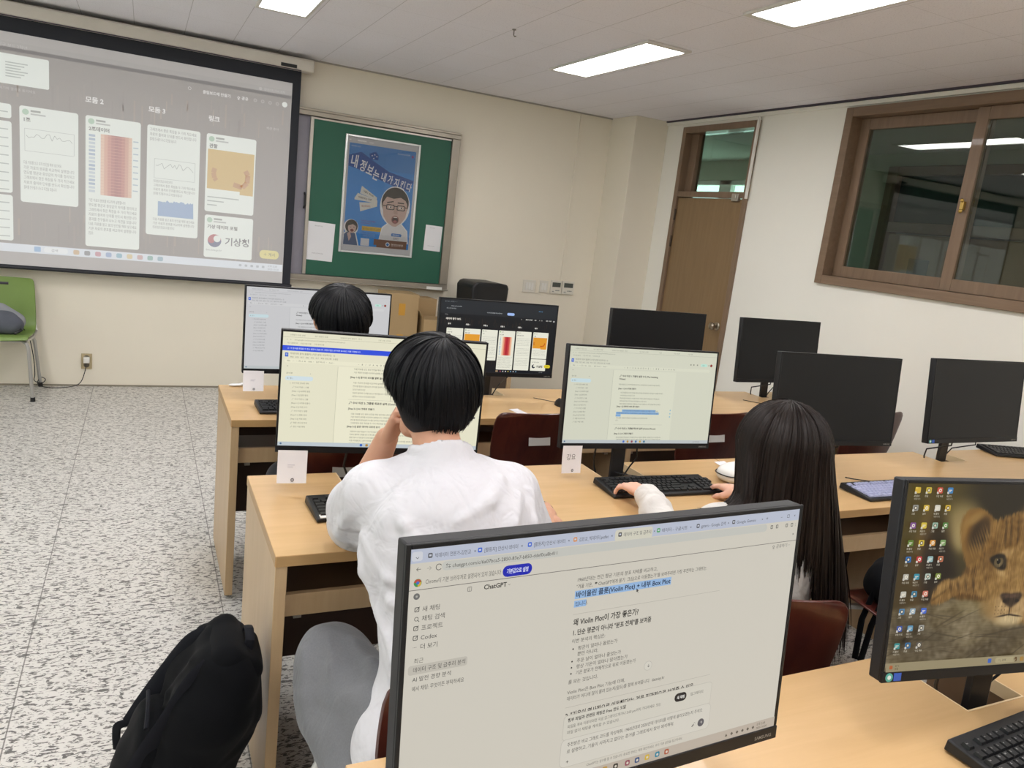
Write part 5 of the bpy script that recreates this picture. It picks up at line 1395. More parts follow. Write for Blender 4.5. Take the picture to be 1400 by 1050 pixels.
carton('shorter brown box with open flaps right of the tall box', 2.01, -.40, .0, .34, .26, .735, 0, True, (.9,))
carton('brown box behind the open-flapped box', 1.94, -.14, .0, .20, .20, .88, .1, False, ())
m = MB(); m.add([(0, 0, 0), (.09, .01, .02), (.11, .02, .11), (.04, .03, .09), (0, .02, .0), (.09, .03, .02), (.11, .04, .11), (.04, .05, .09)], [(0, 1, 2, 3), (7, 6, 5, 4), (0, 4, 5, 1), (1, 5, 6, 2), (2, 6, 7, 3), (3, 7, 4, 0)])
o = m.build('yellow_wrapping', mat('yellow paper', '#b39a45', .6), sub=1); o.location = (2.10, -.42, .737); tag(o, 'crumpled yellow paper sticking out of the open-flapped box', 'paper')
t = thing('loudspeaker', 'black loudspeaker on a brown cabinet against the front wall', 'loudspeaker', (2.43, -.34, .62), .12)
m = MB(); m.prism([(-.165, 0), (.165, 0), (.185, .42), (.17, .452), (.10, .462), (-.13, .462), (-.16, .45), (-.185, .42)], -.14, .16); m.build('cabinet', M_BLACKP, t, bevel=.014, seg=3)
MB().box((-.145, -.15, .03), (.15, -.139, .25)).build('grille', mat('speaker grille', '#0d0e12', .8), t, bevel=.004)
m = MB()
V = [(-.13, -.142, .27), (.14, -.142, .27), (.15, -.142, .43), (-.14, -.142, .43), (-.05, -.06, .31), (.06, -.06, .31), (.06, -.06, .39), (-.05, -.06, .39)]
m.add([(a, b-.004, c) for a, b, c in V[:4]]+[(a, -.141, c) for a, b, c in V[4:]], [(0, 1, 5, 4), (1, 2, 6, 5), (2, 3, 7, 6), (3, 0, 4, 7), (4, 5, 6, 7)]); m.build('horn', mat('horn black', '#0a0b10', .3), t)
t = thing('low_cabinet', 'narrow brown cabinet under the loudspeaker', 'cabinet', (2.47, -.33, 0), 0)
m = MB(); m.box((-.24, -.2, .03), (.24, .22, .60)); m.build('body', mat('dark brown veneer', '#4a3d33', .45), t, bevel=.003)
m = MB(); m.box((-.25, -.21, .60), (.25, .23, .62)); m.build('top', M_SIDE, t, bevel=.002)
MB().box((.20, -.215, .0), (.24, -.2, .6)).build('post', M_SIDE, t)
MB().box((-.23, -.19, 0), (.23, .21, .03)).build('plinth', M_DARK, t)

# ------------------------------------------------------------------ bags
def fabric(name, c, sheen=.03):
    g = G(name); g.set(.88, 0, .10, None, sheen); k = lin(c)
    f = g.noise(g.coords(), 14, 4); t = g.node('ShaderNodeMix', data_type='RGBA'); g.link(f, t.inputs[0])
    t.inputs[6].default_value = tuple(x*.8 for x in k)+(1,); t.inputs[7].default_value = tuple(x*1.25 for x in k)+(1,)
    g.color(t.outputs[2]); g.bump(g.noise(g.coords(), 1100, 2), .15, .001); return g.m
# ------------------------------------------------------------------ organic surfaces: smooth-blended solids, meshed as one skin
def V3(*a): return np.array(a, float)
def unit(v): v = np.asarray(v, float); return v/(np.linalg.norm(v)+1e-12)
class Solid:
    def __init__(s): s.p = []
    def cap(s, a, b, ra, rb=None, k=.02, flat=None, op='+'):
        """rounded cone a->b; flat=(axis, factor): squeezed along axis"""
        s.p.append((op, 'cap', np.asarray(a, float), np.asarray(b, float), ra, ra if rb is None else rb, k, flat)); return s
    def ell(s, c, r, k=.02, rot=None, op='+'):
        s.p.append((op, 'ell', np.asarray(c, float), np.asarray(r, float), np.eye(3) if rot is None else np.asarray(rot, float), None, k, None)); return s
    def rib(s, pts, r=.009, k=.028, sink=.5):
        """a soft ridge laid along the surface built so far"""
        f = s.fn(); P = np.array(pts, float)
        for _ in range(4):
            for i in range(len(P)):
                q = P[i]; h = 1e-3
                X = np.array([q]+[q+h*np.eye(3)[j] for j in range(3)]); d = f(X); gr = (d[1:]-d[0])/h; gr /= np.linalg.norm(gr)+1e-9
                P[i] = q-gr*(d[0]+r*sink)*.8
        s.chain(list(P), [r*.55]+[r]*(len(P)-2)+[r*.55], k); return s
    def chain(s, pts, rs, k=.02, op='+'):
        for i in range(len(pts)-1): s.cap(pts[i], pts[i+1], rs[i], rs[i+1], k, None, op)
        return s
    def fn(s, disp=None):
        prims = s.p
        def f(P):
            d = np.full(len(P), .3, np.float32)
            for (op, kind, a, b, x, y, k, flat) in prims:
                if kind == 'cap':
                    R_ = max(x, y); lo = np.minimum(a, b)-R_; hi = np.maximum(a, b)+R_
                else:
                    R_ = b.max(); lo = a-R_; hi = a+R_
                mg = .09+k
                if op == '-': mg = .02+k
                q = np.all((P > lo-mg) & (P < hi+mg), axis=1)
                if not q.any(): continue
                X = P[q]
                if kind == 'cap':
                    ab = b-a; l2 = ab@ab+1e-12
                    if flat is not None:
                        ax, fa = flat; ax = np.asarray(ax); X = X+np.outer((X-a)@ax*(fa-1), ax)
                    t = np.clip((X-a)@ab/l2, 0, 1)
                    dd = np.linalg.norm(X-a-t[:, None]*ab, axis=1)-(x+(y-x)*t)
                else:
                    L = (X-a)@x; r = b
                    k0 = np.linalg.norm(L/r, axis=1); k1 = np.linalg.norm(L/(r*r), axis=1)
                    dd = k0*(k0-1)/(k1+1e-9)
                e = d[q]
                if op == '+':
                    h = np.maximum(k-np.abs(e-dd), 0)/k; d[q] = np.minimum(e, dd)-h*h*k*.25
                else:
                    h = np.maximum(k-np.abs(e+dd), 0)/k; d[q] = np.maximum(e, -dd)+h*h*k*.25
            if disp is not None:
                q = np.abs(d) < .06
                if q.any(): d[q] += disp(P[q])
            return d
        return f
_CORN = np.array([(i, j, k) for i in (0, 1) for j in (0, 1) for k in (0, 1)])
_EDG = [(a, b) for a in range(8) for b in range(a+1, 8) if np.abs(_CORN[a]-_CORN[b]).sum() == 1]
def skin(f, lo, hi, h, B=8):
    lo = np.asarray(lo, float); nb = np.ceil((np.asarray(hi)-lo)/(h*B)).astype(int)
    n = nb*B; F = np.empty(n, np.float32)
    bi = np.stack(np.meshgrid(*[np.arange(x) for x in nb], indexing='ij'), -1).reshape(-1, 3)
    c = lo+(bi+.5)*B*h; fc = f(c)
    keep = np.abs(fc) < h*B*.87*1.5+.012
    Fb = F.reshape(nb[0], B, nb[1], B, nb[2], B).transpose(0, 2, 4, 1, 3, 5)
    blk = np.empty((len(bi), B, B, B), np.float32); blk[:] = np.where(fc > 0, 1, -1)[:, None, None, None]*.3
    g = np.stack(np.meshgrid(*[np.arange(B)]*3, indexing='ij'), -1).reshape(-1, 3)
    ki = np.nonzero(keep)[0]
    for s in range(0, len(ki), 600):
        q = ki[s:s+600]
        P = (lo+(bi[q][:, None, :]*B+g[None])*h).reshape(-1, 3)
        blk[q] = f(P).reshape(-1, B, B, B)
    F = blk.reshape(nb[0], nb[1], nb[2], B, B, B).transpose(0, 3, 1, 4, 2, 5).reshape(n)
    neg = F < 0
    m = np.zeros(n-1, np.int8)
    for cx in _CORN: m += neg[cx[0]:n[0]-1+cx[0], cx[1]:n[1]-1+cx[1], cx[2]:n[2]-1+cx[2]]
    idx = np.argwhere((m > 0) & (m < 8))
    vals = np.stack([F[tuple((idx+cx).T)] for cx in _CORN], 1)
    acc = np.zeros((len(idx), 3)); cnt = np.zeros(len(idx))
    for a, b in _EDG:
        fa, fb = vals[:, a], vals[:, b]; cr = (fa < 0) != (fb < 0)
        t = np.where(cr, fa/np.where(cr, fa-fb, 1), 0)
        acc[cr] += (_CORN[a]+t[:, None]*(_CORN[b]-_CORN[a]))[cr]; cnt[cr] += 1
    V = lo+(idx+acc/cnt[:, None])*h
    vid = np.full(n-1, -1, np.int64); vid[tuple(idx.T)] = np.arange(len(idx))
    Q = []
    for ax in range(3):
        u, v = (ax+1) % 3, (ax+2) % 3
        A = [slice(None)]*3; Bs = [slice(None)]*3
        A[ax] = slice(0, n[ax]-1); Bs[ax] = slice(1, n[ax])
        cr = neg[tuple(A)] != neg[tuple(Bs)]
        e = np.argwhere(cr)
        e = e[(e[:, u] > 0) & (e[:, v] > 0) & (e[:, u] < n[u]-1) & (e[:, v] < n[v]-1)]
        if not len(e): continue
        du = np.zeros(3, int); du[u] = 1; dv = np.zeros(3, int); dv[v] = 1
        q = np.stack([vid[tuple((e-du-dv).T)], vid[tuple((e-dv).T)], vid[tuple(e.T)], vid[tuple((e-du).T)]], 1)
        fl = ~neg[tuple(e.T)]
        q[fl] = q[fl][:, ::-1]
        Q.append(q[(q >= 0).all(1)])
    return V, np.concatenate(Q)
def join_meshes(L):
    V = []; F = []; o = 0
    for v, f in L: V.append(v); F.append(f+o); o += len(v)
    return np.concatenate(V), np.concatenate(F)
def relax(V, F, it=1, w=.5):
    for _ in range(it):
        acc = np.zeros_like(V); cnt = np.zeros(len(V))
        for i in range(4):
            a, b = F[:, i], F[:, (i+1) % 4]
            np.add.at(acc, a, V[b]); np.add.at(cnt, a, 1); np.add.at(acc, b, V[a]); np.add.at(cnt, b, 1)
        V = V*(1-w)+w*acc/np.maximum(cnt, 1)[:, None]
    return V
def wob(P, dirs, seed=0):
    """slow wandering unevenness in -1..1"""
    r = np.random.default_rng(seed); t = np.zeros(len(P))
    for d in dirs:
        d = np.asarray(d, float); w = r.normal(size=3)*np.linalg.norm(d)*.35
        t += np.sin(P@d+1.7*np.sin(P@w+r.uniform(0, 6))+r.uniform(0, 6))
    return t/len(dirs)

# hand: wrist w, direction d to the finger tips, back-of-hand normal n, thumb side t
def hand_solid(w, d, n, t, curls, scale=1.0, spread=.08, thumb=(.55, .75, -.35), thumb2=(.85, .35, -.25)):
    d, n = unit(d), unit(n); t = unit(t-np.dot(t, d)*d); n = unit(n-np.dot(n, d)*d-np.dot(n, t)*t); s = scale
    S_ = Solid()
    S_.cap(w-d*.06*s, w, .0245*s, .023*s, .01, (n, 1.25))
    kn = []
    for i, (u, L, rr) in enumerate(((.029, .086, .0115), (.0095, .090, .012), (-.0105, .086, .0115), (-.029, .078, .0105))):
        b0 = w+t*u*.6*s+d*.012*s; k = w+t*u*s+d*L*s+n*.003*s; kn.append((k, u))
        S_.cap(b0, k, .0145*s, rr*s, .012)
    S_.cap(w+d*.03*s-n*.006*s, w+d*.07*s-n*.007*s, .02*s, .018*s, .012)
    lens = ((.040, .024, .019), (.044, .027, .020), (.041, .025, .019), (.032, .020, .018))
    for i, (k, u) in enumerate(kn):
        dd = unit(d+t*(u/.029)*spread); p = k; a = 0; rr = (.0092, .0092, .0088, .0078)[i]*s
        for j, L in enumerate(lens[i]):
            a += curls[i][j]
            v = dd*math.cos(a)-n*math.sin(a)
            q = p+v*L*s; S_.cap(p, q, rr, rr*.90, .0035 if j or True else .006); rr *= .9; p = q
    b0 = w+t*.020*s+d*.018*s-n*.004*s
    v1 = unit(t*thumb[1]+d*thumb[0]+n*thumb[2]); m1 = b0+v1*.042*s; v2 = unit(t*thumb2[1]+d*thumb2[0]+n*thumb2[2])
    S_.cap(b0, m1, .0155*s, .0115*s, .012); m2 = m1+v2*.032*s; S_.cap(m1, m2, .0108*s, .0098*s, .004); S_.cap(m2, m2+unit(v2*1.0-n*.2)*.024*s, .0098*s, .0082*s, .004)
    return S_
def solid_mesh(S_, h, pad=.015, disp=None, it=1):
    lo = np.full(3, 9e9); hi = -lo
    for (op, kind, a, b, x, y, k, fl) in S_.p:
        if op == '-': continue
        if kind == 'cap': r = max(x, y); lo = np.minimum(lo, np.minimum(a, b)-r); hi = np.maximum(hi, np.maximum(a, b)+r)
        else: r = b.max(); lo = np.minimum(lo, a-r); hi = np.maximum(hi, a+r)
    v, f = skin(S_.fn(disp), lo-pad-h*2, hi+pad+h*2, h)
    return relax(v, f, it, .5) if it else v, f

def skin_mat(name, c):
    g = G(name); g.set(.5, 0, .35)
    g.p.inputs['Subsurface Weight'].default_value = .12; g.p.inputs['Subsurface Radius'].default_value = (.012, .005, .003)
    f = g.noise(g.coords(), 30, 4); k = lin(c)
    t = g.node('ShaderNodeMix', data_type='RGBA'); g.link(f, t.inputs[0])
    t.inputs[6].default_value = (k[0]*.92, k[1]*.86, k[2]*.85, 1); t.inputs[7].default_value = (min(1, k[0]*1.06), k[1]*1.03, k[2]*1.02, 1)
    g.color(t.outputs[2]); g.bump(g.noise(g.coords(), 400, 3), .05, .001); return g.m
def cloth_mat(name, c, var=.05, weave=900, bump=.12, heather=0, fold=0):
    g = G(name); g.set(.85, 0, .2, None, .15)
    k = lin(c); f = g.noise(g.coords(), 12 if not heather else 260, 4, .6)
    t = g.node('ShaderNodeMix', data_type='RGBA'); g.link(f, t.inputs[0]); v_ = max(var, heather)
    t.inputs[6].default_value = tuple(x*(1-v_) for x in k)+(1,); t.inputs[7].default_value = tuple(min(1, x*(1+v_)) for x in k)+(1,)
    g.color(t.outputs[2])
    if fold:
        a = g.noise(g.coords((1, 1, .45), (.5, .3, .6)), 13, 2, .5, 1.2); b = g.noise(g.coords((1, .6, 1), (-.6, .4, -.5)), 21, 2, .5, 1.0)
        b1 = g.node('ShaderNodeBump'); b1.inputs['Strength'].default_value = fold; b1.inputs['Distance'].default_value = .02
        g.link(g.math('ADD', a, g.math('MULTIPLY', b, .5)), b1.inputs['Height'])
        b2 = g.node('ShaderNodeBump'); b2.inputs['Strength'].default_value = bump; b2.inputs['Distance'].default_value = .001
        g.link(g.noise(g.coords(), weave, 2), b2.inputs['Height']); g.link(b1.outputs[0], b2.inputs['Normal']); g.link(b2.outputs[0], g.p.inputs['Normal'])
    else: g.bump(g.noise(g.coords(), weave, 2), bump, .001)
    return g.m
def hair_mat(name, c, tip, rough=.38):
    g = G(name); g.set(rough, 0, .22)
    f = g.noise(g.coords((90, 90, 5)), 3, 4, .6)
    g.color(g.ramp(f, [(.3, c), (.75, tip)])); g.p.inputs['Anisotropic'].default_value = .5
    return g.m

def head_solid(S_, c, F, U, sc=1.0):
    """head about centre c, face along F, crown along U"""
    F, U = unit(F), unit(U); Rr = np.cross(F, U); Rr = unit(Rr); U = np.cross(Rr, F)
    rot = np.stack([Rr, F, U], 1)
    p = lambda x, y, z: c+(Rr*x+F*y+U*z)*sc
    S_.ell(p(0, -.012, .025), np.array((.076, .094, .092))*sc, .02, rot)
    S_.ell(p(0, .022, -.035), np.array((.062, .068, .082))*sc, .03, rot)
    S_.cap(p(-.03, .058, -.09), p(.03, .058, -.09), .022*sc, .022*sc, .025)       # jaw and chin
    S_.cap(p(0, .074, -.1), p(0, .076, -.102), .016*sc, .016*sc, .02)
    S_.cap(p(-.028, .078, .018), p(.028, .078, .018), .014*sc, .014*sc, .02)      # brow
    S_.cap(p(0, .088, .008), p(0, .104, -.032), .007*sc, .0125*sc, .010)           # nose
    for s in (-1, 1):
        S_.ell(p(s*.011, .096, -.035), np.array((.009, .010, .008))*sc, .006, rot)
        S_.ell(p(s*.042, .062, -.03), np.array((.022, .020, .02))*sc, .02, rot)    # cheek
        S_.ell(p(s*.031, .098, -.002), np.array((.017, .015, .010))*sc, .010, rot, op='-')
    S_.cap(p(-.02, .083, -.060), p(.02, .083, -.060), .0065*sc, .0065*sc, .006); S_.cap(p(-.016, .082, -.071), p(.016, .082, -.071), .0075*sc, .0075*sc, .006)
    S_.cap(p(-.022, .096, -.0655), p(.022, .096, -.0655), .0035*sc, .0035*sc, .004, op='-')
    for s in (-1, 1):                                                              # ears
        S_.chain([p(s*.074, -.004, -.03), p(s*.083, -.014, -.012), p(s*.087, -.02, .012), p(s*.082, -.012, .028), p(s*.076, .004, .022)], [.008*sc, .0075*sc, .007*sc, .0065*sc, .006*sc], .006)
        S_.ell(p(s*.077, -.004, .0), np.array((.007, .014, .026))*sc, .008, rot)
    return p, rot
def face_parts(body, p, rot, iris='#2a1d15'):
    for s in (-1, 1):
        mb = MB(); mb.ball((0, 0, 0), .0125, 10, 0)
        mb2 = MB()
        c = p(s*.031, .078, -.002); fw = rot[:, 1]
        o = MB(); o.ball(tuple(c), .0125, 10, 0); o.ball(tuple(c+fw*.0068), .0066, 10, 1)
        o.build('eye', [print_maker('#ded8d0'), print_maker(iris)], body)
        b = MB(); b.tube([tuple(p(s*.014, .094, .016)), tuple(p(s*.030, .094, .021)), tuple(p(s*.047, .084, .017))], [.0022, .003, .0016], 6)
        b.build('eyebrow', print_maker('#1c1613'), body)

def ribbons(paths, normals, width, name, m, parent):
    """thin tapering strips along paths (k, n, 3)"""
    P = np.asarray(paths); N = np.asarray(normals); k, n, _ = P.shape
    T = np.gradient(P, axis=1); T /= np.linalg.norm(T, axis=2, keepdims=True)+1e-9
    Sd = np.cross(T, N); Sd /= np.linalg.norm(Sd, axis=2, keepdims=True)+1e-9
    tw = np.random.default_rng(k).normal(0, .45, k)[:, None, None]
    N = N*np.cos(tw)+Sd*np.sin(tw); Sd = np.cross(T, N); Sd /= np.linalg.norm(Sd, axis=2, keepdims=True)+1e-9
    u = np.linspace(0, 1, n); w = (width if np.ndim(width) else np.full(k, width))[:, None]*(np.minimum(1, .35+u*4)*np.minimum(1, .25+(1-u)*3.2))[None]
    L = P-Sd*w[..., None]/2; C_ = P+N*w[..., None]*.18; Rr = P+Sd*w[..., None]/2
    V = np.stack([L, C_, Rr], 2).reshape(-1, 3)
    i = np.arange(k)[:, None, None]*n*3; j = np.arange(n-1)[None, :, None]*3; e = np.arange(2)[None, None, :]
    b = i+j+e
    Fq = np.stack([b, b+1, b+4, b+3], -1).reshape(-1, 4)
    return V, Fq
# ------------------------------------------------------------------ person in the white t-shirt, chin on the left hand
M_SKIN = skin_mat('skin', '#c79a80'); M_SKIN2 = skin_mat('fair skin', '#e2b7a2')
M_HAIRB = hair_mat('black hair', '#040508', '#0b0c11', .5); M_HAIRD = hair_mat('dark brown hair', '#15100e', '#271d19', .45)
M_WHITE = cloth_mat('white cotton', '#d0cfd4', .03, fold=.55)
M_GREYP = cloth_mat('grey marl jersey', '#717276', heather=.2, fold=.22)
M_SHOE = mat('white shoe leather', '#d8d6d2', .6); M_SOLE = mat('shoe sole', '#b9b6b0', .7)

def add_shoes(root, ankles, fwd, m=None):
    for a in ankles:
        a = np.asarray(a, float); f = unit(fwd); s = np.cross(f, (0, 0, 1))
        S_ = Solid(); S_.cap(V3(a[0], a[1], .055)-f*.035, V3(a[0], a[1], .045)+f*.14, .042, .036, .03, ((0, 0, 1), 1.05)); S_.cap(V3(a[0], a[1], .06), V3(a[0], a[1], .095), .043, .04, .03)
        S_.ell(V3(a[0], a[1], -.06)+f*.05, (.3, .3, .0705), .004, op='-')
        v, f_ = solid_mesh(S_, .006); v[:, 2] = np.maximum(v[:, 2], .012)
        o = np_mesh('shoe', v, f_, m or M_SHOE, root)
        S2 = Solid(); S2.cap(V3(a[0], a[1], .012)-f*.035, V3(a[0], a[1], .012)+f*.145, .041, .036, .01, ((0, 0, 1), 3.4))
        v, f_ = solid_mesh(S2, .006, it=0); v[:, 2] = np.maximum(v[:, 2], .0); np_mesh('sole', v, f_, M_SOLE, o)

def hair_from_solid(S_, c, crown, rot, polar_max, n, steps, width, lift=(-.002, .007), seed=1, jit=.05):
    """strands running from the crown down over a hair solid"""
    f = S_.fn(); r = np.random.default_rng(seed)
    cr = unit(crown); e1 = unit(np.cross(cr, (.3, .9, .1))); e2 = np.cross(cr, e1)
    az = r.uniform(0, 2*PI, n); th1 = np.array([polar_max(a, e1, e2) for a in az])*r.uniform(.80, 1.05, n); th0 = th1*r.uniform(.0, .55, n)**1.0*.9
    u = np.linspace(0, 1, steps)[None]
    th = th0[:, None]+(th1-th0)[:, None]*u
    a = az[:, None]+(r.normal(0, jit, n)[:, None]*u+.18*th)
    D = np.cos(th)[..., None]*cr+np.sin(th)[..., None]*(np.cos(a)[..., None]*e1+np.sin(a)[..., None]*e2)
    lo = np.full(D.shape[:2], .02); hi = np.full(D.shape[:2], .30)
    for _ in range(16):
        m = (lo+hi)/2; v = f((c+D*m[..., None]).reshape(-1, 3)).reshape(m.shape); lo = np.where(v < 0, m, lo); hi = np.where(v < 0, hi, m)
    off = r.uniform(lift[0], lift[1], n)[:, None]*(.3+.7*u)
    P = c+D*(lo+off)[..., None]
    N = D
    cl = r.normal(0, 1, 70)[(az/(2*PI)*70).astype(int) % 70]; P = P+D*(cl[:, None]*.0022*u)[..., None]
    w = r.uniform(.6, 1.3, n)*width
    return ribbons(P, N, w, '', None, None)

def boy():
    root = thing('person', 'person in a white t-shirt and grey sweatpants seen from behind, chin on the left hand', 'person', (0, 0, 0))
    pel, chest, neck = V3(.32, -5.30, .54), V3(.325, -5.13, .86), V3(.325, -5.045, 1.065)
    hc = V3(.322, -4.945, 1.185)                       # head centre
    hf, hu = unit((.06, .93, -.24)), unit((.05, .24, .95))
    shL, shR = V3(.168, -5.035, .968), V3(.505, -5.075, .968)
    elL, wrL = V3(.205, -4.765, .80), V3(.264, -4.822, 1.03)
    elR, wrR = V3(.605, -5.05, .775), V3(.745, -4.845, .797)
    hipL, hipR = V3(.22, -5.28, .52), V3(.42, -5.28, .52)
    knL, knR = V3(.125, -4.975, .525), V3(.50, -4.92, .545)
    anL, anR = V3(.19, -5.24, .09), V3(.52, -4.87, .08)
    S_ = Solid()
    S_.ell(pel, (.155, .11, .11), .03); S_.cap(pel, chest, .11, .12, .05, None); S_.ell(chest+V3(0, .0, .01), (.14, .08, .13), .05)
    S_.cap(shL, shR, .052, .052, .05); S_.cap(neck-V3(0, .03, .05), hc-hu*.055-hf*.02, .060, .052, .03)
    p, rot = head_solid(S_, hc, hf, hu, 1.02)
    for sh, el, wr in ((shL, elL, wrL), (shR, elR, wrR)):
        S_.cap(sh, el, .047, .040, .03); S_.cap(el, el+(wr-el)*.35, .040, .044, .02); S_.cap(el+(wr-el)*.35, wr, .044, .029, .02)
    for h_, k_, a_ in ((hipL, knL, anL), (hipR, knR, anR)):
        S_.cap(h_, k_, .082, .056, .04); S_.cap(k_, k_+(a_-k_)*.35, .054, .052, .03); S_.cap(k_+(a_-k_)*.35, a_, .052, .034, .03)
        S_.cap(a_+V3(0, 0, -.025), a_+V3(0, .13, -.045), .03, .022, .02)
    v1, f1 = solid_mesh(S_, .006)
    HL = hand_solid(wrL, V3(.16, -.42, .89), V3(-.80, .50, .35), V3(.5, .8, .2), [(.7, 1.2, .8), (.8, 1.25, .8), (.9, 1.3, .8), (1.0, 1.3, .8)], .97)
    HR = hand_solid(wrR, V3(.12, .97, -.03), V3(0, 0, 1), V3(-1, 0, 0), [(.25, .35, .2), (.22, .35, .2), (.25, .4, .2), (.3, .4, .2)], 1.0)
    body = np_mesh('body', *join_meshes([(v1, f1), solid_mesh(HL, .0028), solid_mesh(HR, .0028)]), M_SKIN, root)
    face_parts(body, p, rot)
    # t-shirt, loose, elbow-length sleeves
    T = Solid()
    T.ell(pel+V3(-.005, -.015, -.02), (.225, .165, .135), .05); T.cap(pel+V3(0, -.005, .05), chest+V3(0, -.012, -.06), .165, .16, .06, ((0, 1, 0), 1.18))
    T.ell(chest+V3(.01, .02, .01), (.175, .115, .16), .06); T.ell(chest+V3(.012, -.015, .01), (.192, .125, .17), .06); T.ell(chest+V3(.012, -.005, .08), (.165, .10, .10), .06)
    T.cap(shL+V3(.03, .0, -.005), shR+V3(-.03, .0, -.005), .062, .062, .05); T.cap(shL+V3(.10, .01, .035), shR+V3(-.10, .01, .035), .05, .05, .06)
    T.cap(neck-V3(0, .035, .055), neck-V3(0, .012, .0), .074, .064, .03)
    hemL = shL+(elL-shL)*.86; hemR = shR+(elR-shR)*.95
    T.cap(shL, shL+(hemL-shL)*.5+V3(-.005, -.01, -.012), .066, .074, .045); T.cap(shL+(hemL-shL)*.5+V3(-.005, -.01, -.012), hemL+V3(0, -.02, -.02), .074, .072, .03)
    T.cap(shR, hemR, .066, .07, .045)
    dl, dr = unit(elL-shL), unit(elR-shR)
    T.cap(hemL+dl*.105+V3(0, 0, -.01), hemL+dl*.28, .11, .13, .004, op='-'); T.cap(hemL-dl*.01, hemL+dl*.13, .054, .060, .006, op='-')
    T.cap(hemR+dr*.10, hemR+dr*.25, .11, .12, .004, op='-')
    # collar opening and rib
    T.cap(neck+V3(0, .015, .035), neck+V3(0, .06, .20), .066, .10, .006, op='-')
    cb = neck+V3(0, .003, .006)
    ring = [cb+V3(.066*math.cos(a), .052*math.sin(a)+.0, .012*math.sin(a)*-1.0) for a in np.linspace(0, 2*PI, 25)]
    T.chain(ring, [.0085]*25, .008)
    T.ell(V3(.32, -5.3, .30), (.5, .5, .128), .012, op='-')      # hem
    # folds
    rib = lambda pts, r=.008: T.rib(pts, r+.0015, .015, .1)
    yb = lambda z: -5.13-.14-(.86-z)*.5
    rib([(.47, -5.19, 1.01), (.42, -5.225, .955), (.35, -5.25, .92), (.27, -5.262, .90)], .011)
    rib([(.43, -5.155, 1.03), (.37, -5.20, .985), (.30, -5.225, .965)], .009)
    rib([(.52, -5.16, 1.0), (.49, -5.20, .94), (.475, -5.225, .88)], .010)
    rib([(.20, -5.14, 1.0), (.215, -5.19, .95), (.24, -5.22, .92)], .008)
    rib([(.15, -5.12, .90), (.19, -5.20, .85), (.27, -5.262, .81), (.36, -5.28, .80)], .008)
    rib([(.16, -5.12, .86), (.21, -5.22, .80), (.29, -5.285, .76)], .008)
    rib([(.13, -5.11, .88), (.145, -5.14, .83), (.16, -5.2, .77)], .009)
    rib([(.15, -5.17, .78), (.20, -5.29, .70), (.30, -5.35, .66)], .009); rib([(.15, -5.22, .72), (.21, -5.33, .64), (.33, -5.39, .60)], .009)
    rib([(.10, -5.08, .93), (.10, -5.02, .88), (.13, -4.95, .84)], .008); rib([(.12, -5.10, .90), (.14, -5.05, .84), (.17, -4.98, .80)], .008)
    rib([(.50, -5.14, .99), (.535, -5.16, .93), (.55, -5.15, .86)], .009); rib([(.30, -5.3, .74), (.37, -5.31, .70), (.44, -5.29, .67)], .008); rib([(.22, -5.2, .93), (.29, -5.26, .86), (.34, -5.29, .78)], .007)
    def disp(P): return .0045*wob(P, [(9, 14, 30), (22, 10, 38), (-16, 20, 27), (30, -12, 16)], 3)*np.clip((1.06-P[:, 2])*6, .1, 1)
    v, f = solid_mesh(T, .006, disp=disp)
    sh = np_mesh('t_shirt', v, f, M_WHITE, root)
    tag(MB().at((.325, -5.103, 1.052), (-.5, 0, 0)).box((-.022, -.001, -.008), (.022, .001, .008)).build('neck_tag', print_maker('#cfcfd2'), sh), None)
    # sweatpants
    Q = Solid()
    Q.ell(pel+V3(0, .0, -.02), (.185, .135, .10), .04)
    for h_, k_, a_, s in ((hipL, knL, anL, -1), (hipR, knR, anR, 1)):
        Q.cap(h_+V3(s*.005, 0, -.01), k_+V3(0, -.02, -.005), .108, .086, .05); Q.cap(k_, k_+(a_-k_)*.45+V3(0, -.02, 0), .082, .075, .04); Q.cap(k_+(a_-k_)*.45+V3(0, -.02, 0), a_+V3(0, 0, .0), .075, .055, .03)
        Q.cap(h_+V3(s*.05, .03, .03), h_+V3(s*.03, .18, -.08), .05, .04, .05)
    for pts in ([(.10, -5.02, .61), (.11, -5.10, .57), (.10, -5.20, .50)], [(.07, -5.0, .56), (.075, -5.08, .50), (.10, -5.18, .45)], [(.15, -5.05, .62), (.17, -5.15, .60), (.17, -5.28, .55)], [(.06, -5.0, .50), (.09, -5.06, .44), (.13, -5.12, .42)]): Q.rib(pts, .010, .02, .2)
    Q.chain([V3(.16, -5.3, .60), V3(.12, -5.2, .55), V3(.10, -5.05, .48)], [.012]*3, .04); Q.chain([V3(.19, -5.36, .56), V3(.13, -5.24, .49), V3(.11, -5.1, .44)], [.011]*3, .04)
    Q.cap((.095, -5.06, .455), (.125, -5.30, .435), .062, .068, .05)
    def dq(P): return .005*wob(P, [(20, 30, 25), (34, 18, -30), (-14, 36, 22)], 8)
    v, f = solid_mesh(Q, .0075, disp=dq)
    np_mesh('sweatpants', v, f, M_GREYP, root)
    add_shoes(root, (anL, anR), (0, 1, 0))
    # bowl-cut hair
    H = Solid(); q = lambda x, y, z: hc+(rot[:, 0]*x+rot[:, 1]*y+rot[:, 2]*z)*1.02
    H.ell(q(0, -.018, .035), (.104, .112, .098), .02, rot); H.ell(q(0, -.035, .005), (.101, .096, .078), .03, rot)
    H.ell(q(0, -.045, -.052), (.077, .062, .060), .04, rot)
    H.ell(q(0, .155, -.05), (.12, .10, .10), .02, rot, op='-')
    for s in (-1, 1): H.ell(q(s*.112, .025, -.078), (.05, .075, .07), .02, rot, op='-')
    hv, hf_ = solid_mesh(H, .006)
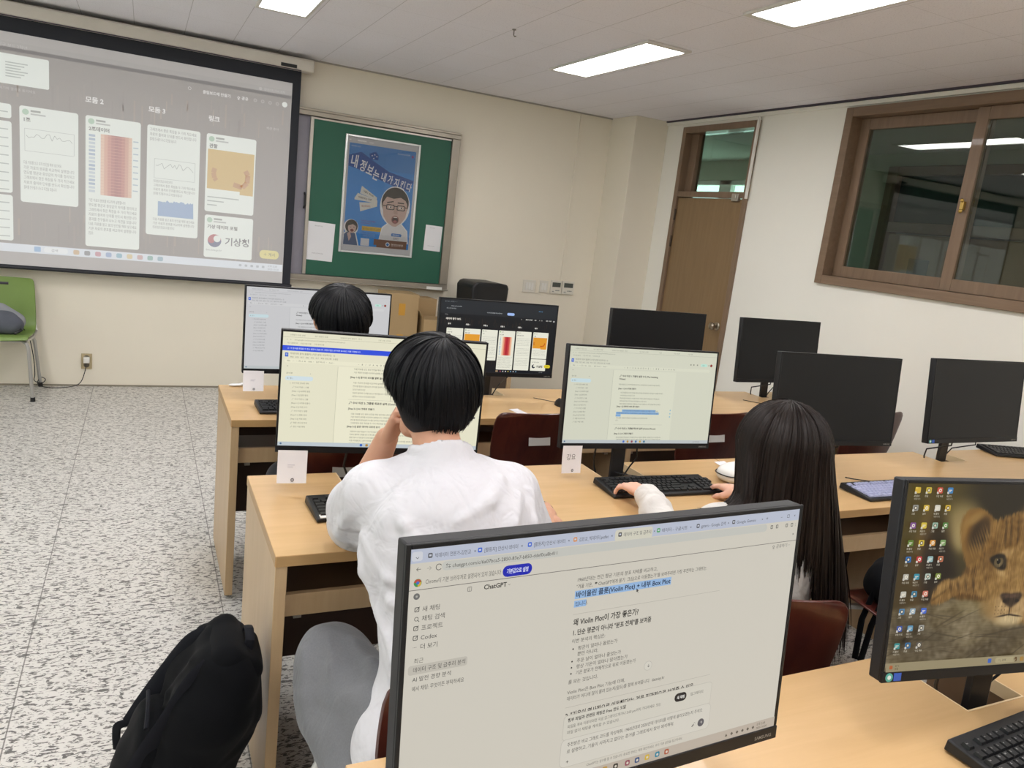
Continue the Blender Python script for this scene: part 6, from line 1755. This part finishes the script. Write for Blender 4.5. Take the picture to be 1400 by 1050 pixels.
    crown = rot[:, 2]*.93-rot[:, 1]*.36+rot[:, 0]*.05
    F_ = rot[:, 1]
    def pm(a, e1, e2):
        d = math.cos(a)*e1+math.sin(a)*e2; ff = float(d@F_)
        return 1.62 if ff > .45 else (1.70+(-ff)*.46 if ff < 0 else 1.70-.2*ff)
    rv, rf = hair_from_solid(H, q(0, -.03, .0), crown, rot, pm, 4200, 13, .0048, (-.002, .0105), 11, .09)
    V_, F2 = join_meshes([(hv, hf_), (rv, rf)])
    np_mesh('hair', V_, F2, M_HAIRB, body)
    return root
boy()
# ------------------------------------------------------------------ person with long dark hair, both hands at the desk
M_KNIT = cloth_mat('white fleece', '#d3cfcb', .04, 260, .35, fold=.5)
M_DARKP = cloth_mat('dark trousers', '#2c2d33', .1)
def girl():
    root = thing('person', 'person with long straight dark hair and white sweater typing on the black keyboard', 'person', (0, 0, 0))
    pel, chest, neck = V3(1.13, -5.25, .52), V3(1.165, -5.245, .80), V3(1.175, -5.235, .98)
    hc = V3(1.185, -5.225, 1.098); hf, hu = unit((.12, .96, -.16)), unit((.03, .16, .98))
    shL, shR = V3(1.03, -5.225, .895), V3(1.325, -5.24, .90)
    elL, wrL = V3(1.075, -5.00, .762), V3(1.158, -4.735, .806)
    elR, wrR = V3(1.42, -5.0, .81), V3(1.535, -4.765, .797)
    hipL, hipR = V3(1.05, -5.23, .51), V3(1.22, -5.23, .51); knL, knR = V3(1.04, -4.83, .52), V3(1.24, -4.83, .52); anL, anR = V3(1.05, -4.86, .08), V3(1.24, -4.86, .08)
    S_ = Solid()
    S_.ell(pel, (.145, .105, .10), .03); S_.cap(pel, chest, .098, .10, .05); S_.ell(chest+V3(0, 0, .02), (.135, .09, .15), .05)
    S_.cap(shL, shR, .042, .042, .05); S_.cap(neck-V3(0, .01, .05), hc-hu*.05-hf*.015, .048, .043, .03)
    p, rot = head_solid(S_, hc, hf, hu, .95)
    for sh, el, wr in ((shL, elL, wrL), (shR, elR, wrR)):
        S_.cap(sh, el, .038, .031, .03); S_.cap(el, el+(wr-el)*.35, .031, .032, .02); S_.cap(el+(wr-el)*.35, wr, .032, .021, .02)
    for h_, k_, a_ in ((hipL, knL, anL), (hipR, knR, anR)):
        S_.cap(h_, k_, .075, .05, .04); S_.cap(k_, a_, .05, .03, .03); S_.cap(a_+V3(0, 0, -.025), a_+V3(0, .12, -.045), .028, .02, .02)
    v1, f1 = solid_mesh(S_, .0065)
    HL = hand_solid(wrL, V3(-.06, .97, -.10), V3(0, .1, 1), V3(1, .1, 0), [(.30, .62, .4), (.22, .6, .42), (.25, .6, .42), (.32, .62, .42)], .93, .12, (.7, .62, -.35), (.9, .2, -.3))
    HR = hand_solid(wrR, V3(.12, .97, -.12), V3(.05, .1, 1), V3(-1, .1, 0), [(.18, .42, .3), (.16, .42, .3), (.24, .48, .3), (.3, .5, .3)], .93, .08, (.75, .6, -.4), (.95, .1, -.3))
    body = np_mesh('body', *join_meshes([(v1, f1), solid_mesh(HL, .0026), solid_mesh(HR, .0026)]), M_SKIN2, root)
    face_parts(body, p, rot)
    T = Solid()
    T.ell(pel+V3(.01, -.005, .02), (.19, .15, .12), .04); T.cap(pel+V3(0, 0, .06), chest, .145, .135, .06, ((0, 1, 0), 1.12)); T.ell(chest+V3(0, -.005, .02), (.175, .12, .15), .05)
    T.cap(shL, shR, .062, .062, .05); T.cap(neck-V3(0, .01, .05), neck+V3(0, .0, .0), .066, .06, .03)
    for sh, el, wr, s in ((shL, elL, wrL, -1), (shR, elR, wrR, 1)):
        m_ = el+(wr-el)*.55; d = unit(wr-el)
        T.cap(sh, el, .058, .050, .04); T.cap(el, m_, .050, .046, .03); T.cap(m_, wr+d*.004, .046, .037, .025)
        T.chain([m_+(wr-m_)*.35+V3(.025, 0, .025), m_+(wr-m_)*.3+V3(-.01, 0, .04), m_+(wr-m_)*.2+V3(-.036, 0, .01)], [.008]*3, .02)
        T.chain([m_+V3(.03, 0, .025), m_+V3(-.01, -.01, .045), m_+V3(-.04, -.02, .01)], [.009]*3, .025)
        T.cap(wr+d*.035, wr+d*.10, .055, .06, .004, op='-'); T.cap(wr-d*.02, wr+d*.05, .027, .029, .004, op='-')
    T.cap(neck+V3(0, .01, .035), neck+V3(0, .04, .16), .054, .08, .006, op='-')
    def dd(P): return .004*wob(P, [(22, 14, 30), (34, 26, 18), (-26, 30, 27)], 21)
    v, f = solid_mesh(T, .006, disp=dd); np_mesh('sweater', v, f, M_KNIT, root)
    Q = Solid(); Q.ell(pel+V3(0, 0, -.02), (.165, .12, .09), .04)
    for h_, k_, a_ in ((hipL, knL, anL), (hipR, knR, anR)): Q.cap(h_, k_, .09, .066, .05); Q.cap(k_, a_+V3(0, 0, .0), .066, .05, .04)
    v, f = solid_mesh(Q, .009); np_mesh('trousers', v, f, M_DARKP, root)
    add_shoes(root, (anL, anR), (0, 1, 0))
    # long straight hair: over the crown, then hanging to the small of the back
    e = lambda x, y, z: hc+(rot[:, 0]*x+rot[:, 1]*y+rot[:, 2]*z)*.95
    oc = e(0, -.015, .022); AX = np.array((.108, .115, .110))
    n = 4200; r = np.random.default_rng(5)
    def path(phi, t, L, off, sway):
        """phi: angle round the head from the face (0) through the sides; t 0..1; rows of points"""
        s = t*(L+.17)
        a = np.minimum(s/.108, PI/2)                      # along the skull first
        hang = np.maximum(s-.17, 0)
        dx, dy = np.sin(phi), np.cos(phi)                 # right, forward
        rr = 1+off/.1
        x = dx*np.sin(a)*AX[0]*rr; y = dy*np.sin(a)*AX[1]*rr; z = np.cos(a)*AX[2]*rr
        back = (1-dy)/2
        # hanging part: drifts back over the shoulders, spreads a little
        y = y-hang*.16*(1-back*.4)-np.minimum(hang, .12)*.20*(dy > -.2); x = x*(1+np.minimum(hang, .4)*.62)+hang*sway
        z = z-hang
        x = x+.05*hang*np.sin(hang*8+phi*3)*.5
        Pp = oc[None, :]+np.stack([x, y, np.zeros_like(x)], -1)@np.stack([rot[:, 0], rot[:, 1], rot[:, 2]], 0)*1.0
        top = oc+rot[:, 2]*0
        return np.stack([Pp[:, 0]+(0), Pp[:, 1], oc[2]+z+(np.sin(a)*np.cos(phi)*.0)], -1)
    phis = r.uniform(.62, 2*PI-.62, n); steps = 22; t = np.linspace(0, 1, steps)
    Ls = np.empty(n); paths = np.empty((n, steps, 3)); nor = np.empty((n, steps, 3))
    t0 = r.uniform(0, .22, n)
    for i in range(n):
        right = math.sin(phis[i])
        L = .235+.245*np.clip((right-.15)*3, 0, 1)+r.normal(0, .034)
        if abs(phis[i]-PI) > 1.75: L *= .8
        Pt = path(phis[i], t0[i]+(1-t0[i])*t, L, r.uniform(-.004, .008), .10+.05*right+r.normal(0, .03))
        paths[i] = Pt
        o = Pt-(oc+np.array((0, .05, 0))); o[:, 2] = np.maximum(o[:, 2], -.02); nor[i] = o/np.linalg.norm(o, axis=1, keepdims=True)
    rv, rf = ribbons(paths, nor, r.uniform(.6, 1.4, n)*.0062, '', None, None)
    # under-layer that closes the curtain
    ph = np.linspace(.72, 2*PI-.72, 60); tt = np.linspace(0, 1, 40); sh = []
    for off in (-.004, -.020):
        for a in ph:
            right = math.sin(a); L = (.225+.225*np.clip((right-.15)*3, 0, 1))*(.78 if abs(a-PI) > 1.75 else 1)
            sh.append(path(a, tt, L, off, .10+.05*right))
    sh = np.array(sh).reshape(2, 60, 40, 3); q = []
    for k in range(2):
        for i in range(59):
            for j in range(39):
                b = k*2400+i*40+j; q.append((b, b+1, b+41, b+40) if k == 0 else (b+40, b+41, b+1, b))
    for i in range(59): q.append((i*40+39, 2400+i*40+39, 2400+i*40+79, i*40+79))
    for j in range(39): q.append((j, 2400+j, 2400+j+1, j+1)); b = 59*40; q.append((b+j+1, 2400+b+j+1, 2400+b+j, b+j))
    # lock that falls forward over the left shoulder
    m = 170; lp = np.empty((m, steps, 3)); ln = np.empty((m, steps, 3))
    for i in range(m):
        a0 = r.uniform(4.3, 5.3); st = path(a0, np.linspace(.12, .62, 8), .30, r.uniform(-.002, .006), 0)
        end = V3(.965+r.normal(0, .02), -5.25+r.normal(0, .02), .945+r.normal(0, .010)); p0 = st[-1]
        k_ = np.linspace(0, 1, steps-8+1)[1:, None]; mid = V3(p0[0]-.02, p0[1]-.0, p0[2]-.055)
        cv = (1-k_)**2*p0+2*k_*(1-k_)*mid+k_**2*end
        lp[i] = np.concatenate([st, cv]); o = lp[i]-V3(1.15, -5.22, .96); ln[i] = o/np.linalg.norm(o, axis=1, keepdims=True)
    lv, lf = ribbons(lp, ln, r.uniform(.6, 1.3, m)*.005, '', None, None)
    # fringe: short strands over the forehead, swept to both sides
    m = 520; fp = np.empty((m, 12, 3)); fn_ = np.empty((m, 12, 3))
    for i in range(m):
        a0 = r.uniform(-.75, .75); st = path(a0+np.sign(a0)*np.linspace(0, .35, 12), np.linspace(r.uniform(.02, .2), 1, 12), r.uniform(-.035, .0), r.uniform(.001, .007), 0)
        fp[i] = st; o = st-oc; fn_[i] = o/np.linalg.norm(o, axis=1, keepdims=True)
    fv, ff = ribbons(fp, fn_, r.uniform(.7, 1.4, m)*.0065, '', None, None)
    Cp = Solid(); Cp.ell(e(0, -.014, .030), np.array((.084, .100, .094)), .02, rot); Cp.ell(e(0, .12, -.045), (.10, .07, .085), .02, rot, op='-'); Cp.ell(e(0, -.02, -.12), (.2, .2, .11), .02, rot, op='-')
    cv_, cf_ = solid_mesh(Cp, .006)
    V_, F_ = join_meshes([(fv, ff), (cv_, cf_), (rv, rf), (sh.reshape(-1, 3), np.array(q)), (lv, lf)])
    np_mesh('hair', V_, F_, M_HAIRD, body)
    return root
girl()
# ------------------------------------------------------------------ front-row person, only the back of the head shows
def third():
    root = thing('person', 'person with short black hair in the front row, only the head showing above a monitor', 'person', (0, 0, 0))
    pel, chest, neck = V3(.33, -4.06, .53), V3(.325, -4.06, .84), V3(.32, -4.06, 1.07)
    hc = V3(.312, -4.02, 1.205); hf, hu = unit((.05, .97, -.18)), unit((.0, .18, .98))
    shL, shR = V3(.20, -4.04, .945), V3(.46, -4.04, .945)
    elL, wrL = V3(.235, -3.80, .795), V3(.27, -3.60, .80); elR, wrR = V3(.46, -3.80, .795), V3(.42, -3.60, .80)
    hipL, hipR = V3(.24, -4.08, .51), V3(.42, -4.08, .51); knL, knR = V3(.22, -3.70, .52), V3(.44, -3.70, .52); anL, anR = V3(.22, -3.74, .08), V3(.44, -3.74, .08)
    S_ = Solid()
    S_.ell(pel, (.15, .11, .10), .03); S_.cap(pel, chest, .105, .115, .05); S_.ell(chest+V3(0, 0, .02), (.135, .09, .13), .05)
    S_.cap(shL, shR, .05, .05, .05); S_.cap(neck-V3(0, .01, .06), hc-hu*.055-hf*.02, .058, .05, .03)
    p, rot = head_solid(S_, hc, hf, hu, 1.0)
    for sh, el, wr in ((shL, elL, wrL), (shR, elR, wrR)): S_.cap(sh, el, .045, .037, .03); S_.cap(el, wr, .038, .026, .02)
    for h_, k_, a_ in ((hipL, knL, anL), (hipR, knR, anR)): S_.cap(h_, k_, .08, .055, .04); S_.cap(k_, a_, .054, .034, .03); S_.cap(a_+V3(0, 0, -.025), a_+V3(0, .12, -.045), .03, .022, .02)
    v1, f1 = solid_mesh(S_, .0075)
    cur = [(.25, .5, .35)]*4
    body = np_mesh('body', *join_meshes([(v1, f1), solid_mesh(hand_solid(wrL, V3(.05, 1, -.05), V3(0, 0, 1), V3(1, 0, 0), cur), .0035), solid_mesh(hand_solid(wrR, V3(-.05, 1, -.05), V3(0, 0, 1), V3(-1, 0, 0), cur), .0035)]), M_SKIN, root)
    face_parts(body, p, rot)
    T = Solid(); T.ell(pel+V3(0, 0, .02), (.18, .135, .10), .04); T.cap(pel+V3(0, 0, .06), chest, .15, .15, .06, ((0, 1, 0), 1.15)); T.ell(chest+V3(0, 0, .03), (.155, .115, .15), .05)
    T.cap(shL, shR, .06, .06, .05); T.cap(neck-V3(0, .01, .06), neck, .07, .063, .03)
    for sh, el, wr in ((shL, elL, wrL), (shR, elR, wrR)): T.cap(sh, el, .058, .052, .04); T.cap(el, wr-(wr-el)*.1, .055, .042, .03)
    T.cap(neck+V3(0, .01, .035), neck+V3(0, .04, .16), .058, .08, .006, op='-')
    v, f = solid_mesh(T, .009, disp=lambda P: .004*wob(P, [(22, 14, 30), (34, 26, 18)], 4)); np_mesh('sweatshirt', v, f, cloth_mat('black jersey', '#1f2024', .1), root)
    Q = Solid(); Q.ell(pel+V3(0, 0, -.02), (.17, .125, .09), .04)
    for h_, k_, a_ in ((hipL, knL, anL), (hipR, knR, anR)): Q.cap(h_, k_, .095, .07, .05); Q.cap(k_, a_, .07, .055, .04)
    v, f = solid_mesh(Q, .01); np_mesh('trousers', v, f, M_DARKP, root)
    add_shoes(root, (anL, anR), (0, 1, 0))
    H = Solid(); q = lambda x, y, z: hc+(rot[:, 0]*x+rot[:, 1]*y+rot[:, 2]*z)
    H.ell(q(0, -.015, .036), (.098, .108, .088), .02, rot); H.ell(q(0, -.035, .005), (.092, .09, .072), .03, rot); H.ell(q(0, -.05, -.05), (.074, .055, .055), .04, rot)
    H.ell(q(0, .15, -.05), (.12, .10, .10), .02, rot, op='-')
    for s in (-1, 1): H.ell(q(s*.112, .015, -.055), (.055, .085, .078), .015, rot, op='-')
    hv, hf_ = solid_mesh(H, .007)
    F_ = rot[:, 1]
    def pm(a, e1, e2):
        ff = float((math.cos(a)*e1+math.sin(a)*e2)@F_); return 1.6 if ff > .45 else (1.52+(-ff)*.52 if ff < 0 else 1.52-.1*ff)
    rv, rf = hair_from_solid(H, q(0, -.03, .0), rot[:, 2]*.9-rot[:, 1]*.42, rot, pm, 2200, 10, .006, (-.001, .006), 17)
    np_mesh('hair', *join_meshes([(hv, hf_), (rv, rf)]), M_HAIRB, body)
third()
# black backpack leaning on the desk end
def backpack():
    t = thing('backpack', 'black backpack standing on the floor against the end of the second row desk', 'backpack', (0, 0, 0))
    M_BK = fabric('black nylon', '#0c0d10'); M_ST = fabric('black webbing', '#1c1d22'); M_BL = print_maker('#23459a')
    up = unit((.235, -.06, .565)); b0 = V3(-.265, -4.80, .08)            # spine of the bag, leaning to the desk
    fwd = unit(np.cross(up, (0, 1, 0)));  fwd = fwd if fwd[0] < 0 else -fwd   # away from the desk
    sd = unit(np.cross(up, fwd))                                             # along the desk
    at = lambda h, w, d: b0+up*(h*.86)+sd*(w*.95)+fwd*(d*.86)
    B = Solid()
    for w in (-.075, .075): B.cap(at(.02, w, 0), at(.40, w*.95, 0), .085, .082, .06); B.cap(at(.40, w*.95, 0), at(.50, w*.6, .0), .082, .065, .05)
    B.cap(at(.02, -.08, -.02), at(.02, .08, -.02), .085, .085, .05); B.cap(at(.50, -.05, 0), at(.50, .05, 0), .062, .062, .04)
    B.cap(at(.06, 0, -.07), at(.38, 0, -.06), .10, .09, .06)
    for pts in ([at(.50, -.07, .045), at(.34, -.12, .055), at(.12, -.14, .05)], [at(.49, .02, .07), at(.36, .0, .10), at(.2, -.02, .11)], [at(.46, -.10, -.02), at(.28, -.14, -.03), at(.06, -.15, -.04)], [at(.44, -.09, -.06), at(.26, -.13, -.08), at(.05, -.14, -.10)]): B.rib(pts, .012, .02, .1)
    B.ell(V3(-.1, -4.8, -.3), (2, 2, .303), .01, op='-')
    B.ell(V3(2.0, -4.8, .4), (2.02, 4, 4), .01, op='-')
    v, f = solid_mesh(B, .008, disp=lambda P: .006*wob(P, [(18, 22, 30), (30, -16, 22), (14, 30, -20)], 6)); np_mesh('main_compartment', v, f, M_BK, t)
    Fp = Solid(); Fp.cap(at(.06, -.07, .075), at(.24, -.065, .085), .05, .045, .03); Fp.cap(at(.06, .07, .075), at(.24, .065, .085), .05, .045, .03); Fp.cap(at(.07, 0, .08), at(.25, 0, .09), .06, .05, .05)
    Fp.ell(V3(-.1, -4.8, -.3), (2, 2, .302), .01, op='-')
    v, f = solid_mesh(Fp, .008, disp=lambda P: .004*wob(P, [(24, 22, 30), (30, -26, 22)], 9)); np_mesh('front_pocket', v, f, M_BK, t)
    # rolled top with grab handle
    Tp = Solid(); Tp.cap(at(.545, -.06, .02), at(.545, .06, .02), .042, .042, .03); Tp.cap(at(.53, -.055, -.045), at(.53, .055, -.045), .035, .035, .03); Tp.chain([at(.57, -.07, .03), at(.50, -.095, .06), at(.42, -.105, .075)], [.02, .018, .014], .02)
    v, f = solid_mesh(Tp, .007, disp=lambda P: .004*wob(P, [(30, 22, 30), (30, -36, 22)], 2)); np_mesh('top_flap', v, f, M_BK, t)
    def strap(name, pts, w=.03, th=.3): return MB().tube([tuple(p) for p in pts], w/2, 12, sx=th).build(name, M_ST, t)
    strap('grab_handle', [at(.555, -.035, -.03), at(.60, -.03, -.02), at(.612, 0, -.015), at(.60, .03, -.02), at(.555, .035, -.03)], .022)
    def sp(pts, k=6):
        P = []; pts = [np.asarray(p) for p in pts]
        for i in range(len(pts)-1):
            p0, p1, p2, p3 = [pts[min(max(i+d, 0), len(pts)-1)] for d in (-1, 0, 1, 2)]
            for j in range(k):
                q = j/k; P.append(.5*(2*p1+(p2-p0)*q+(2*p0-5*p1+4*p2-p3)*q*q+(3*p1-p0-3*p2+p3)*q**3))
        return P+[pts[-1]]
    for w in (-.062, .062):
        strap('shoulder_strap', sp([at(.52, w, .06), at(.47, w*1.25, .085), at(.36, w*1.5, .10), at(.24, w*1.6, .115), at(.15, w*1.75, .12)]), .052, .28)
        strap('strap_tail', sp([at(.16, w*1.75, .12), at(.13, w*1.9, .15), at(.09, w*2.0, .14), at(.05, w*1.9, .12)]), .022, .2)
        MB().tube([tuple(at(.158+.012*math.sin(a), w*1.75+.02*math.cos(a), .125)) for a in np.linspace(0, 2*PI, 13)[:-1]], .004, 6, closed=True).build('buckle', M_BLACKP, t)
    for h, d in ((.30, .135),):
        MB().tube([tuple(p) for p in sp([at(h, -.07, d), at(h+.015, 0, d+.004), at(h, .07, d)])], .005, 6).build('zip', M_ST, t)
    m = MB(); m.cbox(tuple(at(.30, -.105, .10)), (.012, .014, .03)); m.build('blue_tag', M_BL, t)
    MB().tube([tuple(p) for p in sp([at(.49, -.095, .04), at(.34, -.150, .03), at(.14, -.158, .02)])], .004, 6).build('side_piping', M_ST, t)
    return t
backpack()
# black bag on the tucked-in chair
t = thing('shoulder_bag', 'black bag on the red-brown chair seat right of the long-haired person', 'bag', (0, 0, 0))
B = Solid(); z0 = .462
B.cap((2.035, -4.99, z0+.055), (2.18, -4.96, z0+.065), .06, .07, .05); B.cap((2.045, -4.99, z0+.09), (2.19, -4.96, z0+.11), .045, .05, .05); B.ell((2.1, -5.1, z0-.3), (1, 1, .302), .01, op='-')
v, f = solid_mesh(B, .009, disp=lambda P: .006*wob(P, [(28, 22, 30), (20, -36, 22)], 5)); np_mesh('bag_body', v, f, fabric('black bag cloth', '#0f1013'), t)
MB().tube([(2.06, -5.01, z0+.09), (1.985, -5.00, z0+.035), (1.955, -5.00, z0-.06), (1.95, -5.01, z0-.2), (1.955, -5.03, z0-.2), (1.955, -5.04, z0-.06), (1.985, -5.04, z0+.03), (2.06, -5.05, z0+.06)], .014, 10, sx=.35).build('strap', fabric('black bag strap', '#0c0c0f'), t)
# grey bag on the green chair
t = thing('shoulder_bag', 'grey bag lying on the seat of the green plastic chair', 'bag', (0, 0, 0))
B = Solid(); z0 = .457
B.cap((-1.34, -.30, z0+.075), (-1.12, -.36, z0+.065), .085, .075, .05); B.cap((-1.3, -.28, z0+.12), (-1.16, -.34, z0+.10), .06, .05, .05); B.ell((-1.2, -.3, z0-.3), (1, 1, .302), .01, op='-'); B.ell((-1.2, .62, .6), (.8, .8, .8), .01, op='-')
v, f = solid_mesh(B, .009, disp=lambda P: .005*wob(P, [(28, 22, 30), (20, -36, 22)], 7)); np_mesh('bag_body', v, f, fabric('slate grey cloth', '#5a5d66'), t)
B = Solid(); B.cap((-1.20, -.30, z0+.135), (-1.10, -.33, z0+.085), .07, .062, .03)
v, f = solid_mesh(B, .008); np_mesh('light_panel', v, f, fabric('light grey cloth', '#8b8d92'), t)
MB().tube([(-1.13, -.395, z0+.12), (-1.09, -.40, z0+.075), (-1.06, -.395, z0+.03), (-1.10, -.41, z0+.012)], .012, 10, sx=.4).build('strap', M_BLACKP, t)
